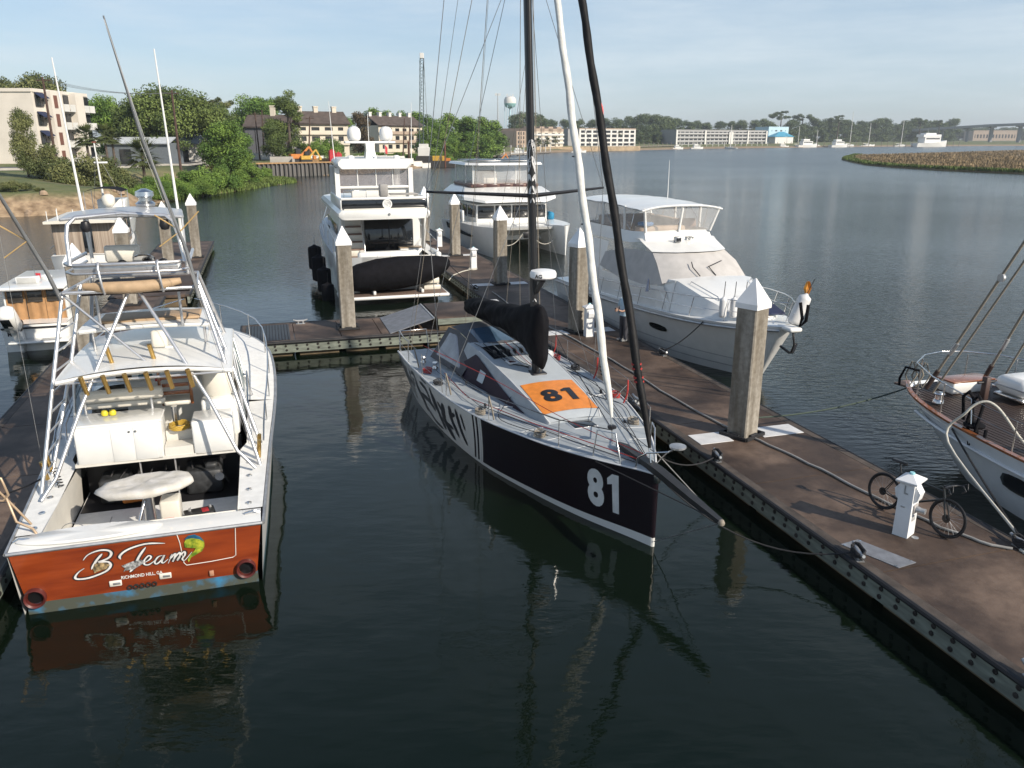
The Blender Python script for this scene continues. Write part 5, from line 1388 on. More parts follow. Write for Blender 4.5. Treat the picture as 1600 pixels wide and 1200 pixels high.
    MB().lathe([(.18, 0), (.2, .02), (.18, .04)], (4.38, -.02, 4.97), 14, Matrix.Rotation(.5, 3, 'Y')).build('tower_wheel', STEEL, t)
    boxpart('tower_seat', (5.0, .45, 5.02), (.12, .66, .34), OFFWH, t, .05)
    for y in (.9, -.6): tubepart('platform_strut', [(4.2, y, 3.65), (4.2, y, 4.45)], .028, ALU, t)
    # canopy
    slab('canopy', 3.95, 5.55, 1.05, .88, 5.83, .07, mat('canopy_aluminium', (.52, .53, .54), .35, metal=.5), .2, .05)
    tw('canopy_frame', [(3.62, 1.14, 5.0), (3.78, 1.16, 5.5), (3.86, 1.13, 5.72), (3.95, 1.0, 5.84), (3.95, .2, 5.9), (3.95, -.55, 5.84), (3.86, -.70, 5.72), (3.78, -.76, 5.5), (3.62, -.84, 5.0)], .04)
    for y in (1.1, -.7): tw('canopy_post', [(5.4, y, 4.5), (5.5, y, 5.8)], .032)
    for y in (.85, -.52): MB().lathe([(0, -.1), (.07, -.08), (.1, 0), (.07, .1), (0, .12)], (3.98, y, 5.66), 10).build('spreader_light', BLACK, t, smooth=40)
    MB().lathe([(0, 0), (.17, 0), (.19, .05), (.13, .1), (.13, .16), (.18, .2), (.17, .28), (.05, .34), (0, .34)], (5.0, -.1, 5.95), 18).build('radar_dome', STEEL, t, smooth=40)
    boxpart('searchlight', (5.3, .62, 6.05), (.26, .24, .26), OFFWH, t, .1)
    # outriggers and antennas
    GRY = mat('outrigger_grey', (.30, .31, .32), .35, metal=.6)
    MB().tube([(3.55, -1.02, 4.3), (3.5, -.9, 5.2), (3.0, -.45, 7.2), (2.6, -.15, 9.15)], [.04, .036, .028, .013], 8).build('outrigger', GRY, t, smooth=50)
    MB().tube([(3.5, 1.36, 4.4), (3.3, 1.48, 5.0), (2.4, 1.80, 6.5), (1.6, 2.1, 8.0)], [.04, .036, .028, .016], 8).build('outrigger', GRY, t, smooth=50)
    for a, b in (((3.4, -.85, 5.6), (.0, 0)), ((2.95, 1.6, 5.55), (0, 0))):
        for d_ in ((0, .42, .3), (0, .4, -.28), (0, -.35, .35), (0, -.4, -.3))[:3 if a[1] < 0 else 2]: tubepart('outrigger_spreader', [a, (a[0], a[1]+d_[1], a[2]+d_[2])], .012, mat('bamboo', (.45, .3, .12), .5), t, 5)
    tubepart('outrigger_line', [(2.6, -.15, 9.1), (2.7, -1.7, 1.5)], .005, WIRE, t, 3); tubepart('outrigger_line', [(3.0, -.4, 7.2), (3.0, -1.7, 2)], .004, WIRE, t, 3)
    tubepart('outrigger_line', [(2.4, 1.85, 6.5), (2.6, 1.9, 1.4)], .004, WIRE, t, 3)
    MB().tube([(5.2, 1.05, 4.8), (5.1, 1.2, 8.7)], [.035, .012], 7).build('antenna', WHITE, t, smooth=40); MB().tube([(5.2, -.7, 4.8), (5.1, -.6, 8.9)], [.035, .012], 7).build('antenna', WHITE, t, smooth=40)
    # bow rail on both sides
    for sd_ in (1, -1):
        top = [(x, sd_*(h.hb(x) - .12), h.sheer(x) + interp([(3.4, .05), (4.2, .42), (6, .55), (12.4, .75)], x)) for x in (3.4, 3.8, 4.4, 5.5, 6.5, 7.5, 8.5, 9.4, 10.2, 10.9, 11.5, 12.0, 12.4)]
        tubepart('bow_rail', top, .018, STEEL, t)
        for x in (4.6, 6.0, 7.6, 9.2, 10.6, 11.7):
            tubepart('rail_stanchion', [(x, sd_*(h.hb(x)-.12), h.sheer(x)), (x, sd_*(h.hb(x)-.12), h.sheer(x) + interp([(3.4, .05), (4.2, .42), (6, .55), (12.4, .75)], x))], .015, STEEL, t)
        for x in (.75, 1.3, 1.9, 2.5): MB().lathe([(0, .0), (.055, .0), (.05, .015), (.03, .012), (0, .005)], (x, sd_*1.68, h.sheer(x) + .004), 12).build('rod_socket', STEEL, t)
        for x in (2.6, 2.95): MB().tube([(x, sd_*1.86, 1.25), (x-.06, sd_*1.9, 1.62)], .04, 8).build('rod_holder', GOLD, t, smooth=40)
        MB().tube([(.28, sd_*1.62, 1.16), (.28, sd_*1.78, 1.19), (.28, sd_*1.86, 1.15)], .022, 6).build('deck_cleat', STEEL, t)
    # swim ladder hoop at the port quarter
    lad = MB(); lad.tube([(.9, 1.75, 1.15), (.85, 1.95, 1.55), (.8, 2.1, 1.85)], .02, 7); lad.tube([(.8, 2.28, 1.72), (.8, 2.3, 2.0), (.8, 2.2, 2.1), (.8, 2.02, 2.05), (.8, 1.96, 1.75), (.8, 2.05, 1.66), (.8, 2.25, 1.7)], .02, 7)
    lad.tube([(.8, 2.0, 1.7), (.72, 1.9, 1.3), (.6, 1.65, 1.2), (.5, 1.45, .8), (.55, 1.4, .45)], .022, 7); lad.build('dive_ladder', mat('tan_pipe', (.45, .33, .22), .4, metal=.3), t, smooth=60)
    # fighting chair, covered
    fc = MB(); fc.lathe([(.26, .36), (.24, .42), (.1, .46), (.095, 1.22), (.14, 1.28), (0, 1.28)], (1.55, .05, 0), 14); cb = fc.build('fighting_chair', STEEL, t, smooth=40, label='fighting chair under a dirty white cover')
    cv = MB(); rings = []
    for z, r in ((1.33, .44), (1.31, .47), (1.36, .50), (1.42, .48), (1.445, .40), (1.43, .30), (1.43, .05)):
        rings.append([(1.5 + r*.95*math.cos(a*PI/12)*(1+.05*math.sin(a*3.1)), .05 + r*1.62*math.sin(a*PI/12)*(1+.04*math.sin(a*2.3)), z + .012*math.sin(a*1.9) - .03*math.sin(a*PI/12)) for a in range(24)])
    cv.loft(rings); cv.build('chair_cover', mat('dirty_canvas', (.55, .52, .46), .8, var=.12, scale=5, bump=.5, bscale=12, col2=(.60, .58, .55)), cb, smooth=60)
    tubepart('chair_foot_rest', [(1.5, .1, 1.1), (1.15, .25, .6), (1.1, .4, .45)], .03, STEEL, cb); boxpart('electric_box', (1.75, -.28, .68), (.4, .34, .6), OFFWH, cb, .04); boxpart('electric_label', (1.545, -.25, .62), (.01, .18, .1), REDP, cb, .003)
    return t
make_sportfisher()
SFM = Matrix.Translation(Vector(Mx(-2.4, 12.85))) @ Matrix.Rotation(HEAD_AWAY, 4, 'Z')
def sf(x, y, z): return tuple(SFM @ Vector((x, y, z)))
# loose things in her cockpit
t = thing('battery', 'black boat battery on the cockpit floor', 'battery', sf(1.75, -.75, .355), HEAD_AWAY + .2)
boxpart('case', (0, 0, .13), (.3, .52, .26), BLACK, t, .03); boxpart('lid', (0, 0, .27), (.31, .53, .04), BLACK, t, .02); boxpart('label', (.0, -.1, .293), (.18, .12, .004), REDP, t, .001)
for y in (.16, -.2): MB().lathe([(.03, 0), (.02, .05), (0, .05)], (.08, y, .285), 8).build('terminal', GALV, t)
m = MB(); m.grid(lambda a, b: (a*.9 - .45 + .06*math.sin(9*b), b*.75 - .37 + .05*math.sin(8*a), .03 + .07*abs(math.sin(5*a+2*b)*math.sin(6*b+a))), 14, 12)
o = m.build('jacket', BLKCLOTH, smooth=60); o.location = sf(1.05, -1.0, .36); tag(o, 'crumpled black jacket lying beside the battery', 'jacket')
t = thing('tool_box', 'orange tool box standing in the open engine room', 'box', sf(3.12, .55, .40), HEAD_AWAY + .1)
boxpart('case', (0, 0, .22), (.28, .44, .4), ORNG, t, .04); boxpart('handle', (0, 0, .44), (.05, .25, .04), BLACK, t, .01)
m = MB(); m.tube([(.17*math.cos(k*.5)*(1+.15*math.sin(k*1.3)), .2*math.sin(k*.5), .02 + .0012*k) for k in range(80)], .014, 5)
o = m.build('coiled_hose', mat('yellow_hose', (.42, .27, .04), .6), smooth=60); o.location = sf(3.42, -.39, 1.71); tag(o, 'coil of yellow hose on the companion step', 'hose')
t = thing('bucket', 'round white bucket in the port corner of the cockpit', 'bucket', sf(1.1, 1.2, .355), 0)
MB().lathe([(.2, 0), (.24, .42), (.25, .42), (.25, .45), (.225, .45), (.19, .03), (0, .03)], n=20).build('pail', OFFWH, t, smooth=40)
MB().tube([(.24*math.cos(a*.3), .02, .43 + .2*math.sin(a*.3)) for a in range(11)], .008, 5).build('handle', GALV, t)
m = MB(); m.tube([(.05*math.cos(k*.7), .05*math.sin(k*.7) + .002*k, -.007*k) for k in range(90)], .009, 5)
o = m.build('spiral_cable', RUBBER, smooth=60); o.location = sf(2.2, 1.62, 1.6); tag(o, 'black spiral cable dangling inside the port gunwale', 'cable')
for k, y in enumerate((.92, .78)):
    MB_ = MB(); MB_.lathe([(0, 0), (.06, .01), (.07, .06), (.05, .1), (0, .11)], n=12); o = MB_.build('sponge_float', mat('yellow_plastic', (.6, .5, .03), .5), smooth=50); o.location = sf(3.45, y, 2.107); tag(o, 'yellow float on the locker, ' + ('left one' if k == 0 else 'right one'), 'float')
# ================================================================== racing sailboat 81
def number81(mb, fn, w, h):
    put_text(mb, '8', lambda a, b: fn(a - w*.23, b), w*.54, h, 3)
    v, f = poly_grid([(-.5, .20), (-.5, .36), (-.05, .5), (.5, .5), (.5, -.5), (-.08, -.5), (-.08, .24)], 4)
    mb.add([fn(x*w*.34 + w*.33, y*h) for x, y in v], f)
def make_racer():
    t = thing('racing_sailboat', 'black and white racing sailboat numbered 81 with furled sails', 'sailboat', (-1.48, 24.0, 0), math.radians(-69.0))
    h = Hull(11.45, [(0, 2.1), (1.65, 2.17), (4.3, 2.14), (6, 2.0), (7.1, 1.8), (8.3, 1.46), (9.3, 1.12), (10.4, .60), (11.1, .2), (11.45, .035)],
             [(0, 1.62), (1.7, 1.84), (4.25, 1.84), (6, 1.70), (7.24, 1.48), (9.7, .74), (10.8, .28), (11.45, .02)], [(0, 1.13), (4.7, 1.2), (7, 1.25), (9.2, 1.33), (11.45, 1.44)], zb=-.3, p=.9)
    # paint: near-black plum forward, white aft with a slanted break, three stripes, white boot line
    pm = bpy.data.materials.new('racer_hull_paint'); pm.use_nodes = True; nt_ = pm.node_tree; b = nt_.nodes['Principled BSDF']
    b.inputs['Roughness'].default_value = .22
    co = nt_.nodes.new('ShaderNodeTexCoord'); sp = nt_.nodes.new('ShaderNodeSeparateXYZ'); nt_.links.new(co.outputs['Object'], sp.inputs[0])
    def math_(op, a, b_=None, c=None):
        n = nt_.nodes.new('ShaderNodeMath'); n.operation = op
        for i, k in enumerate((a, b_, c)):
            if k is None: continue
            if isinstance(k, (int, float)): n.inputs[i].default_value = k
            else: nt_.links.new(k, n.inputs[i])
        return n.outputs[0]
    z2 = math_('MULTIPLY', sp.outputs['Z'], sp.outputs['Z'])
    s_ = math_('MULTIPLY_ADD', sp.outputs['Z'], -.42, sp.outputs['X']); s_ = math_('MULTIPLY_ADD', z2, .13, s_)
    m1 = math_('GREATER_THAN', s_, 6.62)
    st = math_('MULTIPLY', math_('LESS_THAN', math_('FRACT', math_('MULTIPLY', math_('SUBTRACT', s_, 6.22), 6.2)), .52), math_('MULTIPLY', math_('GREATER_THAN', s_, 6.22), math_('LESS_THAN', s_, 6.55)))
    blk = math_('MAXIMUM', m1, st)
    boot = math_('LESS_THAN', sp.outputs['Z'], math_('MULTIPLY_ADD', math_('POWER', math_('DIVIDE', sp.outputs['X'], 11.45), 2.0), .15, .03))
    blk = math_('MULTIPLY', blk, math_('SUBTRACT', 1.0, boot))
    mx = nt_.nodes.new('ShaderNodeMix'); mx.data_type = 'RGBA'; nt_.links.new(blk, mx.inputs[0]); mx.inputs[6].default_value = (.60, .60, .58, 1); mx.inputs[7].default_value = (.010, .006, .009, 1)
    nt_.links.new(mx.outputs[2], b.inputs['Base Color'])
    hm = h.sides(MB(), 36, 8); weld(part('hull', hm, pm, t))
    # brush pattern on the white quarter (both sides)
    INK = mat('hull_ink', (.012, .011, .014), .3)
    strokes = [([(0.05, 1.0), (.35, .5), (.5, .1)], .10), ([(.45, 1.05), (.62, .75), (.55, .35)], .07), ([(.9, .95), (1.0, .55), (1.3, .2)], .09), ([(.7, .62), (1.5, .58)], .07), ([(1.5, 1.02), (1.62, .5), (1.7, .15)], .05),
               ([(1.75, .95), (2.1, 1.0), (2.35, .65)], .06), ([(1.8, .55), (1.9, .85)], .06), ([(2.1, .75), (2.7, .45), (3.0, .2)], .11), ([(2.7, .95), (3.3, .9), (3.6, .55)], .07), ([(2.45, .55), (3.3, .62), (3.9, .5)], .08),
               ([(3.0, .3), (3.6, .12), (4.3, .12)], .05), ([(3.75, 1.1), (3.9, .7), (4.05, .6)], .08), ([(3.9, .95), (4.3, .4), (4.55, .2)], .10), ([(4.25, .85), (4.55, .7)], .07), ([(4.75, .95), (4.6, .5), (5.15, .12)], .12), ([(4.35, .45), (5.2, .42)], .06),
               ([(5.25, 1.05), (5.2, .7), (5.5, .3)], .09), ([(5.1, .75), (5.5, .9)], .06), ([(5.62, 1.1), (5.72, .6), (5.95, .25)], .07), ([(5.9, 1.05), (6.0, .65)], .04), ([(2.9, 1.14), (3.5, 1.12)], .04)]
    for sd_ in (-1, 1):
        m = MB()
        for pts, w in strokes: stroke(m, pts, w*1.35, lambda x, z: (x, sd_*(h.yat(x, min(max(z, .05), h.sheer(x)-.03)) + .006), min(max(z, .05), h.sheer(x)-.03)))
        m.build('brush_pattern', INK, t, recalc=False)
        m = MB(); WHT = mat('number_white', (.62, .62, .61), .4)
        def onh(a, b_): x = 10.42 - sd_*0 + a; return (x, sd_*(h.yat(x, .80 + b_) + .012), .80 + b_)
        number81(m, lambda a, b_: onh(a if sd_ < 0 else -a, b_), .66, .80); m.build('hull_number', WHT, t, recalc=False)
    # deck
    DECK = mat('racer_deck_grey', (.33, .36, .38), .6, var=.08, scale=4, bump=.2, bscale=140); LINEW = mat('racer_white', (.62, .62, .62), .45, var=.05)
    d = MB(); h.deck(d, 2.9, 11.4, .0, .06, .004, 26, 6); weld(part('deck', d, DECK, t))
    d = MB(); h.deck(d, 0.0, 2.9, .0, .0, .004, 8, 3, lambda x: 1.15); weld(part('side_deck', d, DECK, t))
    m = MB(); m.grid(lambda a, b_: (lerp(-.01, 2.9, a), lerp(-1.15, 1.15, b_), .62), 3, 4)
    for sd_ in (1, -1): m.grid(lambda a, b_: (lerp(-.01, 2.9, a), sd_*1.15, lerp(.62, 1.19, b_)), 3, 2)
    m.grid(lambda a, b_: (2.9, lerp(-1.15, 1.15, b_), lerp(.62, 1.25, a)), 1, 4); part('cockpit', m, LINEW, t)
    for sd_ in (1, -1):
        part('toe_rail', MB().tube(h.rail(0, 11.42, sd_, -.02, .015, 34), .022, 5), LINEW, t)
        boxpart('cockpit_seat', (1.3, sd_*.95, .9), (2.0, .4, .5), LINEW, t, .05)
        tubepart('deck_line', [(7.3, 0, 1.33), (6.5, sd_*1.0, 1.30), (6.25, sd_*1.9, 1.245)], .012, LINEW, t, 4)
    # coachroof: rings of (y,z) from base to crown
    TOPS = [(3.1, 1.30, .88, 2.02), (4.0, 1.20, .86, 2.0), (5.0, 1.08, .82, 1.90), (6.0, .98, .78, 1.78), (7.0, .86, .74, 1.62), (7.8, .74, .68, 1.46), (8.0, .70, .62, 1.35)]
    m = MB(); sdp = MB()
    rings = []
    for x, wb, wt, z in TOPS:
        zb = h.sheer(x) + .03; rings.append([(x, wt, z), (x, wt*.5, z+.04), (x, 0, z+.05), (x, -wt*.5, z+.04), (x, -wt, z)])
        sdp.v += []
    m.loft(rings, closed=False); part('coachroof_top', m, mat('racer_roof_grey', (.38, .41, .43), .45, var=.06, scale=3), t, 50)
    for sd_ in (1, -1):
        m = MB(); m.loft([[(x, sd_*wt, z), (x, sd_*lerp(wt, wb, .42), lerp(z, h.sheer(x)+.03, .42)), (x, sd_*wb, h.sheer(x)+.03)] for x, wb, wt, z in TOPS], closed=False); m.build('coachroof_side', DECK, t, smooth=40)
        # plum wedge window panel
        q = MB(); PL = [(3.35, .90), (4.15, .10), (5.4, .10), (7.35, .75), (6.9, .96), (3.35, .96)]
        def sidept(x, k, e=.02):
            wb, wt, z = (interp([(r[0], r[i]) for r in TOPS], x) for i in (1, 2, 3)); return (x, sd_*(lerp(wt, wb, k) + e), lerp(z, h.sheer(x)+.03, k) + e*.6)
        top = [(3.3, .62), (3.95, .12), (4.6, .22), (5.4, .4), (6.2, .6), (7.1, .9)]
        q.grid(lambda a, b_: sidept(lerp(3.3, 7.1, a), lerp(interp(top, lerp(3.3, 7.1, a)), .97, b_)), 24, 3)
        q.build('plum_panel', mat('plum_paint', (.016, .008, .022), .5, spec=.15), t)
        tubepart('roof_edge_line', [(x, sd_*(wt-.01), z+.005) for x, wb, wt, z in TOPS[1:]], .014, LINEW, t, 5)
        q = MB(); q.add([sidept(4.5, .42, .03), sidept(4.85, .42, .03), sidept(4.85, .8, .03), sidept(4.5, .8, .03)], [(0, 1, 2, 3)]); q.build('side_light', mat('pale_pane', (.3, .36, .42), .1), t)
    m = MB(); m.loft([[TOPS[-1][0:1] and (8.0, .62, 1.35), (8.0, 0, 1.40), (8.0, -.62, 1.35)], [(8.05, .7, h.sheer(8)+.05), (8.05, 0, h.sheer(8)+.07), (8.05, -.7, h.sheer(8)+.05)]], closed=False); part('coachroof_front', m, DECK, t)
    # glass panels in the roof, orange square with the number
    def roofz(x, y):
        wt, z = (interp([(r[0], r[i]) for r in TOPS], x) for i in (2, 3)); k = abs(y)/wt; return z + .05*(1-k*k) + .012
    def roofpanel(nm, x0, x1, w0, w1, mm, e=0.0):
        q = MB(); q.grid(lambda a, b_: (lerp(x0, x1, a), (b_*2-1)*lerp(w0, w1, a), roofz(lerp(x0, x1, a), (b_*2-1)*lerp(w0, w1, a)) + e), 6, 8); return part(nm, q, mm, t, 60)
    roofpanel('roof_window', 3.75, 4.7, .72, .70, DARKGL)
    roofpanel('orange_square', 6.38, 7.78, .66, .66, mat('orange_panel', (.60, .20, .035), .5, var=.12, scale=6))
    m = MB(); number81(m, lambda a, b_: (7.1 - b_, a, roofz(7.1 - b_, a) + .012), .80, .56); m.build('deck_number', BLACK, t, recalc=False)
    boxpart('deck_hatch', (8.35, 0, 1.345), (.46, .58, .06), LINEW, t, .04); boxpart('hatch_glass', (8.35, 0, 1.376), (.40, .52, .02), DARKGL, t, .03)
    boxpart('roof_vent', (5.1, -.38, 1.955), (.34, .26, .03), LINEW, t, .1); boxpart('roof_vent_lens', (5.1, -.38, 1.972), (.22, .17, .02), mat('dark_red_lens', (.05, .008, .01), .1), t, .06)
    m = MB()
    for k in range(6): m.box((8.85 + k*.22, -.04 + .012*k, 1.365 + .012*k), (.12, .2 - .02*k, .008), rz=.4)
    m.build('foredeck_marks', LINEW, t); boxpart('foredeck_trough', (9.35, 0, 1.352 ), (1.4, .22, .02), mat('trough_grey', (.35, .36, .37), .5), t, .01)
    # dodger
    DG = mat('dodger_canvas', (.085, .085, .09), .8, var=.12, scale=6)
    def dod(a): return [(1.45, 1.28), (2.0, 1.2)][0]
    prof = lambda x: interp([(1.3, 2.12), (2.2, 2.18), (3.1, 2.06), (3.5, 1.98)], x)
    m = MB(); X = (1.5, 2.1, 2.7, 3.3, 3.75)
    m.loft([[(x, .80 + .03*(3.75-x), prof(x)-.02), (x, .4, prof(x)+.05), (x, 0, prof(x)+.07), (x, -.4, prof(x)+.05), (x, -.80 - .03*(3.75-x), prof(x)-.02)] for x in X], closed=False); part('dodger_top', m, DG, t, 50)
    q = MB(); q.grid(lambda a, b_: (lerp(2.35, 3.55, a), lerp(-.62, .62, b_), prof(lerp(2.35, 3.55, a)) + .055 - .05*abs(b_*2-1)**2 + .02), 4, 6); part('dodger_window', q, mat('blue_vinyl', (.05, .09, .14), .08), t)
    for sd_ in (1, -1):
        A = [(1.25, 1.42, 1.22), (3.75, 1.27, 1.30), (3.75, .80, prof(3.7)-.02), (2.1, .86, prof(2.1)-.02), (1.5, .92, prof(1.5)-.02)]
        q = MB(); q.plate([(x, sd_*y, z) for x, y, z in A], (0, sd_*.004, 0)); q.build('dodger_side', DG, t)
        ctr = Vector([sum(p[i] for p in A)/5 for i in range(3)])
        q = MB(); q.plate([(lerp(ctr.x, x, .72), sd_*(lerp(ctr.y, y, .72)+.014), lerp(ctr.z, z, .72)) for x, y, z in A], (0, sd_*.003, 0)); q.build('dodger_side_window', mat('side_vinyl', (.20, .20, .23), .08, var=.25, scale=2.0), t)
    # mast, boom with sail cover, spreaders
    mx_ = lambda z: 5.88 - .079*z
    mm = MB(); mm.loft([[(mx_(z) + .13*math.cos(a*PI/6), .085*math.sin(a*PI/6), z) for a in range(12)] for z in (1.55, 6, 12, 18.6)]); mast = part('mast', mm, CARBON, t, 60)
    boxpart('mast_collar', (5.76, 0, 1.82), (.5, .4, .1), BLACK, t, .06)
    LOGO = mat('mast_logo_white', (.6, .6, .6), .4)
    q = MB()
    def onm(ang, z): return (mx_(z) + .136*math.cos(ang), .09*math.sin(ang), z)
    def mstroke(pts, w): stroke(q, pts, w*1.25, lambda a, z: onm(-.4 + a*11, z))
    mstroke([(-.10, 6.62), (-.07, 7.0), (.0, 7.2), (.07, 7.0), (.10, 6.62)], .035); mstroke([(-.09, 6.5), (0, 6.85), (.09, 6.5)], .03); mstroke([(-.1, 6.3), (-.08, 6.45), (0, 6.33), (.08, 6.45), (.1, 6.3)], .028)
    mstroke([(-.08, 6.02), (0, 6.2), (.08, 6.02)], .022); mstroke([(-.06, 6.04), (.06, 6.04)], .015); mstroke([(-.05, 5.82), (0, 5.93), (.05, 5.82)], .014); mstroke([(-.04, 3.55), (0, 3.62), (.04, 3.55)], .012)
    q.build('mast_logo', LOGO, mast, recalc=False)
    m = MB(); rings = []; RC = []
    for x, zt_, zb_, w in ((.35, 2.55, 2.40, .04), (.5, 2.68, 2.3, .16), (1.2, 2.84, 2.36, .24), (2.4, 3.0, 2.44, .27), (3.6, 3.12, 2.48, .27), (4.6, 3.25, 2.45, .26), (5.3, 3.42, 2.32, .25), (5.9, 3.55, 2.02, .24), (6.15, 3.5, 2.05, .16), (6.2, 3.2, 2.3, .04)):
        zc, rz_ = (zt_+zb_)/2, (zt_-zb_)/2; RC.append((x, zc, rz_, w))
    for k in range(61):
        x = lerp(.35, 6.2, k/60); zc, rz_, w = (interp([(q[0], q[i]) for q in RC], x) for i in (1, 2, 3)); fo = math.sin(x*13 + 2*math.sin(x*3.1))
        rings.append([(x, w*math.cos(a*PI/12)*(1 + .13*math.sin(a*1.3+x*4) + .07*fo*math.sin(a*.8)), zc + rz_*math.sin(a*PI/12)*(1 + .05*math.sin(a*1.1+x*5)) - .035*abs(fo)*(1-math.sin(a*PI/12))) for a in range(24)])
    m.loft(rings); part('sail_cover', m, BLKCLOTH, t, 70, label='black canvas cover over the stowed mainsail')
    tubepart('boom', [(5.7, 0, 2.42), (.5, 0, 2.36)], .085, CARBON, t, 10)
    sp0 = mx_(6.0)
    for sd_ in (1, -1):
        MB().tube([(sp0, 0, 5.98), (4.55, sd_*2.28, 6.07)], [.055, .03], 6).build('spreader', CARBON, t, smooth=50)
        MB().tube([(mx_(11.4), 0, 11.4), (4.3, sd_*1.5, 11.5)], [.045, .025], 6).build('spreader', CARBON, t, smooth=50)
        tubepart('shroud', [(4.75, sd_*2.08, 1.25), (4.55, sd_*2.28, 6.07), (4.3, sd_*1.5, 11.5), (mx_(17), 0, 17)], .009, WIRE, t, 4)
        tubepart('shroud', [(4.75, sd_*2.0, 1.25), (mx_(6.2), sd_*.1, 6.2)], .007, WIRE, t, 4); tubepart('shroud', [(4.55, sd_*2.28, 6.07), (mx_(11.3), sd_*.06, 11.3)], .007, WIRE, t, 4)
        tubepart('running_backstay', [(.3, sd_*1.75, 1.2), (1.2, sd_*1.35, 5.0), (mx_(15), 0, 15)], .008, ROPEB, t, 4); tubepart('running_backstay', [(.6, sd_*1.95, 1.2), (mx_(17.8), 0, 17.8)], .006, WIRE, t, 4)
        tubepart('running_backstay', [(2.6, sd_*2.0, 1.22), (mx_(12), 0, 12)], .007, WIRE, t, 4)
        tubepart('jib_sheet', [(3.3, sd_*1.6, 1.3), (5.6, sd_*1.7, 1.34), (8.0, sd_*1.0, 1.4), (10.9, sd_*.08, 1.55)], .011, ROPER if sd_ < 0 else ROPED, t, 4)
        tubepart('jib_sheet', [(2.9, sd_*1.3, 1.35), (5.2, sd_*1.45, 1.42), (8.2, sd_*.55, 1.5), (9.7, 0, 1.7)], .011, ROPED, t, 4)
        tubepart('jib_sheet', [(3.0, sd_*1.75, 1.32), (6.2, sd_*1.62, 1.32), (9.3, sd_*.7, 1.43), (11.0, sd_*.1, 1.5)], .010, ROPED, t, 4)
        tubepart('halyard_tail', [(5.6, sd_*.12, 1.9), (4.3, sd_*.62, 2.03), (3.4, sd_*.78, 2.06)], .011, ROPED, t, 4)
        # stanchions
        stanchions(t, [(x, sd_*(h.hb(x)-.05), h.sheer(x)) for x in (.15, 1.5, 3.0, 5.0, 7.2, 9.4)], .62, STEEL)
        tubepart('stanchion_brace', [(7.2, sd_*(h.hb(7.2)-.05), 1.75), (6.9, sd_*(h.hb(6.9)-.35), 1.28)], .009, STEEL, t, 5)
        # pulpit hoops, stern rail, winches, blocks
        tubepart('pulpit', [(10.1, sd_*.62, 1.38), (10.2, sd_*.60, 1.95), (10.6, sd_*.42, 2.0), (10.75, sd_*.36, 1.4)], .016, STEEL, t)
        tubepart('pulpit', [(11.0, sd_*.2, 1.42), (11.25, sd_*.3, 1.75), (11.55, sd_*.3, 1.95), (11.75, 0, 2.0)], .016, STEEL, t)
        tubepart('stern_rail', [(.05, sd_*2.0, 1.15), (.0, sd_*2.02, 1.75), (.02, sd_*1.2, 1.75), (.05, sd_*1.15, 1.18)], .015, STEEL, t)
        tubepart('stern_rail', [(1.5, sd_*2.08, 1.78), (.75, sd_*2.06, 1.72), (.0, sd_*2.0, 1.75)], .013, STEEL, t)
        for x, y in ((2.4, 1.6), (1.7, 1.75)): MB().lathe([(.085, 0), (.08, .03), (.055, .06), (.055, .12), (.08, .15), (.07, .17), (0, .17)], (x, sd_*y, 1.2), 14).build('winch', STEEL, t, smooth=40)
        for x, y in ((4.4, 1.35), (6.3, 1.5), (8.5, .95)): boxpart('block', (x, sd_*y, 1.33), (.09, .05, .1), BLACK, t, .02)
        tubepart('jib_track', [(4.0, sd_*1.3, 1.285), (5.2, sd_*1.2, 1.30)], .018, BLACK, t, 4)
    tubepart('backstay', [(.0, 0, 1.2), (mx_(18.3), 0, 18.3)], .008, ROPEB, t, 4); tubepart('topping_lift', [(.5, 0, 2.6), (mx_(18.2), 0, 18.2)], .005, WIRE, t, 4)
    for k in range(5): tubepart('halyard', [(5.78 - .09*(k % 3) + .16, -.1 + .05*k, 1.8), (mx_(17) + .16, -.05 + .03*k, 17)], .006, (ROPED, ROPED, WIRE, ROPEB, ROPEB)[k], t, 4)
    tubepart('lazy_jack', [(1.6, .2, 2.85), (mx_(9.5), .05, 9.5)], .005, ROPEB, t, 3); tubepart('lazy_jack', [(3.2, .2, 3.05), (mx_(9.5), .05, 9.5)], .005, ROPEB, t, 3)
    # furled sails
    SAILW = mat('furled_sailcloth', (.60, .60, .57), .7, var=.12, scale=4, bump=.4, bscale=14)
    def furl(x0, z0, zt_, k, r0, mat_, nm, lab):
        m = MB(); n = 60; pts = []; rs = []
        for i in range(n+1):
            z = lerp(z0, zt_, i/n); pts.append((x0 - k*(z - z0), .012*math.sin(i*.9), z)); rs.append(r0*interp([(0, .35), (.03, .8), (.1, 1.0), (.5, .95), (1, .5)], i/n)*(1 + .07*math.sin(i*2.1)))
        m.tube(pts, rs, 10); return part(nm, m, mat_, t, 60, lab)
    furl(9.65, 1.95, 14.8, .374, .08, SAILW, 'furled_staysail', 'white furled staysail')
    furl(11.14, 1.85, 17.4, .4185, .08, mat('black_sail_sock', (.009, .009, .010), .6, var=.4, scale=3, bump=.6, bscale=9, spec=.2), 'furled_jib', 'black furled headsail')
    for z in (2.75, 2.82, 2.9): MB().lathe([(.085, -.015), (.09, 0), (.085, .015)], (9.65 - .374*(z-1.78), 0, z), 12).build('sail_tie', BLACK, t)
    for z in (2.98, 3.05, 3.2, 3.28): MB().lathe([(.09, -.02), (.097, 0), (.09, .02)], (11.14 - .4185*(z-1.79), 0, z), 12).build('sail_tie', ROPER, t)
    for z in (5.6, 6.9): MB().lathe([(.083, -.012), (.085, 0), (.083, .012)], (9.65 - .374*(z-1.78), 0, z), 12).build('sail_tie', BLACK, t)
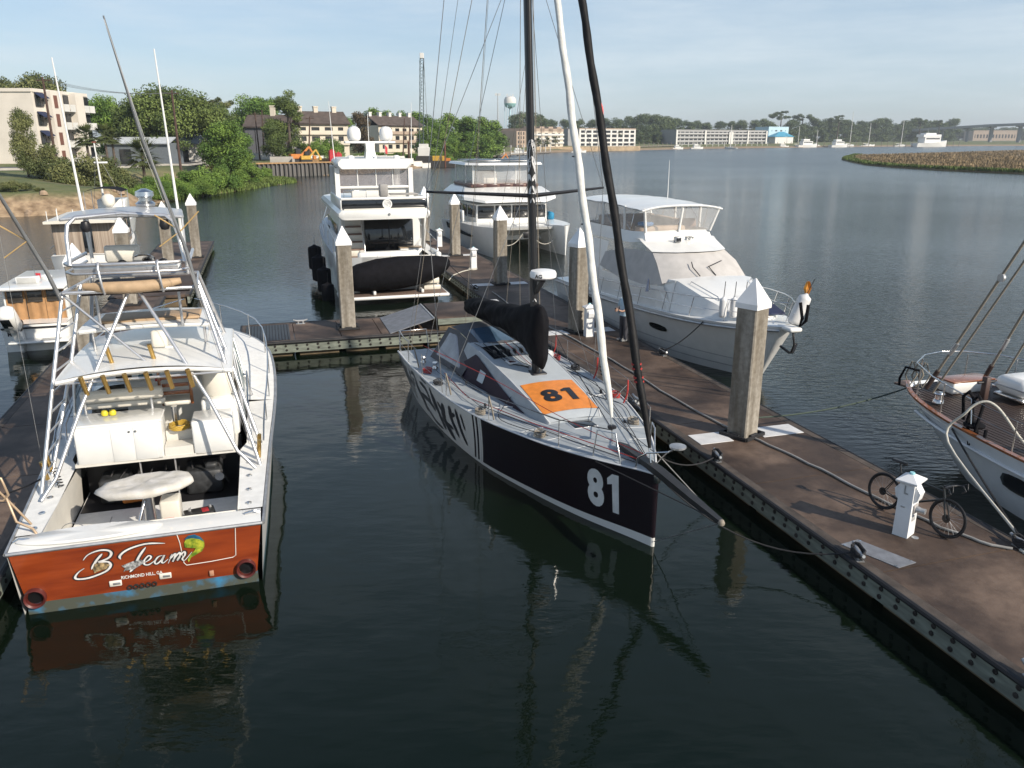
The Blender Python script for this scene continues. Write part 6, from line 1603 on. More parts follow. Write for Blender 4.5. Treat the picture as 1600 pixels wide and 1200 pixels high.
    q = MB(); stroke(q, [(0, 7.55), (.05, 7.8), (-.03, 8.0)], .03, lambda a, z: (11.14 - .4185*(z-1.79) + .086, a, z)); q.build('sail_patch', mat('red_patch', (.5, .02, .03), .5), t, recalc=False)
    tubepart('forestay_foot', [(9.75, 0, 1.36), (9.62, 0, 1.98)], .014, STEEL, t); MB().lathe([(.05, 0), (.09, .02), (.09, .06), (.05, .08)], (9.68, 0, 1.72), 12).build('furler_drum', BLACK, t)
    tubepart('forestay_foot', [(11.25, 0, 1.44), (11.1, 0, 1.9)], .016, STEEL, t)
    # bowsprit
    m = MB(); m.loft([[(x, w, z+hh), (x, -w, z+hh), (x, -w*.9, z-hh), (x, w*.9, z-hh)] for x, w, hh, z in ((9.95, .04, .04, 1.5), (10.2, .08, .055, 1.52), (11.5, .09, .065, 1.53), (12.6, .075, .055, 1.46), (13.38, .045, .04, 1.42))]); part('bowsprit', m, mat('worn_carbon', (.02, .02, .021), .5, var=.3, scale=5), t, 30)
    MB().lathe([(0, -.05), (.05, -.04), (.06, 0), (.04, .04), (0, .05)], (13.4, 0, 1.42), 8).build('sprit_lashing', ROPEB, t, smooth=60)
    tubepart('bobstay', [(13.35, 0, 1.38), (11.47, 0, .12)], .011, WIRE, t, 5)
    for sd_ in (1, -1): tubepart('sprit_guy', [(13.35, 0, 1.42), (10.3, sd_*.66, 1.36)], .011, ROPEW if sd_ > 0 else ROPED, t, 5)
    boxpart('stem_fitting', (11.42, 0, 1.40), (.16, .1, .22), STEEL, t, .02); MB().lathe([(.13, 0), (.15, .02), (.15, .05), (.05, .07)], (11.62, .28, 1.98), 14).build('bow_light', GALV, t)
    # radar on its bracket
    rd = MB(); rd.lathe([(0, 0), (.27, 0), (.305, .03), (.31, .11), (.28, .17), (.2, .19), (0, .195)], (6.12, 0, 4.18), 24); r_ = part('radar', rd, mat('radome_white', (.75, .75, .75), .35, var=.03), t, 40)
    m = MB(); put_text(m, 'AG', lambda a, b_: (6.12 + .315*math.cos(-.75 + a/.31), .315*math.sin(-.75 + a/.31), 4.26 + b_), .17, .09, 2); m.build('radar_lettering', BLACK, r_, recalc=False)
    m = MB(); m.box((5.86, 0, 4.10), (.5, .12, .06)); m.bar((5.72, 0, 3.78), (6.1, 0, 4.12), .08, .08); part('radar_bracket', m, BLACK, t, 0)
    # running gear round the mast and along the decks
    rq = random.Random(12)
    for k in range(7):
        y = -.55 + k*.18; x1 = 4.0 + .1*(k % 2); MB().tube(smoothp([(5.66, y*.25, 1.95), (5.2, y*.8, roofz(5.2, y*.8)+.02), (4.6, y, roofz(4.6, y)+.02), (x1-.5, y*1.05, roofz(3.6, y*.9)+.02)], 4), .011, 4).build('control_line', (ROPED, ROPEW, ROPED, ROPER, ROPED, ROPEB, ROPED)[k], t)
        boxpart('clutch', (4.35, y, roofz(4.35, y)+.03), (.2, .05, .07), BLACK, t, .015)
    for sd_ in (1, -1):
        for x, y, mm in ((2.7, 1.9, ROPER), (3.9, 1.95, ROPED), (6.6, 1.72, ROPER if sd_ > 0 else ROPEB), (8.6, 1.1, ROPEB)):
            MB().tube([(x + .13*math.cos(k*.6)*(1+.25*rq.random()), sd_*y + .1*math.sin(k*.6)*(1+.25*rq.random()), h.sheer(x) + .02 + .0025*k) for k in range(48)], .011, 4).build('rope_coil', mm, t)
        for x in (2.2, 5.0, 7.2): MB().tube(smoothp([(x, sd_*(h.hb(x)-.05), h.sheer(x)+.6), (x+.08, sd_*(h.hb(x)-.1), h.sheer(x)+.3), (x+.02, sd_*(h.hb(x)-.16), h.sheer(x)+.05)], 4), .02, 5).build('hung_line', ROPER if sd_ > 0 else ROPEB, t)
        for k in range(4): tubepart('deck_seam', [(lerp(8.2, 11, k/4), sd_*.75*(1-k/5), h.sheer(9)+.045 + .02*k), (lerp(8.2, 11, k/4), sd_*max(.1, h.hb(lerp(8.2, 11, k/4))-.05), h.sheer(lerp(8.2, 11, k/4))+.012)], .005, LINEW, t, 4) if k < 3 else None
        tubepart('sheet_tail', smoothp([(5.75, sd_*.2, 1.75), (6.6, sd_*1.15, 1.36), (7.4, sd_*1.5, 1.33), (8.8, sd_*1.0, 1.4)], 5), .010, ROPED, t, 4)
        tubepart('guy', smoothp([(2.5, sd_*1.95, 1.9), (5.6, sd_*1.1, 2.0 - .25), (8.6, sd_*.5, 1.62), (11.2, sd_*.1, 1.75)], 6), .009, ROPED if sd_ > 0 else ROPER, t, 4)
    # liferaft-like white tube and horseshoe at the stern quarter
    MB().tube([(2.35, 1.55, 1.42), (2.95, 1.62, 1.42)], [.09, .11], 10).build('fender_roll', LINEW, t, smooth=50)
    boxpart('stern_table', (.4, .2, 1.6), (.35, .7, .05), LINEW, t, .02); tubepart('tiller', [(.3, -.5, 1.1), (1.5, -.35, 1.25)], .022, LINEW, t)
    return t
make_racer()
RCM = Matrix.Translation((-1.48, 24.0, 0)) @ Matrix.Rotation(math.radians(-69.0), 4, 'Z')
def rc(x, y, z): return tuple(RCM @ Vector((x, y, z)))
# ================================================================== motor yacht, stern towards us
TEAKD = mat('grey_teak_deck', (.16, .11, .085), .7, var=.2, scale=3, stretch=(1, 9, 1))
def ringbox(y0, y1, z0, z1, x, r=.12):
    """rounded rectangle in the y/z plane"""
    return [(x, y0, z0+r), (x, y0, z1-r), (x, y0+(r if y1 > y0 else -r), z1), (x, y1-(r if y1 > y0 else -r), z1), (x, y1, z1-r), (x, y1, z0+r), (x, y1-(r if y1 > y0 else -r), z0), (x, y0+(r if y1 > y0 else -r), z0)]
def make_yacht():
    t = thing('motor_yacht', 'white flybridge motor yacht with two satellite domes, stern towards us', 'yacht', Mx(5.33, 35.9), HEAD_AWAY)
    h = Hull(18.5, [(0, 2.4), (3, 2.5), (8, 2.55), (12, 2.3), (15.5, 1.5), (17.8, .5), (18.5, .03)], [(0, 2.2), (8, 2.2), (13, 1.3), (18.5, .03)], [(0, 2.0), (4, 2.05), (10, 2.3), (18.5, 2.8)], rake=1.8)
    m = MB(); h2 = h.sides(m, 26, 6); m.v = [(x + 1.5, y, z) for x, y, z in m.v]; weld(part('hull', m, WHITE, t))
    m = MB(); h.deck(m, 0, 18.4, 0, .0, -.02, 22, 4, lambda x: 1.9 if x < 12 else 0); m.v = [(x+1.5, y, z) for x, y, z in m.v]; weld(part('side_deck', m, NONSKID, t))
    boxpart('swim_platform', (.85, 0, .34), (1.75, 5.0, .16), WHITE, t, .08); boxpart('platform_teak', (.85, 0, .424), (1.6, 4.8, .02), TEAKD, t, .01)
    # transom seat back and steps
    boxpart('transom_seat', (1.75, 0, 1.72), (.5, 2.85, 1.0), WHITE, t, .15); boxpart('transom_panel', (1.5, 0, 1.0), (.12, 3.0, 1.2), WHITE, t, .04)
    for y in (-.05, .55): boxpart('seat_seam', (1.492, y, 1.75), (.012, .012, .8), GALV, t, .003)
    for sd_ in (1, -1):
        for k in range(3): boxpart('transom_step', (1.2 + .3*k, sd_*1.9, .5 + .28*k), (.32, .8, .24), OFFWH, t, .03)
        boxpart('quarter', (2.2, sd_*2.32, 1.75), (1.6, .28, .75), WHITE, t, .1)
        tubepart('quarter_rail', [(1.5, sd_*2.3, 2.1), (1.6, sd_*2.3, 2.6), (3.6, sd_*2.35, 2.75), (9, sd_*2.4, 3.1), (15, sd_*1.7, 3.4)], .02, STEEL, t)
        for x in (3.6, 6, 8.5, 11, 13.5): tubepart('rail_stanchion', [(x, sd_*(h.hb(x-1.5)-.1), h.sheer(x-1.5)), (x, sd_*(h.hb(x-1.5)-.12), h.sheer(x-1.5)+.72)], .016, STEEL, t)
    boxpart('cockpit_floor', (3.0, 0, 1.2), (2.6, 4.3, .06), TEAKD, t, .01)
    boxpart('cockpit_table', (2.8, -.05, 1.98), (.7, 1.5, .06), TEAKD, t, .03)
    for y in (.4, -.5): tubepart('table_leg', [(2.8, y, 1.22), (2.8, y, 1.96)], .04, STEEL, t)
    # saloon
    m = MB(); m.loft([[(x, w, 1.1), (x, w, 3.2), (x, w-.2, 3.75), (x, -w+.2, 3.75), (x, -w, 3.2), (x, -w, 1.1)] for x, w in ((4.3, 2.0), (10, 2.0), (12.5, 1.7), (14.6, .9))]); part('saloon', m, WHITE, t, 30)
    boxpart('saloon_door', (4.22, -.42, 2.32), (.1, 2.4, 2.2), DARKGL, t, .02); boxpart('door_mullion', (4.16, -.42, 2.32), (.05, .05, 2.2), BLACK, t, .01)
    for sd_ in (1, -1): boxpart('side_window', (8, sd_*2.0, 2.9), (6, .06, .6), DARKGL, t, .1)
    for k in range(7):
        boxpart('stair_tread', (2.9 + .22*k, 1.35, 1.45 + .34*k), (.26, .75, .06), mat('stair_tread', (.20, .13, .10), .6), t, .01); boxpart('stair_riser', (3.03 + .22*k, 1.35, 1.6 + .34*k), (.03, .75, .3), OFFWH, t, .005)
    tubepart('stair_rail', [(2.8, .95, 1.3), (2.85, .95, 2.2), (4.1, .95, 3.7)], .022, STEEL, t)
    boxpart('wet_bar', (3.6, -1.35, 1.65), (.6, 1.1, .9), WHITE, t, .04); boxpart('wet_bar_top', (3.6, -1.35, 2.12), (.62, 1.12, .04), mat('tan_top', (.4, .3, .2), .4), t, .01)
    tubepart('tap', [(3.7, -1.5, 2.12), (3.7, -1.5, 2.5), (3.6, -1.42, 2.58), (3.5, -1.38, 2.5)], .014, STEEL, t)
    for y in (-1.1, -1.4): boxpart('wet_bar_door', (3.295, y, 1.6), (.012, .28, .6), OFFWH, t, .004)
    for sd_, y in ((1, 2.05), (-1, -1.85)): boxpart('overhang_support', (2.6, y, 3.0), (.5, .12, 1.7), WHITE, t, .04, ry=-.35)
    # flybridge deck and bulwark
    m = MB(); m.loft([ringbox(2.25-i, -2.0+i, 3.72, 4.15, x, .14) for x, i in ((1.25, .25), (1.35, .05), (1.6, 0), (12, 0), (13.5, .7))]); part('flybridge_deck', m, WHITE, t, 40)
    boxpart('black_band', (1.62, .08, 4.38), (.1, 3.9, .36), DARKGL, t, .03); boxpart('bulwark_top', (1.68, .08, 4.62), (.22, 4.0, .12), WHITE, t, .05)
    for y in (2.05, -1.9): boxpart('bulwark_side', (4.2, y, 4.4), (5.2, .12, .5), WHITE, t, .05)
    R90 = Matrix.Rotation(-PI/2, 3, 'Y')
    em = MB(); em.lathe([(.21, 0), (.22, .02), (.17, .02), (.16, .0)], (1.56, -.02, 4.38), 20, R90); e = part('emblem', em, WHITE, t); m = MB(); put_text(m, 'S', lambda a, b: (1.535, -.02 - a, 4.38 + b), .2, .26); m.build('emblem_letter', WHITE, e, recalc=False)
    MB().lathe([(.06, 0), (.06, .02), (0, .02)], (1.24, -.05, 3.94), 12, R90).build('deck_light', STEEL, t)
    tubepart('fly_rail', [(1.7, 1.9, 4.6), (1.7, 1.9, 4.98), (1.7, .9, 4.98), (1.7, .9, 4.65)], .018, STEEL, t); boxpart('fly_floor', (4, .1, 4.17), (5, 3.7, .04), OFFWH, t, .01)
    boxpart('fly_seat', (2.9, -.05, 4.9), (.35, .42, .6), mat('grey_cushion', (.28, .27, .26), .8), t, .1); tubepart('seat_post', [(2.9, -.05, 4.2), (2.9, -.05, 4.6)], .06, STEEL, t); boxpart('fly_table', (3.0, -1.0, 4.72), (.7, 1.3, .06), mat('grey_top', (.3, .28, .26), .5), t, .02); boxpart('fly_bar', (4.3, -.2, 4.75), (.4, 3.0, .65), WHITE, t, .05)
    # fly enclosure with vinyl panes and roof
    m = MB(); m.loft([ringbox(2.05-i, -1.6+i, 5.86, 6.32, x, .16) for x, i in ((3.6, .15), (3.75, .02), (4.2, 0), (8.2, .2), (8.6, .45))]); part('hardtop_roof', m, WHITE, t, 40)
    for y0, y1 in ((1.85, -1.75), ): pass
    for y in (1.95, -1.55):
        m = MB(); m.bar((4.0, y, 4.2), (4.0, y, 5.9), .22, .16); part('roof_post', m, WHITE, t, 0); m = MB(); m.bar((8.0, y*.95, 4.2), (7.6, y*.95, 5.9), .3, .16); part('roof_post', m, WHITE, t, 0)
    yy = [1.85, 1.0, .12, -.68, -1.45]
    for a, b in zip(yy, yy[1:]):
        q = MB(); q.add([(4.0, a, 5.08), (4.0, b, 5.08), (4.0, b, 5.86), (4.0, a, 5.86)], [(0, 1, 2, 3)]); q.build('vinyl_pane', SMOKE, t, recalc=False); tubepart('pane_frame', [(3.99, b, 5.05), (3.99, b, 5.88)], .03, WHITE, t)
    boxpart('fly_sill', (4.0, .2, 5.0), (.12, 3.5, .12), WHITE, t, .03)
    for y in (1.95, -1.55):
        q = MB(); q.add([(4.1, y, 5.0), (7.6, y*.97, 5.0), (7.6, y*.97, 5.86), (4.1, y, 5.86)], [(0, 1, 2, 3)]); q.build('side_pane', SMOKE, t, recalc=False)
    q = MB(); q.add([(7.9, 1.8, 4.9), (7.9, -1.5, 4.9), (7.5, -1.4, 5.86), (7.5, 1.7, 5.86)], [(0, 1, 2, 3)]); q.build('windscreen', SMOKE, t, recalc=False)
    # mast and domes
    m = MB(); m.loft([ringbox(.1+w, .1-w, z0, z0+.01, x, .004) for x, w, z0 in ((5.7, .2, 6.3), )] if False else [[(x0, .1+w, z), (x1, .1+w, z), (x1, .1-w, z), (x0, .1-w, z)] for x0, x1, w, z in ((5.5, 6.4, .28, 6.28), (5.65, 6.3, .2, 6.7), (5.75, 6.25, .22, 7.02))]); part('mast_base', m, WHITE, t, 30)
    boxpart('dome_wing', (6.0, .08, 7.06), (.5, 2.5, .1), WHITE, t, .04)
    for y in (.84, -.74): MB().lathe([(.16, 7.1), (.3, 7.18), (.335, 7.3), (.335, 7.5), (.29, 7.68), (.17, 7.79), (0, 7.82)], (6, y, 0), 22).build('satellite_dome', WHITE, t, smooth=50)
    for y, z, x in ((2.0, 8.9, 4.4), (-1.7, 8.9, 4.4), (.1, 8.4, 6.2)): MB().tube([(x, y, 6.3), (x, y*1.05, z)], [.025, .01], 6).build('antenna', WHITE, t)
    for y in (1.2, -1.0): MB().lathe([(0, 0), (.16, 0), (.17, .1), (.1, .16), (0, .17)], (4.6, y, 6.3), 12).build('roof_light', WHITE, t, smooth=50)
    m = MB(); m.add([(4.8, -.5, 6.9), (4.8, -.62, 6.55), (4.8, -.5, 6.4)], [(0, 1, 2)]); tubepart('flag_staff', [(4.8, -.48, 6.3), (4.8, -.48, 7.0)], .01, STEEL, t, 5); m = MB(); m.plate([(4.8, -.49, 6.95), (4.82, -.62, 6.8), (4.8, -.6, 6.5), (4.79, -.5, 6.55)], (.006, 0, 0)); m.build('flag', REDP, t)
    return t
make_yacht()
YM = Matrix.Translation(Vector(Mx(5.33, 35.9))) @ Matrix.Rotation(HEAD_AWAY, 4, 'Z')
def yw(x, y, z): return tuple(YM @ Vector((x, y, z)))
# covered tender on the platform
t = thing('tender', 'dinghy under a black canvas cover on the yacht swim platform', 'dinghy', yw(.75, -.3, .43), HEAD_AWAY)
m = MB(); rings = []
for y, w, z0, z1 in ((2.36, .15, .35, .75), (2.3, .5, .18, .98), (1.9, .66, .1, 1.18), (1.0, .74, .1, 1.36), (0, .76, .12, 1.42), (-1.0, .72, .25, 1.40), (-1.8, .55, .5, 1.38), (-2.25, .3, .8, 1.3), (-2.4, .06, .98, 1.15)):
    rings.append([(w*math.cos(a*PI/8)*(1+.03*math.sin(a*3+y*4)), y + .02*math.sin(a*2), ((z0+z1)/2 + (z1-z0)/2*math.sin(a*PI/8)*(1 + .03*math.sin(y*7+a)))*1.18) for a in range(16)])
m.loft(rings); m.build('cover', BLKCLOTH, t, smooth=60)
for y in (1.2, -1.0): boxpart('chock', (0, y, .08), (.9, .12, .16), WHITE, t, .02)
for k, (x, y, z, r, L) in enumerate(((3.2, 2.92, .75, .34, 1.2), (5.6, 3.0, .95, .36, 1.3), (8.5, 3.0, 1.1, .36, 1.3), (2.2, 2.85, .3, .3, .9))):
    fender(yw(x, y, z), L, r, BLKCLOTH, 'large black fender on the port side of the motor yacht, %s' % ('second from the stern', 'third from the stern', 'farthest forward', 'nearest the stern')[k], 'black yacht fenders')
# ================================================================== catamaran
def make_cat():
    t = thing('catamaran', 'white cruising catamaran with solar panels on its flybridge roof', 'catamaran', Mx(16, 61.3), HEAD_BACK)
    for sd_ in (1, -1):
        h = Hull(12.6, [(0, .85), (4, 1.05), (8, 1.08), (10.6, .9), (11.9, .5), (12.6, .08)], [(0, .5), (4, .6), (8, .48), (11.2, .16), (12.6, .02)], [(0, 1.3), (5, 1.72), (12.6, 1.9)], rake=.15, p=1.1)
        m = h.sides(MB(), 24, 7); h.deck(m, 0, 12.5, 0, .02, 0, 14, 4); m.v = [(x, y + sd_*2.35, z) for x, y, z in m.v]; hu = weld(part('hull', m, WHITE, t))
        m = MB(); X = [2.2 + k*.42 for k in range(12)]
        for x0, x1 in ((2.6, 9.8),):
            V = []
            for k in range(13):
                x = lerp(x0, x1, k/12); V += [(x, sd_*(2.35 + h.yat(x, 1.4)+.04), 1.42 - .018*k), (x, sd_*(2.35 + h.yat(x, 1.0)+.04), 1.0 + (.1 if k == 12 else 0))]
            m.add(V, [(2*k, 2*k+1, 2*k+3, 2*k+2) for k in range(12)])
        m.build('hull_window', DARKGL, hu)
        stanchions(t, [(x, sd_*(2.35 + h.hb(x)-.08), h.sheer(x)) for x in (1, 3, 5, 7, 9, 10.8, 12.2)], .62, STEEL)
    m = MB(); m.loft([[(x, 2.4, .75), (x, 2.4, 1.78), (x, -2.4, 1.78), (x, -2.4, .75)] for x in (0, 9.5)]); part('bridge_deck', m, WHITE, t, 0)
    m = MB(); m.loft([[(9.4, y, 1.0), (10.8, y, 1.35), (11.6, y, 1.62), (11.7, y, 1.78), (9.4, y, 1.80)] for y in (-2.5, -1, 0, 1, 2.5)]); part('foredeck', m, WHITE, t, 30)
    for y in (-1.3, 0, 1.3): boxpart('deck_hatch', (10.4, y, 1.81), (.9, .9, .03), NONSKID, t, .03)
    m = MB(); m.loft([[(x, w, 1.75), (x, w*.98, z), (x, -w*.98, z), (x, -w, 1.75)] for x, w, z in ((1.5, 2.75, 3.05), (6.8, 2.8, 3.05), (8.3, 2.5, 3.0))]); part('house', m, WHITE, t, 20)
    for y0, y1 in ((-2.42, -1.25), (-1.2, -.05), (0, 1.15), (1.2, 2.42)): boxpart('front_window', (8.34, (y0+y1)/2, 2.5), (.06, y1-y0-.06, .82), DARKGL, t, .03)
    for sd_ in (1, -1):
        for x0, x1 in ((6.9, 8.15), (5.2, 6.75), (3.4, 5.05)): boxpart('side_window', ((x0+x1)/2, sd_*(2.78 if x1 < 7 else 2.62), 2.52), (x1-x0, .08, .78), DARKGL, t, .05, rz=(-sd_*.19 if x1 > 7 else 0))
    # overhanging roof brow
    m = MB(); m.loft([[(9.3, -2.1, 3.16), (9.45, 0, 3.2), (9.3, 2.1, 3.16), (8.0, 3.25, 3.3), (2.0, 3.35, 3.4), (1, 2.8, 3.4), (1, -2.8, 3.4), (2.0, -3.35, 3.4), (8.0, -3.25, 3.3)],
                      [(9.2, -2.1, 3.3), (9.35, 0, 3.36), (9.2, 2.1, 3.3), (7.9, 3.25, 3.5), (2.0, 3.35, 3.6), (1, 2.8, 3.6), (1, -2.8, 3.6), (2.0, -3.35, 3.6), (7.9, -3.25, 3.5)],
                      [(6.9, -2.1, 3.98), (7.0, 0, 4.05), (6.9, 2.1, 3.98), (6.3, 2.8, 4.0), (2.0, 2.8, 4.0), (1, 2.4, 4.0), (1, -2.4, 4.0), (2.0, -2.8, 4.0), (6.3, -2.8, 4.0)]]); part('roof_brow', m, WHITE, t, 25)
    boxpart('fly_coaming', (4.0, 0, 4.12), (5.4, 4.9, .3), mat('brown_vinyl_band', (.14, .075, .06), .5), t, .15)
    for k in range(5): boxpart('coaming_panel', (6.72, -1.9 + k*.95, 4.13), (.03, .75, .2), mat('plum_band', (.07, .035, .035), .3), t, .01)
    crn = [(6.7, -2.3), (6.7, -.75), (6.7, .75), (6.7, 2.3), (5.2, 2.45), (2.2, 2.45), (2.2, -2.45), (5.2, -2.45)]
    for (a, b), (c, d) in zip(crn, crn[1:] + crn[:1]):
        q = MB(); q.grid(lambda s_, k: (lerp(a, c, s_) + .03*math.sin(s_*9+k*3), lerp(b, d, s_), lerp(4.26, 5.46, k)), 6, 4); q.build('vinyl_pane', CLEAR, t, smooth=60, recalc=False); tubepart('pane_seam', [(a, b, 4.25), (a, b, 5.5)], .035, WHITE, t)
    m = MB(); m.loft([[(7.2, -2.0, 5.5), (7.3, 0, 5.5), (7.2, 2.0, 5.5), (6.4, 2.8, 5.5), (1.4, 2.8, 5.5), (1.4, -2.8, 5.5), (6.4, -2.8, 5.5)], [(7.1, -2.0, 5.62), (7.2, 0, 5.64), (7.1, 2.0, 5.62), (6.3, 2.7, 5.66), (1.5, 2.7, 5.66), (1.5, -2.7, 5.66), (6.3, -2.7, 5.66)]]); part('hardtop', m, WHITE, t, 25)
    for y in (-1.25, 1.25):
        sp_ = boxpart('solar_panel', (4.2, y, 5.80), (3.6, 2.2, .05), mat('solar_blue', (.012, .016, .03), .12), t, .01)
        boxpart('panel_frame', (4.2, y, 5.765), (3.66, 2.26, .02), ALU, sp_, .005)
    boxpart('helm_seat', (4.5, -.8, 4.7), (.5, 1.2, .8), OFFWH, t, .1); boxpart('helm_console', (5.9, -.9, 4.6), (.4, 1.0, .7), OFFWH, t, .08)
    # white side locker with two slots, bow lines, boarding rail
    lk = MB(); lk.cbox((0, 0, 0), (1.5, .16, .75), .07); lk.v = [(x + 7.2, y - 3.32, z + 2.25) for x, y, z in lk.v]; l_ = part('rack_board', lk, WHITE, t)
    for x in (6.95, 7.4): boxpart('slot', (x, -3.405, 2.25), (.2, .02, .5), mat('slot_grey', (.12, .12, .11), .6), l_, .01)
    for y0, y1 in ((-2.3, -.2), (.2, 2.3)): tubepart('anchor_bridle', sag((11.6, y0, 1.5), (11.65, y1, 1.5), .85, 12), .025, ROPEW, t)
    boxpart('anchor_locker', (11.72, 0, 1.3), (.05, .5, .4), BLACK, t, .02)
    MB().tube([(1.5, 3.3, 2.3), (1.8, 3.35, 3.0), (2.6, 3.35, 3.1), (3.0, 3.35, 2.4)], .03, 6).build('side_rail', STEEL, t)
    MB().cbox((7.4, 3.05, 2.05), (.9, .45, .6), .2).build('blue_cover', mat('blue_canvas', (.02, .2, .36), .7), t, smooth=50)
    return t
make_cat()
# ================================================================== flybridge cruiser, bow towards us on the right of the dock
def make_cruiser():
    t = thing('flybridge_cruiser', 'white flybridge cruiser with clear vinyl enclosure and covered windscreen', 'motor cruiser', Mx(14.35, 34.0), HEAD_BACK)
    h = Hull(14.45, [(0, 2.0), (4, 2.1), (8.7, 2.02), (11.5, 1.66), (13, 1.12), (14, .5), (14.45, .2)], [(0, 1.85), (5, 1.85), (8.5, 1.55), (11, .9), (13.2, .15), (14.45, .02)], [(0, 1.2), (5, 1.4), (8.7, 1.6), (13, 1.84), (14.45, 1.98)], rake=1.5, p=1.25)
    m = h.sides(MB(), 30, 8); hu = weld(part('hull', m, mat('cruiser_white', (.66, .66, .65), .25, var=.04, coat=.3), t))
    m = MB(); h.deck(m, 0, 14.4, .02, .06, .0, 26, 6); weld(part('deck', m, WHITE, t))
    for sd_ in (1, -1):
        part('rub_rail', MB().tube(h.rail(0, 14.4, sd_, .01, -.12), .045, 6), GALV, t)
        for z in (.55, .25):
            m = MB(); X = [lerp(.2, 13.0, k/24) for k in range(25)]; m.add([(x - (1-((z+dz+.4)/(h.sheer(x)+.4)))*1.5*(x/h.L)**6, sd_*(h.yat(x, z+dz)+.008), z+dz) for x in X for dz in (0, .035)], [(2*i, 2*i+1, 2*i+3, 2*i+2) for i in range(24)]); m.build('pin_stripe', mat('stripe_grey', (.35, .36, .38), .4), t)
        for x in (9.6, 7.4, 4.6, 3.2, 2.2):
            w = .5 if x > 5 else .34; m = MB(); n = 14
            for k, (s_, e, mm) in enumerate(((1, .016, STEEL), (.82, .024, DARKGL))):
                q = MB(); V = [(x + w*s_*math.cos(a*2*PI/n)*(1 if abs(math.cos(a*2*PI/n)) < .9 else 1), 1.02 + .12*s_*math.copysign(abs(math.sin(a*2*PI/n))**.6, math.sin(a*2*PI/n))) for a in range(n)]
                q.add([(X_, sd_*(h.yat(X_, Z_)+e), Z_) for X_, Z_ in V], [tuple(range(n))]); q.build('portlight' if k == 0 else 'portlight_glass', mm, t, recalc=False)
        top = [(x, sd_*max(.12, h.hb(x)-.1), h.sheer(x) + interp([(3, .0), (3.6, .55), (10, .68), (14.5, .72)], x)) for x in (3.0, 3.6, 5, 6.5, 8, 9.5, 11, 12.3, 13.3, 14.0, 14.5)]
        tubepart('bow_rail', top, .017, STEEL, t)
        tubepart('bow_rail_mid', [(p[0], p[1], lerp(h.sheer(min(p[0], 14.4)), p[2], .5)) for p in top[3:]], .009, STEEL, t, 5)
        for x in (3.8, 5.4, 7, 8.6, 10.2, 11.6, 12.9, 14.0): tubepart('rail_stanchion', [(x-.25, sd_*(max(.12, h.hb(x)-.1)), h.sheer(x)), (x, sd_*max(.12, h.hb(x)-.1), h.sheer(x) + .66)], .014, STEEL, t, 6)
    # trunk, windscreen cover, house
    P = [(13.2, .35, 1.98), (12.6, .85, 2.12), (11.6, 1.25, 2.4), (10.2, 1.55, 2.75), (9.4, 1.62, 2.70)]
    m = MB(); m.loft([[(x, w*1.08, h.sheer(x)+.02), (x, w*.9, z-.05), (x, w*.4, z+.02), (x, 0, z+.04), (x, -w*.4, z+.02), (x, -w*.9, z-.05), (x, -w*1.08, h.sheer(x)+.02)] for x, w, z in P], closed=False); m.add([(13.2, .38, 1.86), (13.2, .3, 1.95), (13.2, 0, 2.0), (13.2, -.3, 1.95), (13.2, -.38, 1.86)], [(0, 1, 2, 3, 4)]); part('trunk_cabin', m, WHITE, t, 40)
    GC = mat('screen_cover', (.46, .44, .42), .85, var=.08, scale=3, bump=.15, bscale=30)
    m = MB(); m.loft([[(10.2-.55*abs(k)**2.5, k*1.66, 2.74 - .25*abs(k)**2) for k in (-1, -.8, -.5, 0, .5, .8, 1)], [(9.55-.6*abs(k)**2.5, k*1.55, 3.1) for k in (-1, -.8, -.5, 0, .5, .8, 1)], [(9.0-.7*abs(k)**2.5, k*1.42, 3.42) for k in (-1, -.8, -.5, 0, .5, .8, 1)]], closed=False); part('windscreen_cover', m, GC, t, 60)
    for sd_ in (1, -1):
        m = MB(); m.loft([[(9.68, sd_*1.665, 2.48), (8.3, sd_*1.415, 3.41)], [(8.4, sd_*1.76, 2.3), (7.4, sd_*1.5, 3.38)], [(6.4, sd_*1.82, 2.25), (6.2, sd_*1.58, 3.3)], [(4.6, sd_*1.84, 2.45), (4.8, sd_*1.7, 3.0)]], closed=False); part('side_window_cover', m, GC, t, 50)
        m = MB(); m.loft([[(10.4, sd_*1.58, 1.65), (9.75, sd_*1.68, 2.46)], [(8.5, sd_*1.82, 1.6), (8.4, sd_*1.77, 2.3)], [(5, sd_*1.85, 1.42), (5, sd_*1.84, 2.3)], [(1.2, sd_*1.85, 1.25), (1.2, sd_*1.84, 2.6)]], closed=False); m.loft([[(4.9, sd_*1.845, 2.3), (4.9, sd_*1.6, 3.4)], [(1.2, sd_*1.845, 2.5), (1.6, sd_*1.6, 3.4)]], closed=False); part('house_side', m, WHITE, t, 50)
    for sd_ in (1, -1): MB().plate([(10.25, sd_*1.68, 1.68), (10.15, sd_*1.42, 2.70), (9.62, sd_*1.655, 2.52), (9.3, sd_*1.70, 2.4), (9.4, sd_*1.74, 1.62)], (0, sd_*.012, 0)).build('screen_base', WHITE, t)
    m = MB(); m.loft([[(9.05-.7*abs(k)**2.5, k*1.46, 3.43 + .03*(1-k*k)) for k in (-1, -.8, -.5, 0, .5, .8, 1)], [(8.0-.4*abs(k)**2.5, k*1.5, 3.68) for k in (-1, -.8, -.5, 0, .5, .8, 1)], [(7.4, k*1.52, 3.78) for k in (-1, -.8, -.5, 0, .5, .8, 1)], [(1.2, k*1.62, 3.5) for k in (-1, -.8, -.5, 0, .5, .8, 1)]], closed=False); part('house_roof', m, WHITE, t, 60)
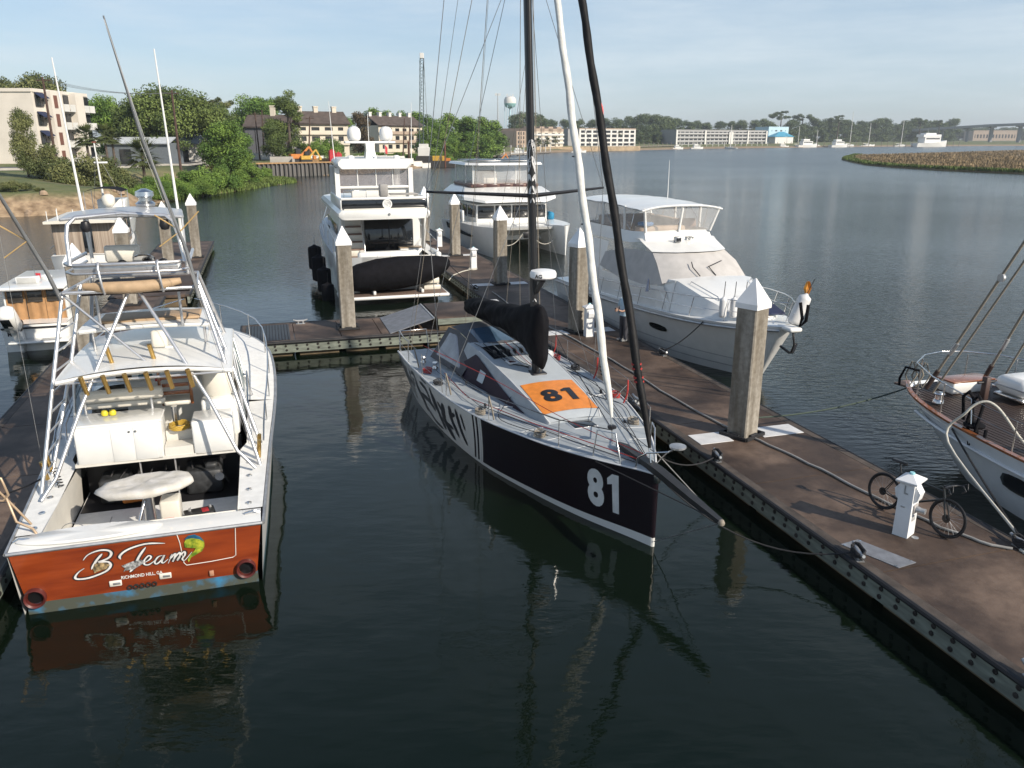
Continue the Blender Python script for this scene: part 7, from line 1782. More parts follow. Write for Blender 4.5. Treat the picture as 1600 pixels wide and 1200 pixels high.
    # flybridge coaming
    m = MB(); m.loft([[(7.6, -1.35, 3.7), (7.75, 0, 3.72), (7.6, 1.35, 3.7), (6.9, 1.62, 3.6), (2.0, 1.66, 3.45), (2.0, -1.66, 3.45), (6.9, -1.62, 3.6)], [(7.35, -1.3, 4.02), (7.45, 0, 4.05), (7.35, 1.3, 4.02), (6.8, 1.55, 4.0), (2.0, 1.6, 3.95), (2.0, -1.6, 3.95), (6.8, -1.55, 4.0)]], caps=False); part('flybridge_coaming', m, WHITE, t, 30)
    TAN2 = mat('tan_seat', (.42, .31, .22), .7)
    for c, d in (((6.6, -.3, 4.0), (.5, 1.9, .3)), ((4.6, 1.1, 4.0), (2.6, .5, .45)), ((4.5, -1.1, 4.0), (2.4, .5, .4)), ((3.0, 0, 4.0), (.5, 2.4, .5))): boxpart('fly_seat', c, d, TAN2, t, .1)
    MB().lathe([(0, 0), (.28, 0), (.3, .07), (.26, .12), (0, .14)], (6.7, -.95, 4.18), 16).build('blue_cushion', mat('blue_cushion', (.02, .12, .3), .6), t, smooth=40)
    boxpart('helm_pod', (6.4, .8, 4.15), (.5, .8, .35), mat('tan_dark', (.2, .13, .1), .6), t, .08, ry=-.3)
    # bimini and vinyl
    m = MB(); m.grid(lambda a, b: (lerp(7.7, 1.6, a), (b*2-1)*1.6, 4.95 - .16*abs(b*2-1)**3 + .07*math.sin(PI*a) + .015*math.sin(a*25)), 14, 10); m.grid(lambda a, b: (lerp(7.7, 1.6, a), (b*2-1)*1.6, 4.92 - .16*abs(b*2-1)**3 + .07*math.sin(PI*a)), 14, 10)
    m.tube([(7.7, k*.32, 4.94 - .16*abs(k/5)**3) for k in range(-5, 6)], .045, 6); part('bimini_top', m, WHITE, t, 60)
    cr_ = [(7.45, -1.3, 7.7, -1.5), (7.5, 0, 7.7, 0), (7.45, 1.3, 7.7, 1.5), (6.2, 1.56, 6.2, 1.58), (4.2, 1.58, 4.2, 1.58), (2.1, 1.58, 1.7, 1.58), (2.1, -1.58, 1.7, -1.58), (4.2, -1.58, 4.2, -1.58), (6.2, -1.56, 6.2, -1.58)]
    for a, b in zip(cr_, cr_[1:] + cr_[:1]):
        q = MB(); q.grid(lambda s_, k: (lerp(lerp(a[0], b[0], s_), lerp(a[2], b[2], s_), k) + .03*math.sin(s_*11+k*4), lerp(lerp(a[1], b[1], s_), lerp(a[3], b[3], s_), k), lerp(4.0, 4.84, k)), 6, 4); q.build('vinyl_pane', CLEAR, t, smooth=60, recalc=False)
        tubepart('pane_edge', [(a[0], a[1], 4.0), (a[2], a[3], 4.86)], .05, WHITE, t)
    for x in (6.6, 5.0, 3.2):
        tubepart('bimini_bow', [(x, -1.5, 4.0), (x+.3, -1.5, 4.8), (x+.3, 0, 4.9), (x+.3, 1.5, 4.8), (x, 1.5, 4.0)], .02, STEEL, t); tubepart('bimini_strut', [(x, -1.5, 4.0), (x-1.2, -1.52, 4.78)], .013, STEEL, t)
        tubepart('bimini_strut', [(x, 1.5, 4.0), (x-1.2, 1.52, 4.78)], .013, STEEL, t)
    for y in (-.5, .1): tubepart('wiper', [(10.1, y, 2.8), (9.75, y-.1, 3.05), (9.55, y + (.5 if y > 0 else -.05), 3.2)], .018, BLACK, t)
    boxpart('search_light', (8.0, -.3, 3.78), (.2, .24, .2), GALV, t, .04); boxpart('search_lens', (8.1, -.3, 3.78), (.02, .18, .14), DARKGL, t, .03)
    MB().tube([(7.6, .25, 3.82), (7.9, .25, 3.8)], .04, 8).build('horn', STEEL, t, smooth=40); MB().tube([(7.6, .4, 3.82), (7.85, .4, 3.8)], .04, 8).build('horn', STEEL, t, smooth=40)
    boxpart('foredeck_hatch', (12.0, .1, 2.32), (.6, .6, .06), NONSKID, t, .05, ry=.22); boxpart('sun_pad', (12.75, .45, 2.12), (.7, .8, .06), mat('navy_pad', (.01, .015, .05), .7), t, .03, ry=.25)
    tubepart('grab_rail', [(11.9, -.8, 2.3), (11.8, -.8, 2.42), (10.6, -1.1, 2.72), (10.5, -1.1, 2.6)], .016, STEEL, t); tubepart('grab_rail', [(11.9, .9, 2.3), (11.8, .9, 2.42), (10.6, 1.15, 2.72), (10.5, 1.15, 2.6)], .016, STEEL, t)
    # bow roller, anchor
    boxpart('bow_platform', (14.5, 0, 1.95), (.7, .42, .14), WHITE, t, .06); m = MB(); m.tube([(14.7, 0, 1.85), (14.8, 0, 1.5), (14.7, 0, 1.28)], .035, 6); m.tube([(14.45, -.22, 1.42), (14.68, -.05, 1.26), (14.7, .05, 1.26), (14.5, .3, 1.45)], .04, 6); m.build('anchor', BLACK, t, smooth=50)
    MB().tube([(14.75, .1, 2.75), (14.85, .14, 2.3), (14.7, .18, 2.0), (14.95, .2, 2.25), (14.9, .26, 2.7)], .05, 6).build('black_rope_roll', BLKCLOTH, t, smooth=60)
    MB().tube([(13.9, .9, 2.6), (13.93, .9, 2.95)], .012, 5).build('flag_staff', STEEL, t); m = MB(); m.grid(lambda a, b: (13.93 + .05*math.sin(b*7), .9 + (b-.5)*.26*(1 - .6*abs(2*a-1)), 2.78 + .4*a), 6, 5); m.build('pennant', mat('gold_flag', (.5, .22, .03), .7), t, smooth=60)
    MB().tube([(9.2, -1.9, 2.25), (9.22, -1.95, 2.6)], .012, 5).build('flag_staff', STEEL, t); m = MB(); m.grid(lambda a, b: (9.22, -1.95 - .12*b*(1-a*.6), 2.2 + .45*a), 4, 3); m.build('pennant', mat('navy_flag', (.03, .05, .1), .7), t)
    MB().tube([(4, 1.3, 4.9), (3.9, 1.35, 6.4)], [.02, .008], 6).build('antenna', WHITE, t)
    return t
make_cruiser()
CM = Matrix.Translation(Vector(Mx(14.35, 34.0))) @ Matrix.Rotation(HEAD_BACK, 4, 'Z')
def cw(x, y, z): return tuple(CM @ Vector((x, y, z)))
FENW = mat('white_fender', (.62, .62, .62), .45, var=.05)
for k, y in enumerate((-.62, -.42, -.22)): fender(cw(12.75 + .12*k, y - .55 + .1*k, 2.28), .62, .12, FENW, 'white fender upright on the cruiser foredeck, %s of three' % ('left', 'middle', 'right')[k], 'white fenders on the foredeck')
fender(cw(14.2, .5, 2.4), .95, .19, FENW, 'big white fender lashed to the cruiser bow rail', rot=(0, .35))
fender(cw(7.9, -2.2, .75), .6, .13, mat('navy_fender', (.02, .025, .04), .6), 'dark triangular fender hanging between cruiser and dock')
fender(cw(3.0, -2.3, .8), .8, .16, RUBBER, 'black fender at the cruiser stern quarter')
fender(cw(4.6, -2.3, .8), .8, .16, RUBBER, 'black fender amidships between cruiser and dock')
# ================================================================== white sailboat with dark teak deck at the right edge
def make_ketch():
    t = thing('cruising_sailboat', 'white sailboat with dark teak deck and wooden cap rail at the right edge', 'sailboat', Mx(15.85, 15.4), HEAD_BACK)
    h = Hull(14.0, [(0, .95), (.5, 1.35), (1.2, 1.7), (2.5, 2.05), (4.7, 2.33), (8, 2.4), (11, 1.7), (13.2, .5), (14, .03)], [(0, .25), (2.4, 1.2), (4.7, 1.75), (8, 1.9), (11, 1.1), (14, .02)], [(0, 1.45), (2, 1.36), (5, 1.3), (8, 1.32), (14, 1.75)], rake=1.8, p=.6, srake=2.6)
    weld(part('hull', h.sides(MB(), 34, 10), mat('ketch_white', (.60, .63, .66), .3, var=.05), t))
    TK = bpy.data.materials.new('planked_teak'); TK.use_nodes = True; n_ = TK.node_tree; b = n_.nodes['Principled BSDF']; b.inputs['Roughness'].default_value = .55
    co = n_.nodes.new('ShaderNodeTexCoord'); no = n_.nodes.new('ShaderNodeTexNoise'); no.inputs['Scale'].default_value = 4; mp_ = n_.nodes.new('ShaderNodeMapping'); mp_.inputs['Scale'].default_value = (1, 12, 1)
    n_.links.new(co.outputs['Object'], mp_.inputs[0]); n_.links.new(mp_.outputs[0], no.inputs['Vector']); r_ = n_.nodes.new('ShaderNodeValToRGB'); r_.color_ramp.elements[0].color = (.02, .013, .010, 1); r_.color_ramp.elements[1].color = (.055, .035, .028, 1)
    n_.links.new(no.outputs['Fac'], r_.inputs['Fac']); n_.links.new(r_.outputs['Color'], b.inputs['Base Color'])
    m = MB(); h.deck(m, .05, 13.9, .05, .06, -.10, 26, 6); dk = weld(part('deck', m, TK, t))
    pl = []
    for k in range(-18, 19):      # raised planks, seams between
        y = k*.115; x0 = next((x/20 for x in range(2, 200) if h.hb(x/20) - .18 > abs(y) + .06), None)
        if x0 is None: continue
        x1 = next((x/20 for x in range(259, 100, -1) if h.hb(x/20) - .18 > abs(y) + .06), 12)
        q = MB(); n = 16; V = []
        for i in range(n+1):
            x = lerp(x0, min(x1, 9.0), i/n); z = h.sheer(x) - .10 + .06*(1 - (y/(h.hb(x)-.05))**2) + .012
            V += [(x, y-.05, z), (x, y+.05, z), (x, y+.05, z-.02), (x, y-.05, z-.02)]
        q.add(V, [f for i in range(n) for f in ((4*i, 4*i+1, 4*i+5, 4*i+4), (4*i+1, 4*i+2, 4*i+6, 4*i+5), (4*i+3, 4*i, 4*i+4, 4*i+7))]); q.build('plank', TK, dk)
    for sd_ in (1, -1):
        m = MB(); X = [lerp(0, 13.9, k/40) for k in range(41)]
        m.loft([[(x, sd_*(h.hb(x)+.03), h.sheer(x)+.0), (x, sd_*(h.hb(x)+.03), h.sheer(x)+.045), (x, sd_*max(0, h.hb(x)-.09), h.sheer(x)+.045), (x, sd_*max(0, h.hb(x)-.09), h.sheer(x))] for x in X]); part('cap_rail', m, TEAK, t, 30)
        m = MB(); m.loft([[(x, sd_*max(0, h.hb(x)-.04), h.sheer(x)), (x, sd_*max(0, h.hb(x)-.04), h.sheer(x)-.12)] for x in X], closed=False); part('bulwark_inside', m, WHITE, t)
        part('rub_strake', MB().tube([(x, sd_*(h.yat(x, h.sheer(x)-.3)+.02), h.sheer(x)-.3) for x in X[3:]], .04, 6), mat('ketch_white', (0, 0, 0)), t)
        tubepart('stern_pulpit', [(3.0, sd_*1.98, 1.4), (2.9, sd_*1.98, 2.0), (1.5, sd_*1.68, 2.08), (.55, sd_*1.25, 2.12), (.1, sd_*.6, 2.15), (.0, 0, 2.16)], .018, STEEL, t)
        for x, y in ((2.0, 1.82), (.9, 1.45), (.15, .7)): tubepart('pulpit_leg', [(x, sd_*y, 1.4), (x, sd_*y, 2.08)], .016, STEEL, t, 6)
        for x in (4.2, 6.0): tubepart('stanchion', [(x, sd_*(h.hb(x)-.1), 1.32), (x, sd_*(h.hb(x)-.1), 1.98)], .014, STEEL, t, 6)
        for w in (.62, .32): tubepart('lifeline', [(2.9, sd_*1.98, 1.38+w), (4.2, sd_*2.15, 1.34+w), (6.0, sd_*2.28, 1.33+w), (9, sd_*2.1, 1.4+w)], .006, WIRE, t, 4)
        MB().lathe([(.13, 0), (.12, .05), (.09, .08), (.085, .18), (.12, .21), (.10, .24), (0, .25)], (1.35, sd_*1.25, 1.38), 16).build('winch', STEEL, t, smooth=40)
        # backstays with deadeyes
        tubepart('backstay', [(.55, sd_*.85, 1.45), (1.35, sd_*.72, 3.2), (6.5, 0, 14.5)], .032, ROPEB, t); tubepart('backstay', [(.9, sd_*1.0, 1.45), (1.7, sd_*.85, 3.2), (6.5, sd_*.05, 13.5)], .026, ROPEB, t)
        MB().tube([(.55, sd_*.85, 1.45), (.78, sd_*.81, 1.95)], .055, 8).build('turnbuckle', mat('brown_leather', (.05, .03, .025), .8), t); MB().tube([(1.0, sd_*.78, 2.4), (1.14, sd_*.75, 2.7)], .05, 8).build('turnbuckle', GALV, t)
        MB().lathe([(.0, -.03), (.09, -.03), (.09, .03), (0, .03)], (1.9, sd_*.65, 4.35), 12, Matrix.Rotation(PI/2, 3, 'X')).build('block', GALV, t)
    n = 10; q = MB(); V = [(6.3 + .42*math.cos(a*2*PI/12), .72 + .16*math.copysign(abs(math.sin(a*2*PI/12))**.5, math.sin(a*2*PI/12))) for a in range(12)]
    for x0 in (4.5,):
        for s_, e, mm, nm in ((1.15, .014, STEEL, 'portlight'), (.95, .022, DARKGL, 'portlight_glass')):
            q = MB(); q.add([(x0 + (X_-6.3)*s_, -(h.yat(x0 + (X_-6.3)*s_, Z_)+e), .72 + (Z_-.72)*s_) for X_, Z_ in V], [tuple(range(12))]); q.build(nm, mm, t, recalc=False)
    boxpart('stern_locker', (.75, .1, 1.52), (.5, 1.2, .28), WHITE, t, .04); boxpart('locker_lid', (.75, .1, 1.675), (.54, 1.25, .035), TEAK, t, .01)
    boxpart('life_raft', (1.7, 1.0, 1.72), (.85, 1.25, .42), WHITE, t, .16); boxpart('raft_seam', (1.7, 1.0, 1.70), (.88, 1.28, .03), GALV, t, .012); boxpart('raft_cradle', (1.7, 1.0, 1.45), (.8, 1.2, .08), STEEL, t, .02)
    boxpart('boomkin', (-.35, -.3, 1.18), (.9, .5, .06), TEAKD, t, .02, rz=.2)
    boxpart('samson_post', (1.6, -.2, 1.7), (.14, .14, .55), mat('dark_post', (.06, .035, .03), .5), t, .02); tubepart('post_bar', [(1.6, -.45, 1.85), (1.6, .05, 1.85)], .03, BLACK, t)
    m = MB()
    for k in range(3): m.tube([(.35+.1*k, -1.2+.1*k, 2.1), (.3+.1*k, -1.3+.1*k, 1.75), (.42+.1*k, -1.25+.1*k, 1.5), (.5+.1*k, -1.15+.1*k, 1.8), (.38+.1*k, -1.18+.1*k, 2.08)], .02, 5)
    m.build('rope_coils', ROPEB, t, smooth=60)
    for (x, y, dz) in ((2.75, -1.95, 0), (2.95, -1.9, -.05)): MB().tube([(x, y, 1.5+dz), (x-.1, y, 2.0+dz), (x+.05, y-.02, 2.15+dz), (x+.2, y-.02, 2.0+dz), (x+.12, y-.02, 1.5+dz), (x+.3, y-.1, 1.2+dz), (x+.35, y-.12, 1.02+dz), (x+.42, y-.1, 1.2+dz), (x+.35, y, 1.5+dz)], .035, 7).build('black_dock_line', BLKCLOTH, t, smooth=60)
    MB().lathe([(0, 0), (.2, 0), (.22, .05), (.1, .12), (0, .12)], (2.95, -1.85, 1.40), 12).build('rope_pile', BLKCLOTH, t, smooth=60)
    MB().tube([(.55, -1.1, 1.9), (.3, -1.32, 1.95), (.2, -1.36, 1.65), (.05, -1.2, 1.42)], .03, 6).build('black_line', BLKCLOTH, t, smooth=60)
    MB().tube([(6.5, 0, 1.3), (6.5, 0, 15)], .11, 10).build('mast', ALU, t, smooth=50)
    return t
make_ketch()
KM = Matrix.Translation(Vector(Mx(15.85, 15.4))) @ Matrix.Rotation(HEAD_BACK, 4, 'Z')
def kw(x, y, z): return tuple(KM @ Vector((x, y, z)))
# ================================================================== small boats behind the left dock
def outboard(t, x, y, z, tilt=.9, k=1.0):
    m = MB(); m.cbox((0, 0, .55), (.42, .38, .75), .15); c = m.v; R = Matrix.Rotation(tilt, 3, 'Y'); m.v = [tuple(R @ Vector(p)*k + Vector((x, y, z))) for p in c]; o = part('outboard_motor', m, WHITE, t)
    for c, d, mm, nm in (((0, 0, -.1), (.3, .2, .7), WHITE, 'midsection'), ((-.05, 0, -.55), (.5, .1, .3), WHITE, 'skeg'), ((.1, 0, .12), (.3, .3, .14), BLACK, 'bracket')):
        m = MB(); m.cbox(c, d, .05); m.v = [tuple(R @ Vector(p)*k + Vector((x, y, z))) for p in m.v]; part(nm, m, mm, o)
    m = MB(); m.cbox((-.22, 0, .7), (.02, .2, .35), .04); m.v = [tuple(R @ Vector(p)*k + Vector((x, y, z))) for p in m.v]; part('motor_badge', m, DARKGL, o)
def make_pilot():
    t = thing('pilot_house_boat', 'small white cabin boat with tan canvas curtains and tilted white outboard', 'boat', Mx(-8.2, 31.4), HEAD_AWAY)
    h = Hull(6.8, [(0, 1.05), (3, 1.15), (5.5, .8), (6.8, .03)], [(0, .95), (3, 1.0), (5.5, .5), (6.8, .02)], [(0, .95), (4, 1.05), (6.8, 1.35)], rake=.6)
    weld(part('hull', h.sides(MB(), 20, 6), WHITE, t))
    m = MB(); h.deck(m, 0, 6.75, .02, .03, 0, 14, 4); weld(part('deck', m, WHITE, t))
    m = MB(); m.tube([(-.02, y, .84) for y in (-1.05, 0, 1.05)], .035, 6); part('black_stripe', m, BLACK, t)
    boxpart('swim_platform', (-.3, -.2, .42), (.6, 1.9, .07), WHITE, t, .03)
    boxpart('cabin', (2.6, 0, 1.5), (3.2, 1.95, 1.15), WHITE, t, .08); boxpart('roof', (2.3, 0, 2.18), (4.2, 2.2, .12), WHITE, t, .06)
    CAN = mat('tan_canvas', (.36, .2, .09), .85, var=.12, scale=6, bump=.2, bscale=14)
    for y0, y1 in ((.93, .32), (.30, -.30), (-.32, -.93)):
        q = MB(); q.grid(lambda a, b: (.75 + .03*math.sin(a*11 + y0*5), lerp(y0, y1, a), lerp(.98, 2.1, b)), 10, 6); c = part('curtain', q, CAN, t, 60)
        boxpart('curtain_window', (.70, (y0+y1)/2, 1.84), (.03, abs(y1-y0)-.12, .42), mat('dark_vinyl', (.05, .045, .04), .1), c, .03)
    for y in (.98, -.98): boxpart('corner_post', (.75, y, 1.55), (.07, .06, 1.2), WHITE, t, .02)
    ac = boxpart('roof_air_unit', (1.2, .25, 2.36), (.35, .75, .24), WHITE, t, .04)
    for k in range(5): boxpart('louvre', (1.02, .25, 2.28 + .04*k), (.02, .62, .018), mat('louvre_grey', (.4, .4, .38), .6), ac, .004)
    MB().lathe([(0, 0), (.2, 0), (.22, .08), (.16, .14), (0, .15)], (2.2, -.1, 2.24), 14).build('roof_dome', WHITE, t, smooth=50)
    outboard(t, -.4, .45, .8, -.8, 1.45); boxpart('hatch', (-.35, -.55, .465), (.4, .6, .02), GALV, t, .01)
    m = MB(); put_text(m, 'Mer', lambda a, b: (-.015, .72 - a, .64 + b), .3, .16); m.build('name_lettering', BLACK, t, recalc=False)
    m = MB(); m.plate([(1.7, .1, 2.3), (1.7, -.05, 2.3), (1.72, -.06, 2.5), (1.7, .1, 2.52)], (.004, 0, 0)); m.build('flag', REDP, t); MB().tube([(1.7, .12, 2.2), (1.7, .12, 2.75)], .01, 5).build('flag_staff', STEEL, t)
make_pilot()
def make_trawler():
    t = thing('canal_boat', 'low white cabin boat with striped beige side curtains behind the tower', 'boat', Mx(-9.7, 49.0), HEAD_AWAY)
    h = Hull(10.5, [(0, 1.7), (5, 1.8), (8.5, 1.3), (10.5, .03)], [(0, 1.5), (5, 1.6), (8.5, .8), (10.5, .02)], [(0, 1.1), (6, 1.25), (10.5, 1.7)], rake=.6)
    weld(part('hull', h.sides(MB(), 20, 6), WHITE, t)); m = MB(); h.deck(m, 0, 10.4, .02, .03, 0, 14, 4); weld(part('deck', m, NONSKID, t))
    CUR = mat('striped_curtain', (.30, .23, .18), .85, var=.3, scale=1, stretch=(14, 14, .2), col2=(.45, .38, .31))
    boxpart('cabin', (3.4, 0, 2.0), (6.0, 3.1, 1.8), CUR, t, .06)
    m = MB(); m.loft([[(-.3, 1.75, 2.85), (-.3, 1.75, 2.98), (-.3, 0, 3.08), (-.3, -1.75, 2.98), (-.3, -1.75, 2.85)], [(6, 1.8, 2.85), (6, 1.8, 2.98), (6, 0, 3.08), (6, -1.8, 2.98), (6, -1.8, 2.85)], [(7.6, 1.0, 2.85), (7.6, 1.0, 2.98), (7.6, 0, 3.05), (7.6, -1.0, 2.98), (7.6, -1.0, 2.85)]]); part('roof', m, OFFWH, t, 30)
    for sd_ in (1, -1):
        for x in (1.4, 2.8, 4.2, 5.6): boxpart('window', (x, sd_*1.56, 2.3), (.9, .05, .6), DARKGL, t, .04)
        tubepart('side_rail', [(.2, sd_*1.7, 1.5), (5, sd_*1.8, 1.7), (9, sd_*1.1, 2.1)], .02, STEEL, t)
    boxpart('aft_door', (.38, -.2, 1.95), (.05, .5, 1.5), DARKGL, t, .03); boxpart('roof_hatch', (2.2, .3, 3.1), (1.2, 1.0, .08), DARKGL, t, .03)
    for x, y in ((1.0, 1.3), (1.0, .5), (2.0, 1.5), (.1, 1.6)): tubepart('roof_rail', [(x, y, 2.98), (x, y, 3.5)], .02, WHITE, t, 5)
make_trawler()
def make_fisher():
    t = thing('fishing_boat', 'small fishing boat with white mast and black bimini by the bluff', 'boat', (-31.0, 62.0, 0), HEAD_AWAY)
    h = Hull(9, [(0, 1.4), (5, 1.5), (7.5, 1.0), (9, .03)], [(0, 1.2), (5, 1.2), (9, .02)], [(0, 1.0), (9, 1.5)], rake=.6)
    weld(part('hull', h.sides(MB(), 18, 5), WHITE, t)); m = MB(); h.deck(m, 0, 8.9, .02, .03, 0, 12, 4); weld(part('deck', m, WHITE, t))
    boxpart('cabin', (4.5, 0, 1.8), (2.4, 2.0, 1.6), WHITE, t, .08); m = MB(); m.grid(lambda a, b: (lerp(.2, 3.4, a), (b*2-1)*1.35, 3.6 - .25*abs(b*2-1)**3), 6, 6); part('bimini', m, BLKCLOTH, t)
    for x in (.3, 3.3):
        for y in (1.3, -1.3): tubepart('bimini_post', [(x, y, 1.0), (x, y, 3.4)], .025, ALU, t)
    MB().tube([(4.2, .6, 1.5), (4.2, .75, 6.9)], [.09, .05], 8).build('mast', WHITE, t, smooth=40); boxpart('radar', (4.4, .5, 5.4), (.25, 1.0, .14), WHITE, t, .05); boxpart('mast_top', (4.2, .75, 6.95), (.2, .3, .1), mat('rust_light', (.2, .06, .04), .6), t, .03)
    for dx, dy in ((-2.5, 1.1), (2, 1.1), (.5, -1.2)): tubepart('stay', [(4.2, .72, 6.3), (4.2+dx, dy, 1.2)], .012, WIRE, t, 3)
    boxpart('console', (2.2, 0, 1.5), (.6, .8, 1.0), BLACK, t, .08); outboard(t, -.3, .35, 1.2, 0.0); outboard(t, -.3, -.45, 1.2, 0.0)
make_fisher()
# ================================================================== things on the dock
PEDW = mat('pedestal_white', (.70, .71, .72), .45, var=.06, scale=4)
def pedestal(loc, rz, label, hh=1.18, detail=False, lamp=False):
    t = thing('power_pedestal', label, 'power pedestal', loc, rz, 'dock power pedestals')
    w = .29
    m = MB(); ring = lambda r, z: [(r, r*.85, z), (-r, r*.85, z), (-r, -r*.85, z), (r, -r*.85, z)]
    m.loft([ring(w/2*1.05, 0), ring(w/2, .75*hh), ring(w/2*1.0, .86*hh)]); part('post', m, PEDW, t, 20)
    m = MB(); m.loft([ring(.2, .86*hh), ring(.215, .875*hh), ring(.215, .895*hh), ring(.05, .97*hh)]); part('cap', m, PEDW, t, 20)
    MB().lathe([(.045, .965*hh), (.05, .98*hh), (.04, hh), (0, hh)], n=10).build('lamp', mat('lamp_blue', (.25, .5, .55), .3), t)
    for sd_ in (1, -1):
        m = MB(); m.loft([[(.10, sd_*w*.43, .83*hh), (-.10, sd_*w*.43, .83*hh), (-.10, sd_*w*.43, .55*hh), (.10, sd_*w*.43, .55*hh)], [(.10, sd_*(w*.43+.09), .72*hh), (-.10, sd_*(w*.43+.09), .72*hh), (-.10, sd_*(w*.43+.06), .6*hh), (.10, sd_*(w*.43+.06), .6*hh)]]); part('outlet_hood', m, PEDW, t, 20)
    if detail:
        ob = boxpart('outlet_box', (.0, -w*.43-.015, .45*hh), (.16, .03, .16), mat('outlet_grey', (.35, .33, .32), .5), t, .01)
        m = MB(); m.lathe([(.055, 0), (.06, .06), (.045, .1), (.05, .18), (0, .18)], (.0, -w*.44, .45*hh), 12, Matrix.Rotation(PI/2, 3, 'X')); part('plug', m, GALV, t, 40); boxpart('breaker', (0, -w*.43-.006, .62*hh), (.13, .02, .11), PEDW, t, .01); boxpart('meter', (0, -w*.43-.006, .30*hh), (.12, .015, .1), mat('meter_grey', (.45, .45, .45), .4), t, .01)
        m = MB(); put_text(m, 'L', lambda a, b: (-w/2*1.02 - .006, -a + .0, .75*hh + b), .07, .16); m.build('letter', GALV, t, recalc=False)
        boxpart('notice', (-w/2*1.04, .02, .48*hh), (.006, .07, .025), GALV, t, .002)
    return t
pedestal((6.93, 12.78, DZ), PHI + .45, 'white power pedestal marked L in front of the bicycle', detail=True)
pedestal((2.72, 27.6, DZ), PHI, 'white power pedestal behind the furled sails beside the standing person')
pedestal((-2.06, 42.87, DZ), PHI, 'white power pedestal with coiled hose near the yacht stern')
pedestal((-4.69, 52.17, DZ), PHI, 'farthest white power pedestal between yacht and catamaran')
# bicycle leaning behind the pedestal
def make_bike():
    a = Vector((6.98, 13.80, DZ)); b = Vector((7.58, 12.66, DZ)); d = (b-a); wb = d.length; ang = math.atan2(d.y, d.x)
    t = thing('bicycle', 'black drop bar road bicycle leaning behind the power pedestal', 'bicycle', a, ang); t.rotation_euler = (-.10, 0, ang)
    R = .35; Rx = Matrix.Rotation(PI/2, 3, 'X')
    for nm, x in (('rear_wheel', 0), ('front_wheel', wb)):
        m = MB(); n = 40; rings = []
        for k in range(n):
            c, s_ = math.cos(2*PI*k/n), math.sin(2*PI*k/n); rings.append([(x + (R-.02+.022*math.cos(q*PI/3))*c, .02*math.sin(q*PI/3), R + (R-.02+.022*math.cos(q*PI/3))*s_) for q in range(6)])
        rings.append(rings[0]); m.loft(rings, caps=False); w = part(nm, m, RUBBER, t, 60)
        m = MB(); rings = []
        for k in range(n):
            c, s_ = math.cos(2*PI*k/n), math.sin(2*PI*k/n); rings.append([(x + (R-.05+.012*math.cos(q*PI/2))*c, .012*math.sin(q*PI/2), R + (R-.05+.012*math.cos(q*PI/2))*s_) for q in range(4)])
        rings.append(rings[0]); m.loft(rings, caps=False); part('rim', m, BLACK, w, 60)
        m = MB()
        for k in range(20):
            aa = k*2*PI/20; m.tube([(x + .02*math.cos(aa+.6), (.025 if k % 2 else -.025), R + .02*math.sin(aa+.6)), (x + (R-.05)*math.cos(aa), 0, R + (R-.05)*math.sin(aa))], .0022, 3)
        m['x'] if False else None
        o = m.build('spokes', GALV, w); o['kind'] = 'stuff'
        MB().tube([(x, -.05, R), (x, .05, R)], .024, 10).build('hub', BLACK, w, smooth=40)
        MB().lathe([(.075, -.003), (.075, .003), (.03, .003), (.03, -.003)], (x, -.04, R), 20, Rx).build('brake_disc', BOLT, w)
    FR = mat('frame_black', (.012, .014, .014), .3)
    bb = (.43, 0, .28); hd = (wb-.17, 0, .78); hl = (wb-.12, 0, .66); st = (.26, 0, .80)
    for nm, p in (('top_tube', [st, hd]), ('down_tube', [bb, hl]), ('seat_tube', [bb, st])): tubepart(nm, p, .02, FR, t)
    for y in (.05, -.05): tubepart('chain_stay', [bb, (0, y, R)], .011, FR, t); tubepart('seat_stay', [st, (0, y, R)], .009, FR, t); tubepart('fork_blade', [(wb-.11, y*.6, .64), (wb-.06, y, .5), (wb, y, R)], .014, FR, t)
    tubepart('head_tube', [(wb-.11, 0, .62), (wb-.19, 0, .86)], .022, FR, t); tubepart('seat_post', [st, (.2, 0, .98)], .014, BLACK, t); tubepart('stem', [(wb-.19, 0, .88), (wb-.08, 0, .92)], .016, BLACK, t)
    m = MB(); m.loft([[(.06, y, 1.0), (.06, y*.9, 1.03)] if False else [(x, w, 1.0), (x, w*.7, 1.03), (x, -w*.7, 1.03), (x, -w, 1.0), (x, 0, .975)] for x, w in ((.06, .07), (.14, .065), (.24, .03), (.34, .018))]); part('saddle', m, BLACK, t, 40)
    tubepart('handlebar', [(wb+.02, -.21, .80), (wb+.08, -.215, .86), (wb+.02, -.21, .93), (wb-.06, -.18, .92), (wb-.08, 0, .92), (wb-.06, .18, .92), (wb+.02, .21, .93), (wb+.08, .215, .86), (wb+.02, .21, .80)], .016, BLACK, t)
    for y in (.21, -.21): tubepart('brake_lever', [(wb+.02, y, .95), (wb+.09, y, 1.0), (wb+.11, y, .9)], .012, BLACK, t)
    MB().lathe([(.09, -.004), (.09, .004), (.07, .004), (.07, -.004)], (.43, -.05, .28), 22, Rx).build('chainring', BLACK, t)
    for s_ in (1, -1): tubepart('crank', [(.43, s_*.06, .28), (.43 + s_*.13, s_*.07, .28 - s_*.1)], .01, BLACK, t); boxpart('pedal', (.43 + s_*.13, s_*.11, .28 - s_*.1), (.08, .08, .02), BLACK, t, .005)
make_bike()
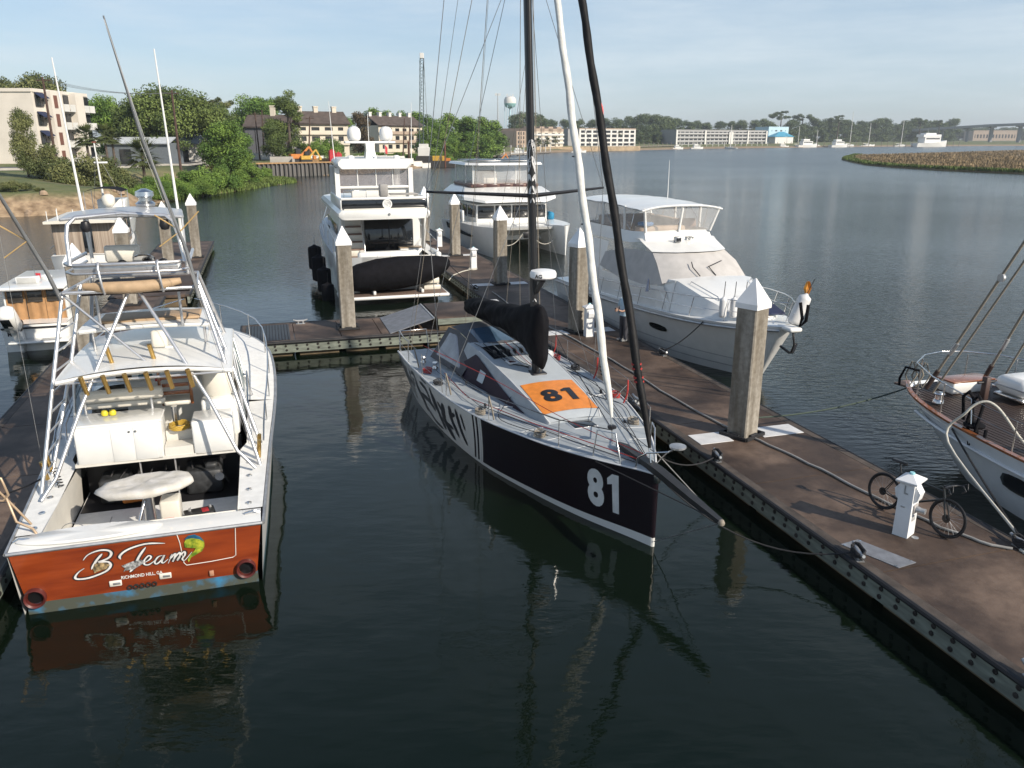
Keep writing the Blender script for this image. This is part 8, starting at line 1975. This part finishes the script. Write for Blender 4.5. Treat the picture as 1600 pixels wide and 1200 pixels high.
# grey utility hatch, drain cap
HAT = mat('grey_hatch', (.17, .18, .20), .6, var=.2, scale=5)
def quad_plate(name, pts, z, th, m, label, cat):
    c = Vector((sum(p[0] for p in pts)/4, sum(p[1] for p in pts)/4)); mb = MB(); mb.prism([(p[0]-c.x, p[1]-c.y) for p in pts], 0, th)
    t = thing(name, label, cat, (c.x, c.y, z)); mb.build('plate', m, t)
    for p in pts: MB().lathe([(.025, th), (.025, th+.004), (0, th+.004)], (lerp(c.x, p[0], .88)-c.x, lerp(c.y, p[1], .88)-c.y, 0), 8).build('screw', STEEL, t)
    return t
v0, u0 = pv(6.2, 12.05)
quad_plate('utility_hatch', [Mx(v0+a, u0+b)[:2] for a, b in ((-.42, .46), (-.02, .52), (.36, -.42), (-.04, -.48))], DZ+.002, .012, HAT, 'grey utility hatch plate set in the dock before the pedestal', 'hatch')
o = MB().lathe([(.06, 0), (.06, .006), (.045, .008), (0, .006)], n=14).build('drain_cap', GALV); o.location = (*Mx(v0+1.0, u0+.3)[:2], DZ+.001); tag(o, 'small round metal cap in the dock beside the hatch', 'cap')
# ramp plate and raised landing on the finger dock
t = thing('ramp_plate', 'grey metal ramp plate tilted over the gap in the finger dock', 'ramp', Mx(4.75, 29.35, 0), PHI)
m = MB(); m.loft([[(-.85, -1.35, .575), (-.85, 1.35, .575), (-.85, 1.35, .545), (-.85, -1.35, .545)], [(.75, -1.35, 1.02), (.75, 1.35, 1.02), (.75, 1.35, .99), (.75, -1.35, .99)]]); m.build('plate', HAT, t)
m = MB(); m.bar((.76, -1.37, 1.02), (.76, 1.37, 1.02), .06, .03); m.build('hinge', GALV, t)
t = thing('dock_landing', 'raised concrete landing block joining finger dock and main dock', 'landing', Mx(7.12, 29.35, 0), PHI)
boxpart('block', (0, 0, .48), (2.9, 2.75, .96), FLOAT, t, .03); boxpart('deck', (0, 0, .985), (3.0, 2.85, .07), SLAB, t, .02); m = MB(); m.bar((-1.5, -1.46, .9), (1.5, -1.46, .9), .08, .2); m.build('waler', WALER, t); boxpart('corner_plate', (1.2, .9, 1.03), (.6, .9, .02), PADW, t, .01)
t = thing('deck_grating', 'black mesh grating at the left end of the finger dock', 'grating', Mx(-.3, 29.35, DZ+.002), PHI)
boxpart('mat', (0, 0, .008), (1.5, 2.5, .012), BLACK, t, .004)
for k in range(14): boxpart('grate_bar', (-.68 + k*.105, 0, .02), (.03, 2.45, .012), RUBBER, t, .003)
# cleats
for (px_, lab, rope, rz_) in (((8.95, 14.2), 'dock cleat with black rope left of the nearest piling', ROPED, 1.3), ((8.97, 9.75), 'dock cleat with black rope beside the grey hatch', ROPED, 1.2), ((8.97, 6.4), 'bare dock cleat at the lower right corner', None, 1.4), ((8.97, 18.3), 'dock cleat beside the bow of the racing sailboat', None, 1.57), ((11.88, 22.5), 'dock cleat holding the cruiser bow line', ROPED, 1.57), ((11.88, 9.2), 'dock cleat holding the right sailboat stern line', ROPED, 1.57), ((8.97, 35.5), 'dock cleat holding the yacht stern line', ROPED, 1.57), ((11.88, 42.5), 'dock cleat near the catamaran bow', ROPED, 1.57), ((.9, 30.6), 'dock cleat on the rear edge of the finger dock', None, 0)):
    cleat(Mx(px_[0], px_[1], DZ), PHI + rz_, lab, rope, 1.25)
# mooring lines
line_thing('mooring_line', sag(Mx(11.88, 22.5, .7), cw(12.2, -1.5, 1.75), .12), .018, ROPED, 'dark bow line from the cruiser to the dock')
line_thing('mooring_line', sag((5.75, 17.8, .95), kw(-.3, -.5, 1.2), .16), .02, mat('green_rope', (.04, .06, .045), .8), 'dark green line from the nearest piling to the right sailboat')
line_thing('mooring_line', sag(Mx(11.88, 9.2, .68), kw(2.6, -2.05, 1.25), .05), .022, ROPED, 'black spring line from the right sailboat down to the dock')
line_thing('mooring_line', sag(Mx(8.97, 14.2, .66), rc(10.4, .55, 1.4), .25), .014, ROPED, 'thin black line from the racing sailboat bow to the dock cleat')
line_thing('mooring_line', sag(Mx(8.97, 9.75, .66), rc(11.3, .1, 1.35), .55, 14), .014, ROPED, 'long slack black line along the dock edge to the racing sailboat')
line_thing('mooring_line', sag(Mx(8.95, 25.0, .66), rc(2.0, 2.1, 1.2), .1), .014, ROPED, 'stern line of the racing sailboat to the dock')
line_thing('mooring_line', sag(Mx(11.88, 42.5, .66), ct_ if False else Mx(13.7, 49.3, 1.7), .3), .025, ROPEW, 'white bow line of the catamaran')
line_thing('mooring_line', sag(Mx(8.97, 35.5, .66), yw(1.6, -2.4, 2.0), .1), .018, ROPED, 'black stern line of the motor yacht')
line_thing('mooring_line', sag(Mx(-6.0, 16.5, .6), sf(2.3, 1.85, 1.4), .1), .016, ROPED, 'dark line from the left dock to the fishing boat')
# hose along the dock
hp = [(-.9, 36.0), (.3, 31.5), (2.2, 27.0), (3.4, 23.5), (4.3, 20.5), (5.15, 18.3), (5.85, 17.0), (6.5, 15.6), (7.1, 14.2), (7.7, 12.95), (8.2, 12.3), (8.62, 12.15)]
P = []
for i in range(len(hp)-1):
    for k in range(5): P.append((lerp(hp[i][0], hp[i+1][0], k/5) + .03*math.sin(i*2+k), lerp(hp[i][1], hp[i+1][1], k/5), DZ + .03))
line_thing('shore_cable', P, .026, mat('grey_hose', (.30, .29, .27), .6, var=.2), 'long grey shore power cable running along the main dock', 'cable', 7)
line_thing('shore_cable', smoothp([(8.62, 12.15, DZ+.03), (8.75, 12.1, DZ+.05), kw(3.35, -2.9, 1.3), kw(3.4, -2.62, 1.95), kw(3.55, -2.4, 2.2), kw(3.75, -2.2, 2.1), kw(4.1, -1.95, 1.6), kw(4.3, -1.8, 1.35)]), .026, ROPEW, 'white shore cable rising from the dock over the right sailboat rail', 'cable', 7)
pc = [(-2.1 + .22*math.cos(k*.5)*(1+.1*math.sin(k)), 42.6 + .25*math.sin(k*.5), DZ + .02 + .001*k) for k in range(40)] + [(-2.6, 41.8, DZ+.03), (-3.0, 40.6, DZ+.03), (-3.1, 39.2, DZ+.02)]
line_thing('hose', pc, .025, ROPEW, 'white water hose coiled at the pedestal near the yacht', 'hose', 6)
# person standing on the dock
def make_person():
    t = thing('person', 'person in light blue shirt and dark trousers looking at a phone on the dock', 'person', (3.85, 26.9, DZ), math.radians(-150))
    SK = mat('skin', (.42, .26, .19), .6, var=.05); SH = mat('light_blue_shirt', (.34, .46, .55), .8, var=.08, scale=6, bump=.2, bscale=20); TR_ = mat('dark_trousers', (.045, .045, .055), .85, var=.15); HR = mat('dark_hair', (.03, .022, .018), .7)
    me = bpy.data.meshes.new('body'); V = [(0, 0, .95), (0, 0, 1.2), (0, 0, 1.42), (0, 0, 1.52), (.02, 0, 1.60), (.02, 0, 1.74), (0, .17, 1.42), (.02, .23, 1.15), (.22, .14, 1.08), (.32, .08, 1.13), (0, -.17, 1.42), (.02, -.23, 1.15), (.22, -.12, 1.08), (.32, -.06, 1.13), (0, .09, .88), (.01, .10, .5), (0, .11, .09), (.14, .12, .03), (0, -.09, .88), (.02, -.11, .5), (0, -.12, .09), (.14, -.13, .03)]
    E = [(0, 1), (1, 2), (2, 3), (3, 4), (4, 5), (2, 6), (6, 7), (7, 8), (8, 9), (2, 10), (10, 11), (11, 12), (12, 13), (0, 14), (14, 15), (15, 16), (16, 17), (0, 18), (18, 19), (19, 20), (20, 21)]
    rad = [.14, .13, .12, .05, .075, .085, .055, .042, .034, .028, .055, .042, .034, .028, .085, .06, .042, .035, .085, .06, .042, .035]
    me.from_pydata(V, E, []); o = bpy.data.objects.new('body', me); COL.objects.link(o); o.parent = t; me.materials.append(SK)
    sk = o.modifiers.new('Skin', 'SKIN')
    for i, r in enumerate(rad): me.skin_vertices[0].data[i].radius = (r*(1 if i not in (0, 1, 2) else .85), r*(1 if i not in (0, 1, 2) else 1.15))
    me.skin_vertices[0].data[0].use_root = True
    ss = o.modifiers.new('Subdivision', 'SUBSURF'); ss.levels = 2; ss.render_levels = 2; sk.use_smooth_shade = True
    el = lambda x, y, z, a, b: [(x + a*math.cos(k*PI/6), y + b*math.sin(k*PI/6), z) for k in range(12)]
    m = MB(); m.loft([el(0, 0, .90, .15, .205), el(0, 0, 1.05, .145, .195), el(0, 0, 1.25, .15, .21), el(0, 0, 1.40, .135, .215), el(0, 0, 1.475, .09, .14), el(.0, 0, 1.51, .065, .075)])
    for s_ in (1, -1): m.tube([(0, s_*.15, 1.43), (.0, s_*.215, 1.36), (.02, s_*.245, 1.2)], [.075, .075, .07], 10)
    part('shirt', m, SH, t, 60)
    m = MB(); m.loft([el(0, 0, .80, .135, .185), el(0, 0, .98, .14, .19)])
    for s_ in (1, -1): m.loft([el(.0, s_*.09, .86, .105, .10), el(.015, s_*.10, .5, .08, .08), el(.0, s_*.115, .08, .068, .07)])
    part('trousers', m, TR_, t, 60)
    for s_ in (1, -1): boxpart('shoe', (.05, s_*.12, .045), (.28, .1, .09), mat('grey_shoe', (.2, .2, .2), .7), t, .04)
    m = MB(); m.lathe([(0, .1), (.06, .09), (.095, .04), (.1, -.02), (.09, -.05)], (-.012, 0, 1.70), 14); part('hair', m, HR, t, 60)
    boxpart('nose', (.118, 0, 1.655), (.035, .025, .035), SK, t, .01)
    for s_ in (1, -1): boxpart('ear', (.02, s_*.092, 1.66), (.04, .02, .055), SK, t, .008); boxpart('eye', (.098, s_*.035, 1.68), (.015, .022, .012), BLACK, t, .004)
    boxpart('mouth', (.102, 0, 1.61), (.012, .045, .01), mat('lip', (.25, .1, .09), .6), t, .003)
    for s_ in (1, -1):
        for k in range(4): tubepart('finger', [(.33, s_*(.055 - .004*k), 1.15 - .022*k), (.385, s_*(.04), 1.155 - .022*k), (.40, s_*.012, 1.15 - .022*k)], .009, SK, t, 5)
        tubepart('thumb', [(.31, s_*.05, 1.15), (.34, s_*.03, 1.185), (.36, s_*.015, 1.19)], .010, SK, t, 5)
    return t
make_person()
t = thing('phone', 'dark phone held in both hands by the person on the dock', 'phone', (3.85 + .385*math.cos(math.radians(-150)), 26.9 + .385*math.sin(math.radians(-150)), DZ + 1.135), math.radians(-150))
boxpart('case', (0, 0, 0), (.015, .075, .13), BLACK, t, .006); boxpart('camera_bump', (.009, .015, .04), (.006, .025, .03), BLACK, t, .002)
# ================================================================== river haze
hz = bpy.data.materials.new('river_haze'); hz.use_nodes = True
for n in list(hz.node_tree.nodes):
    if n.type != 'OUTPUT_MATERIAL': hz.node_tree.nodes.remove(n)
pvn = hz.node_tree.nodes.new('ShaderNodeVolumePrincipled'); pvn.inputs['Density'].default_value = 0.0002; pvn.inputs['Color'].default_value = (.82, .88, .95, 1); pvn.inputs['Anisotropy'].default_value = 0.2
hz.node_tree.links.new(pvn.outputs[0], next(n for n in hz.node_tree.nodes if n.type == 'OUTPUT_MATERIAL').inputs['Volume'])
o = MB().box((500, 2430, 36), (7200, 5300, 77)).build('haze', hz, kind='stuff'); tag(o, 'thin pale haze in the air over the river', 'haze')
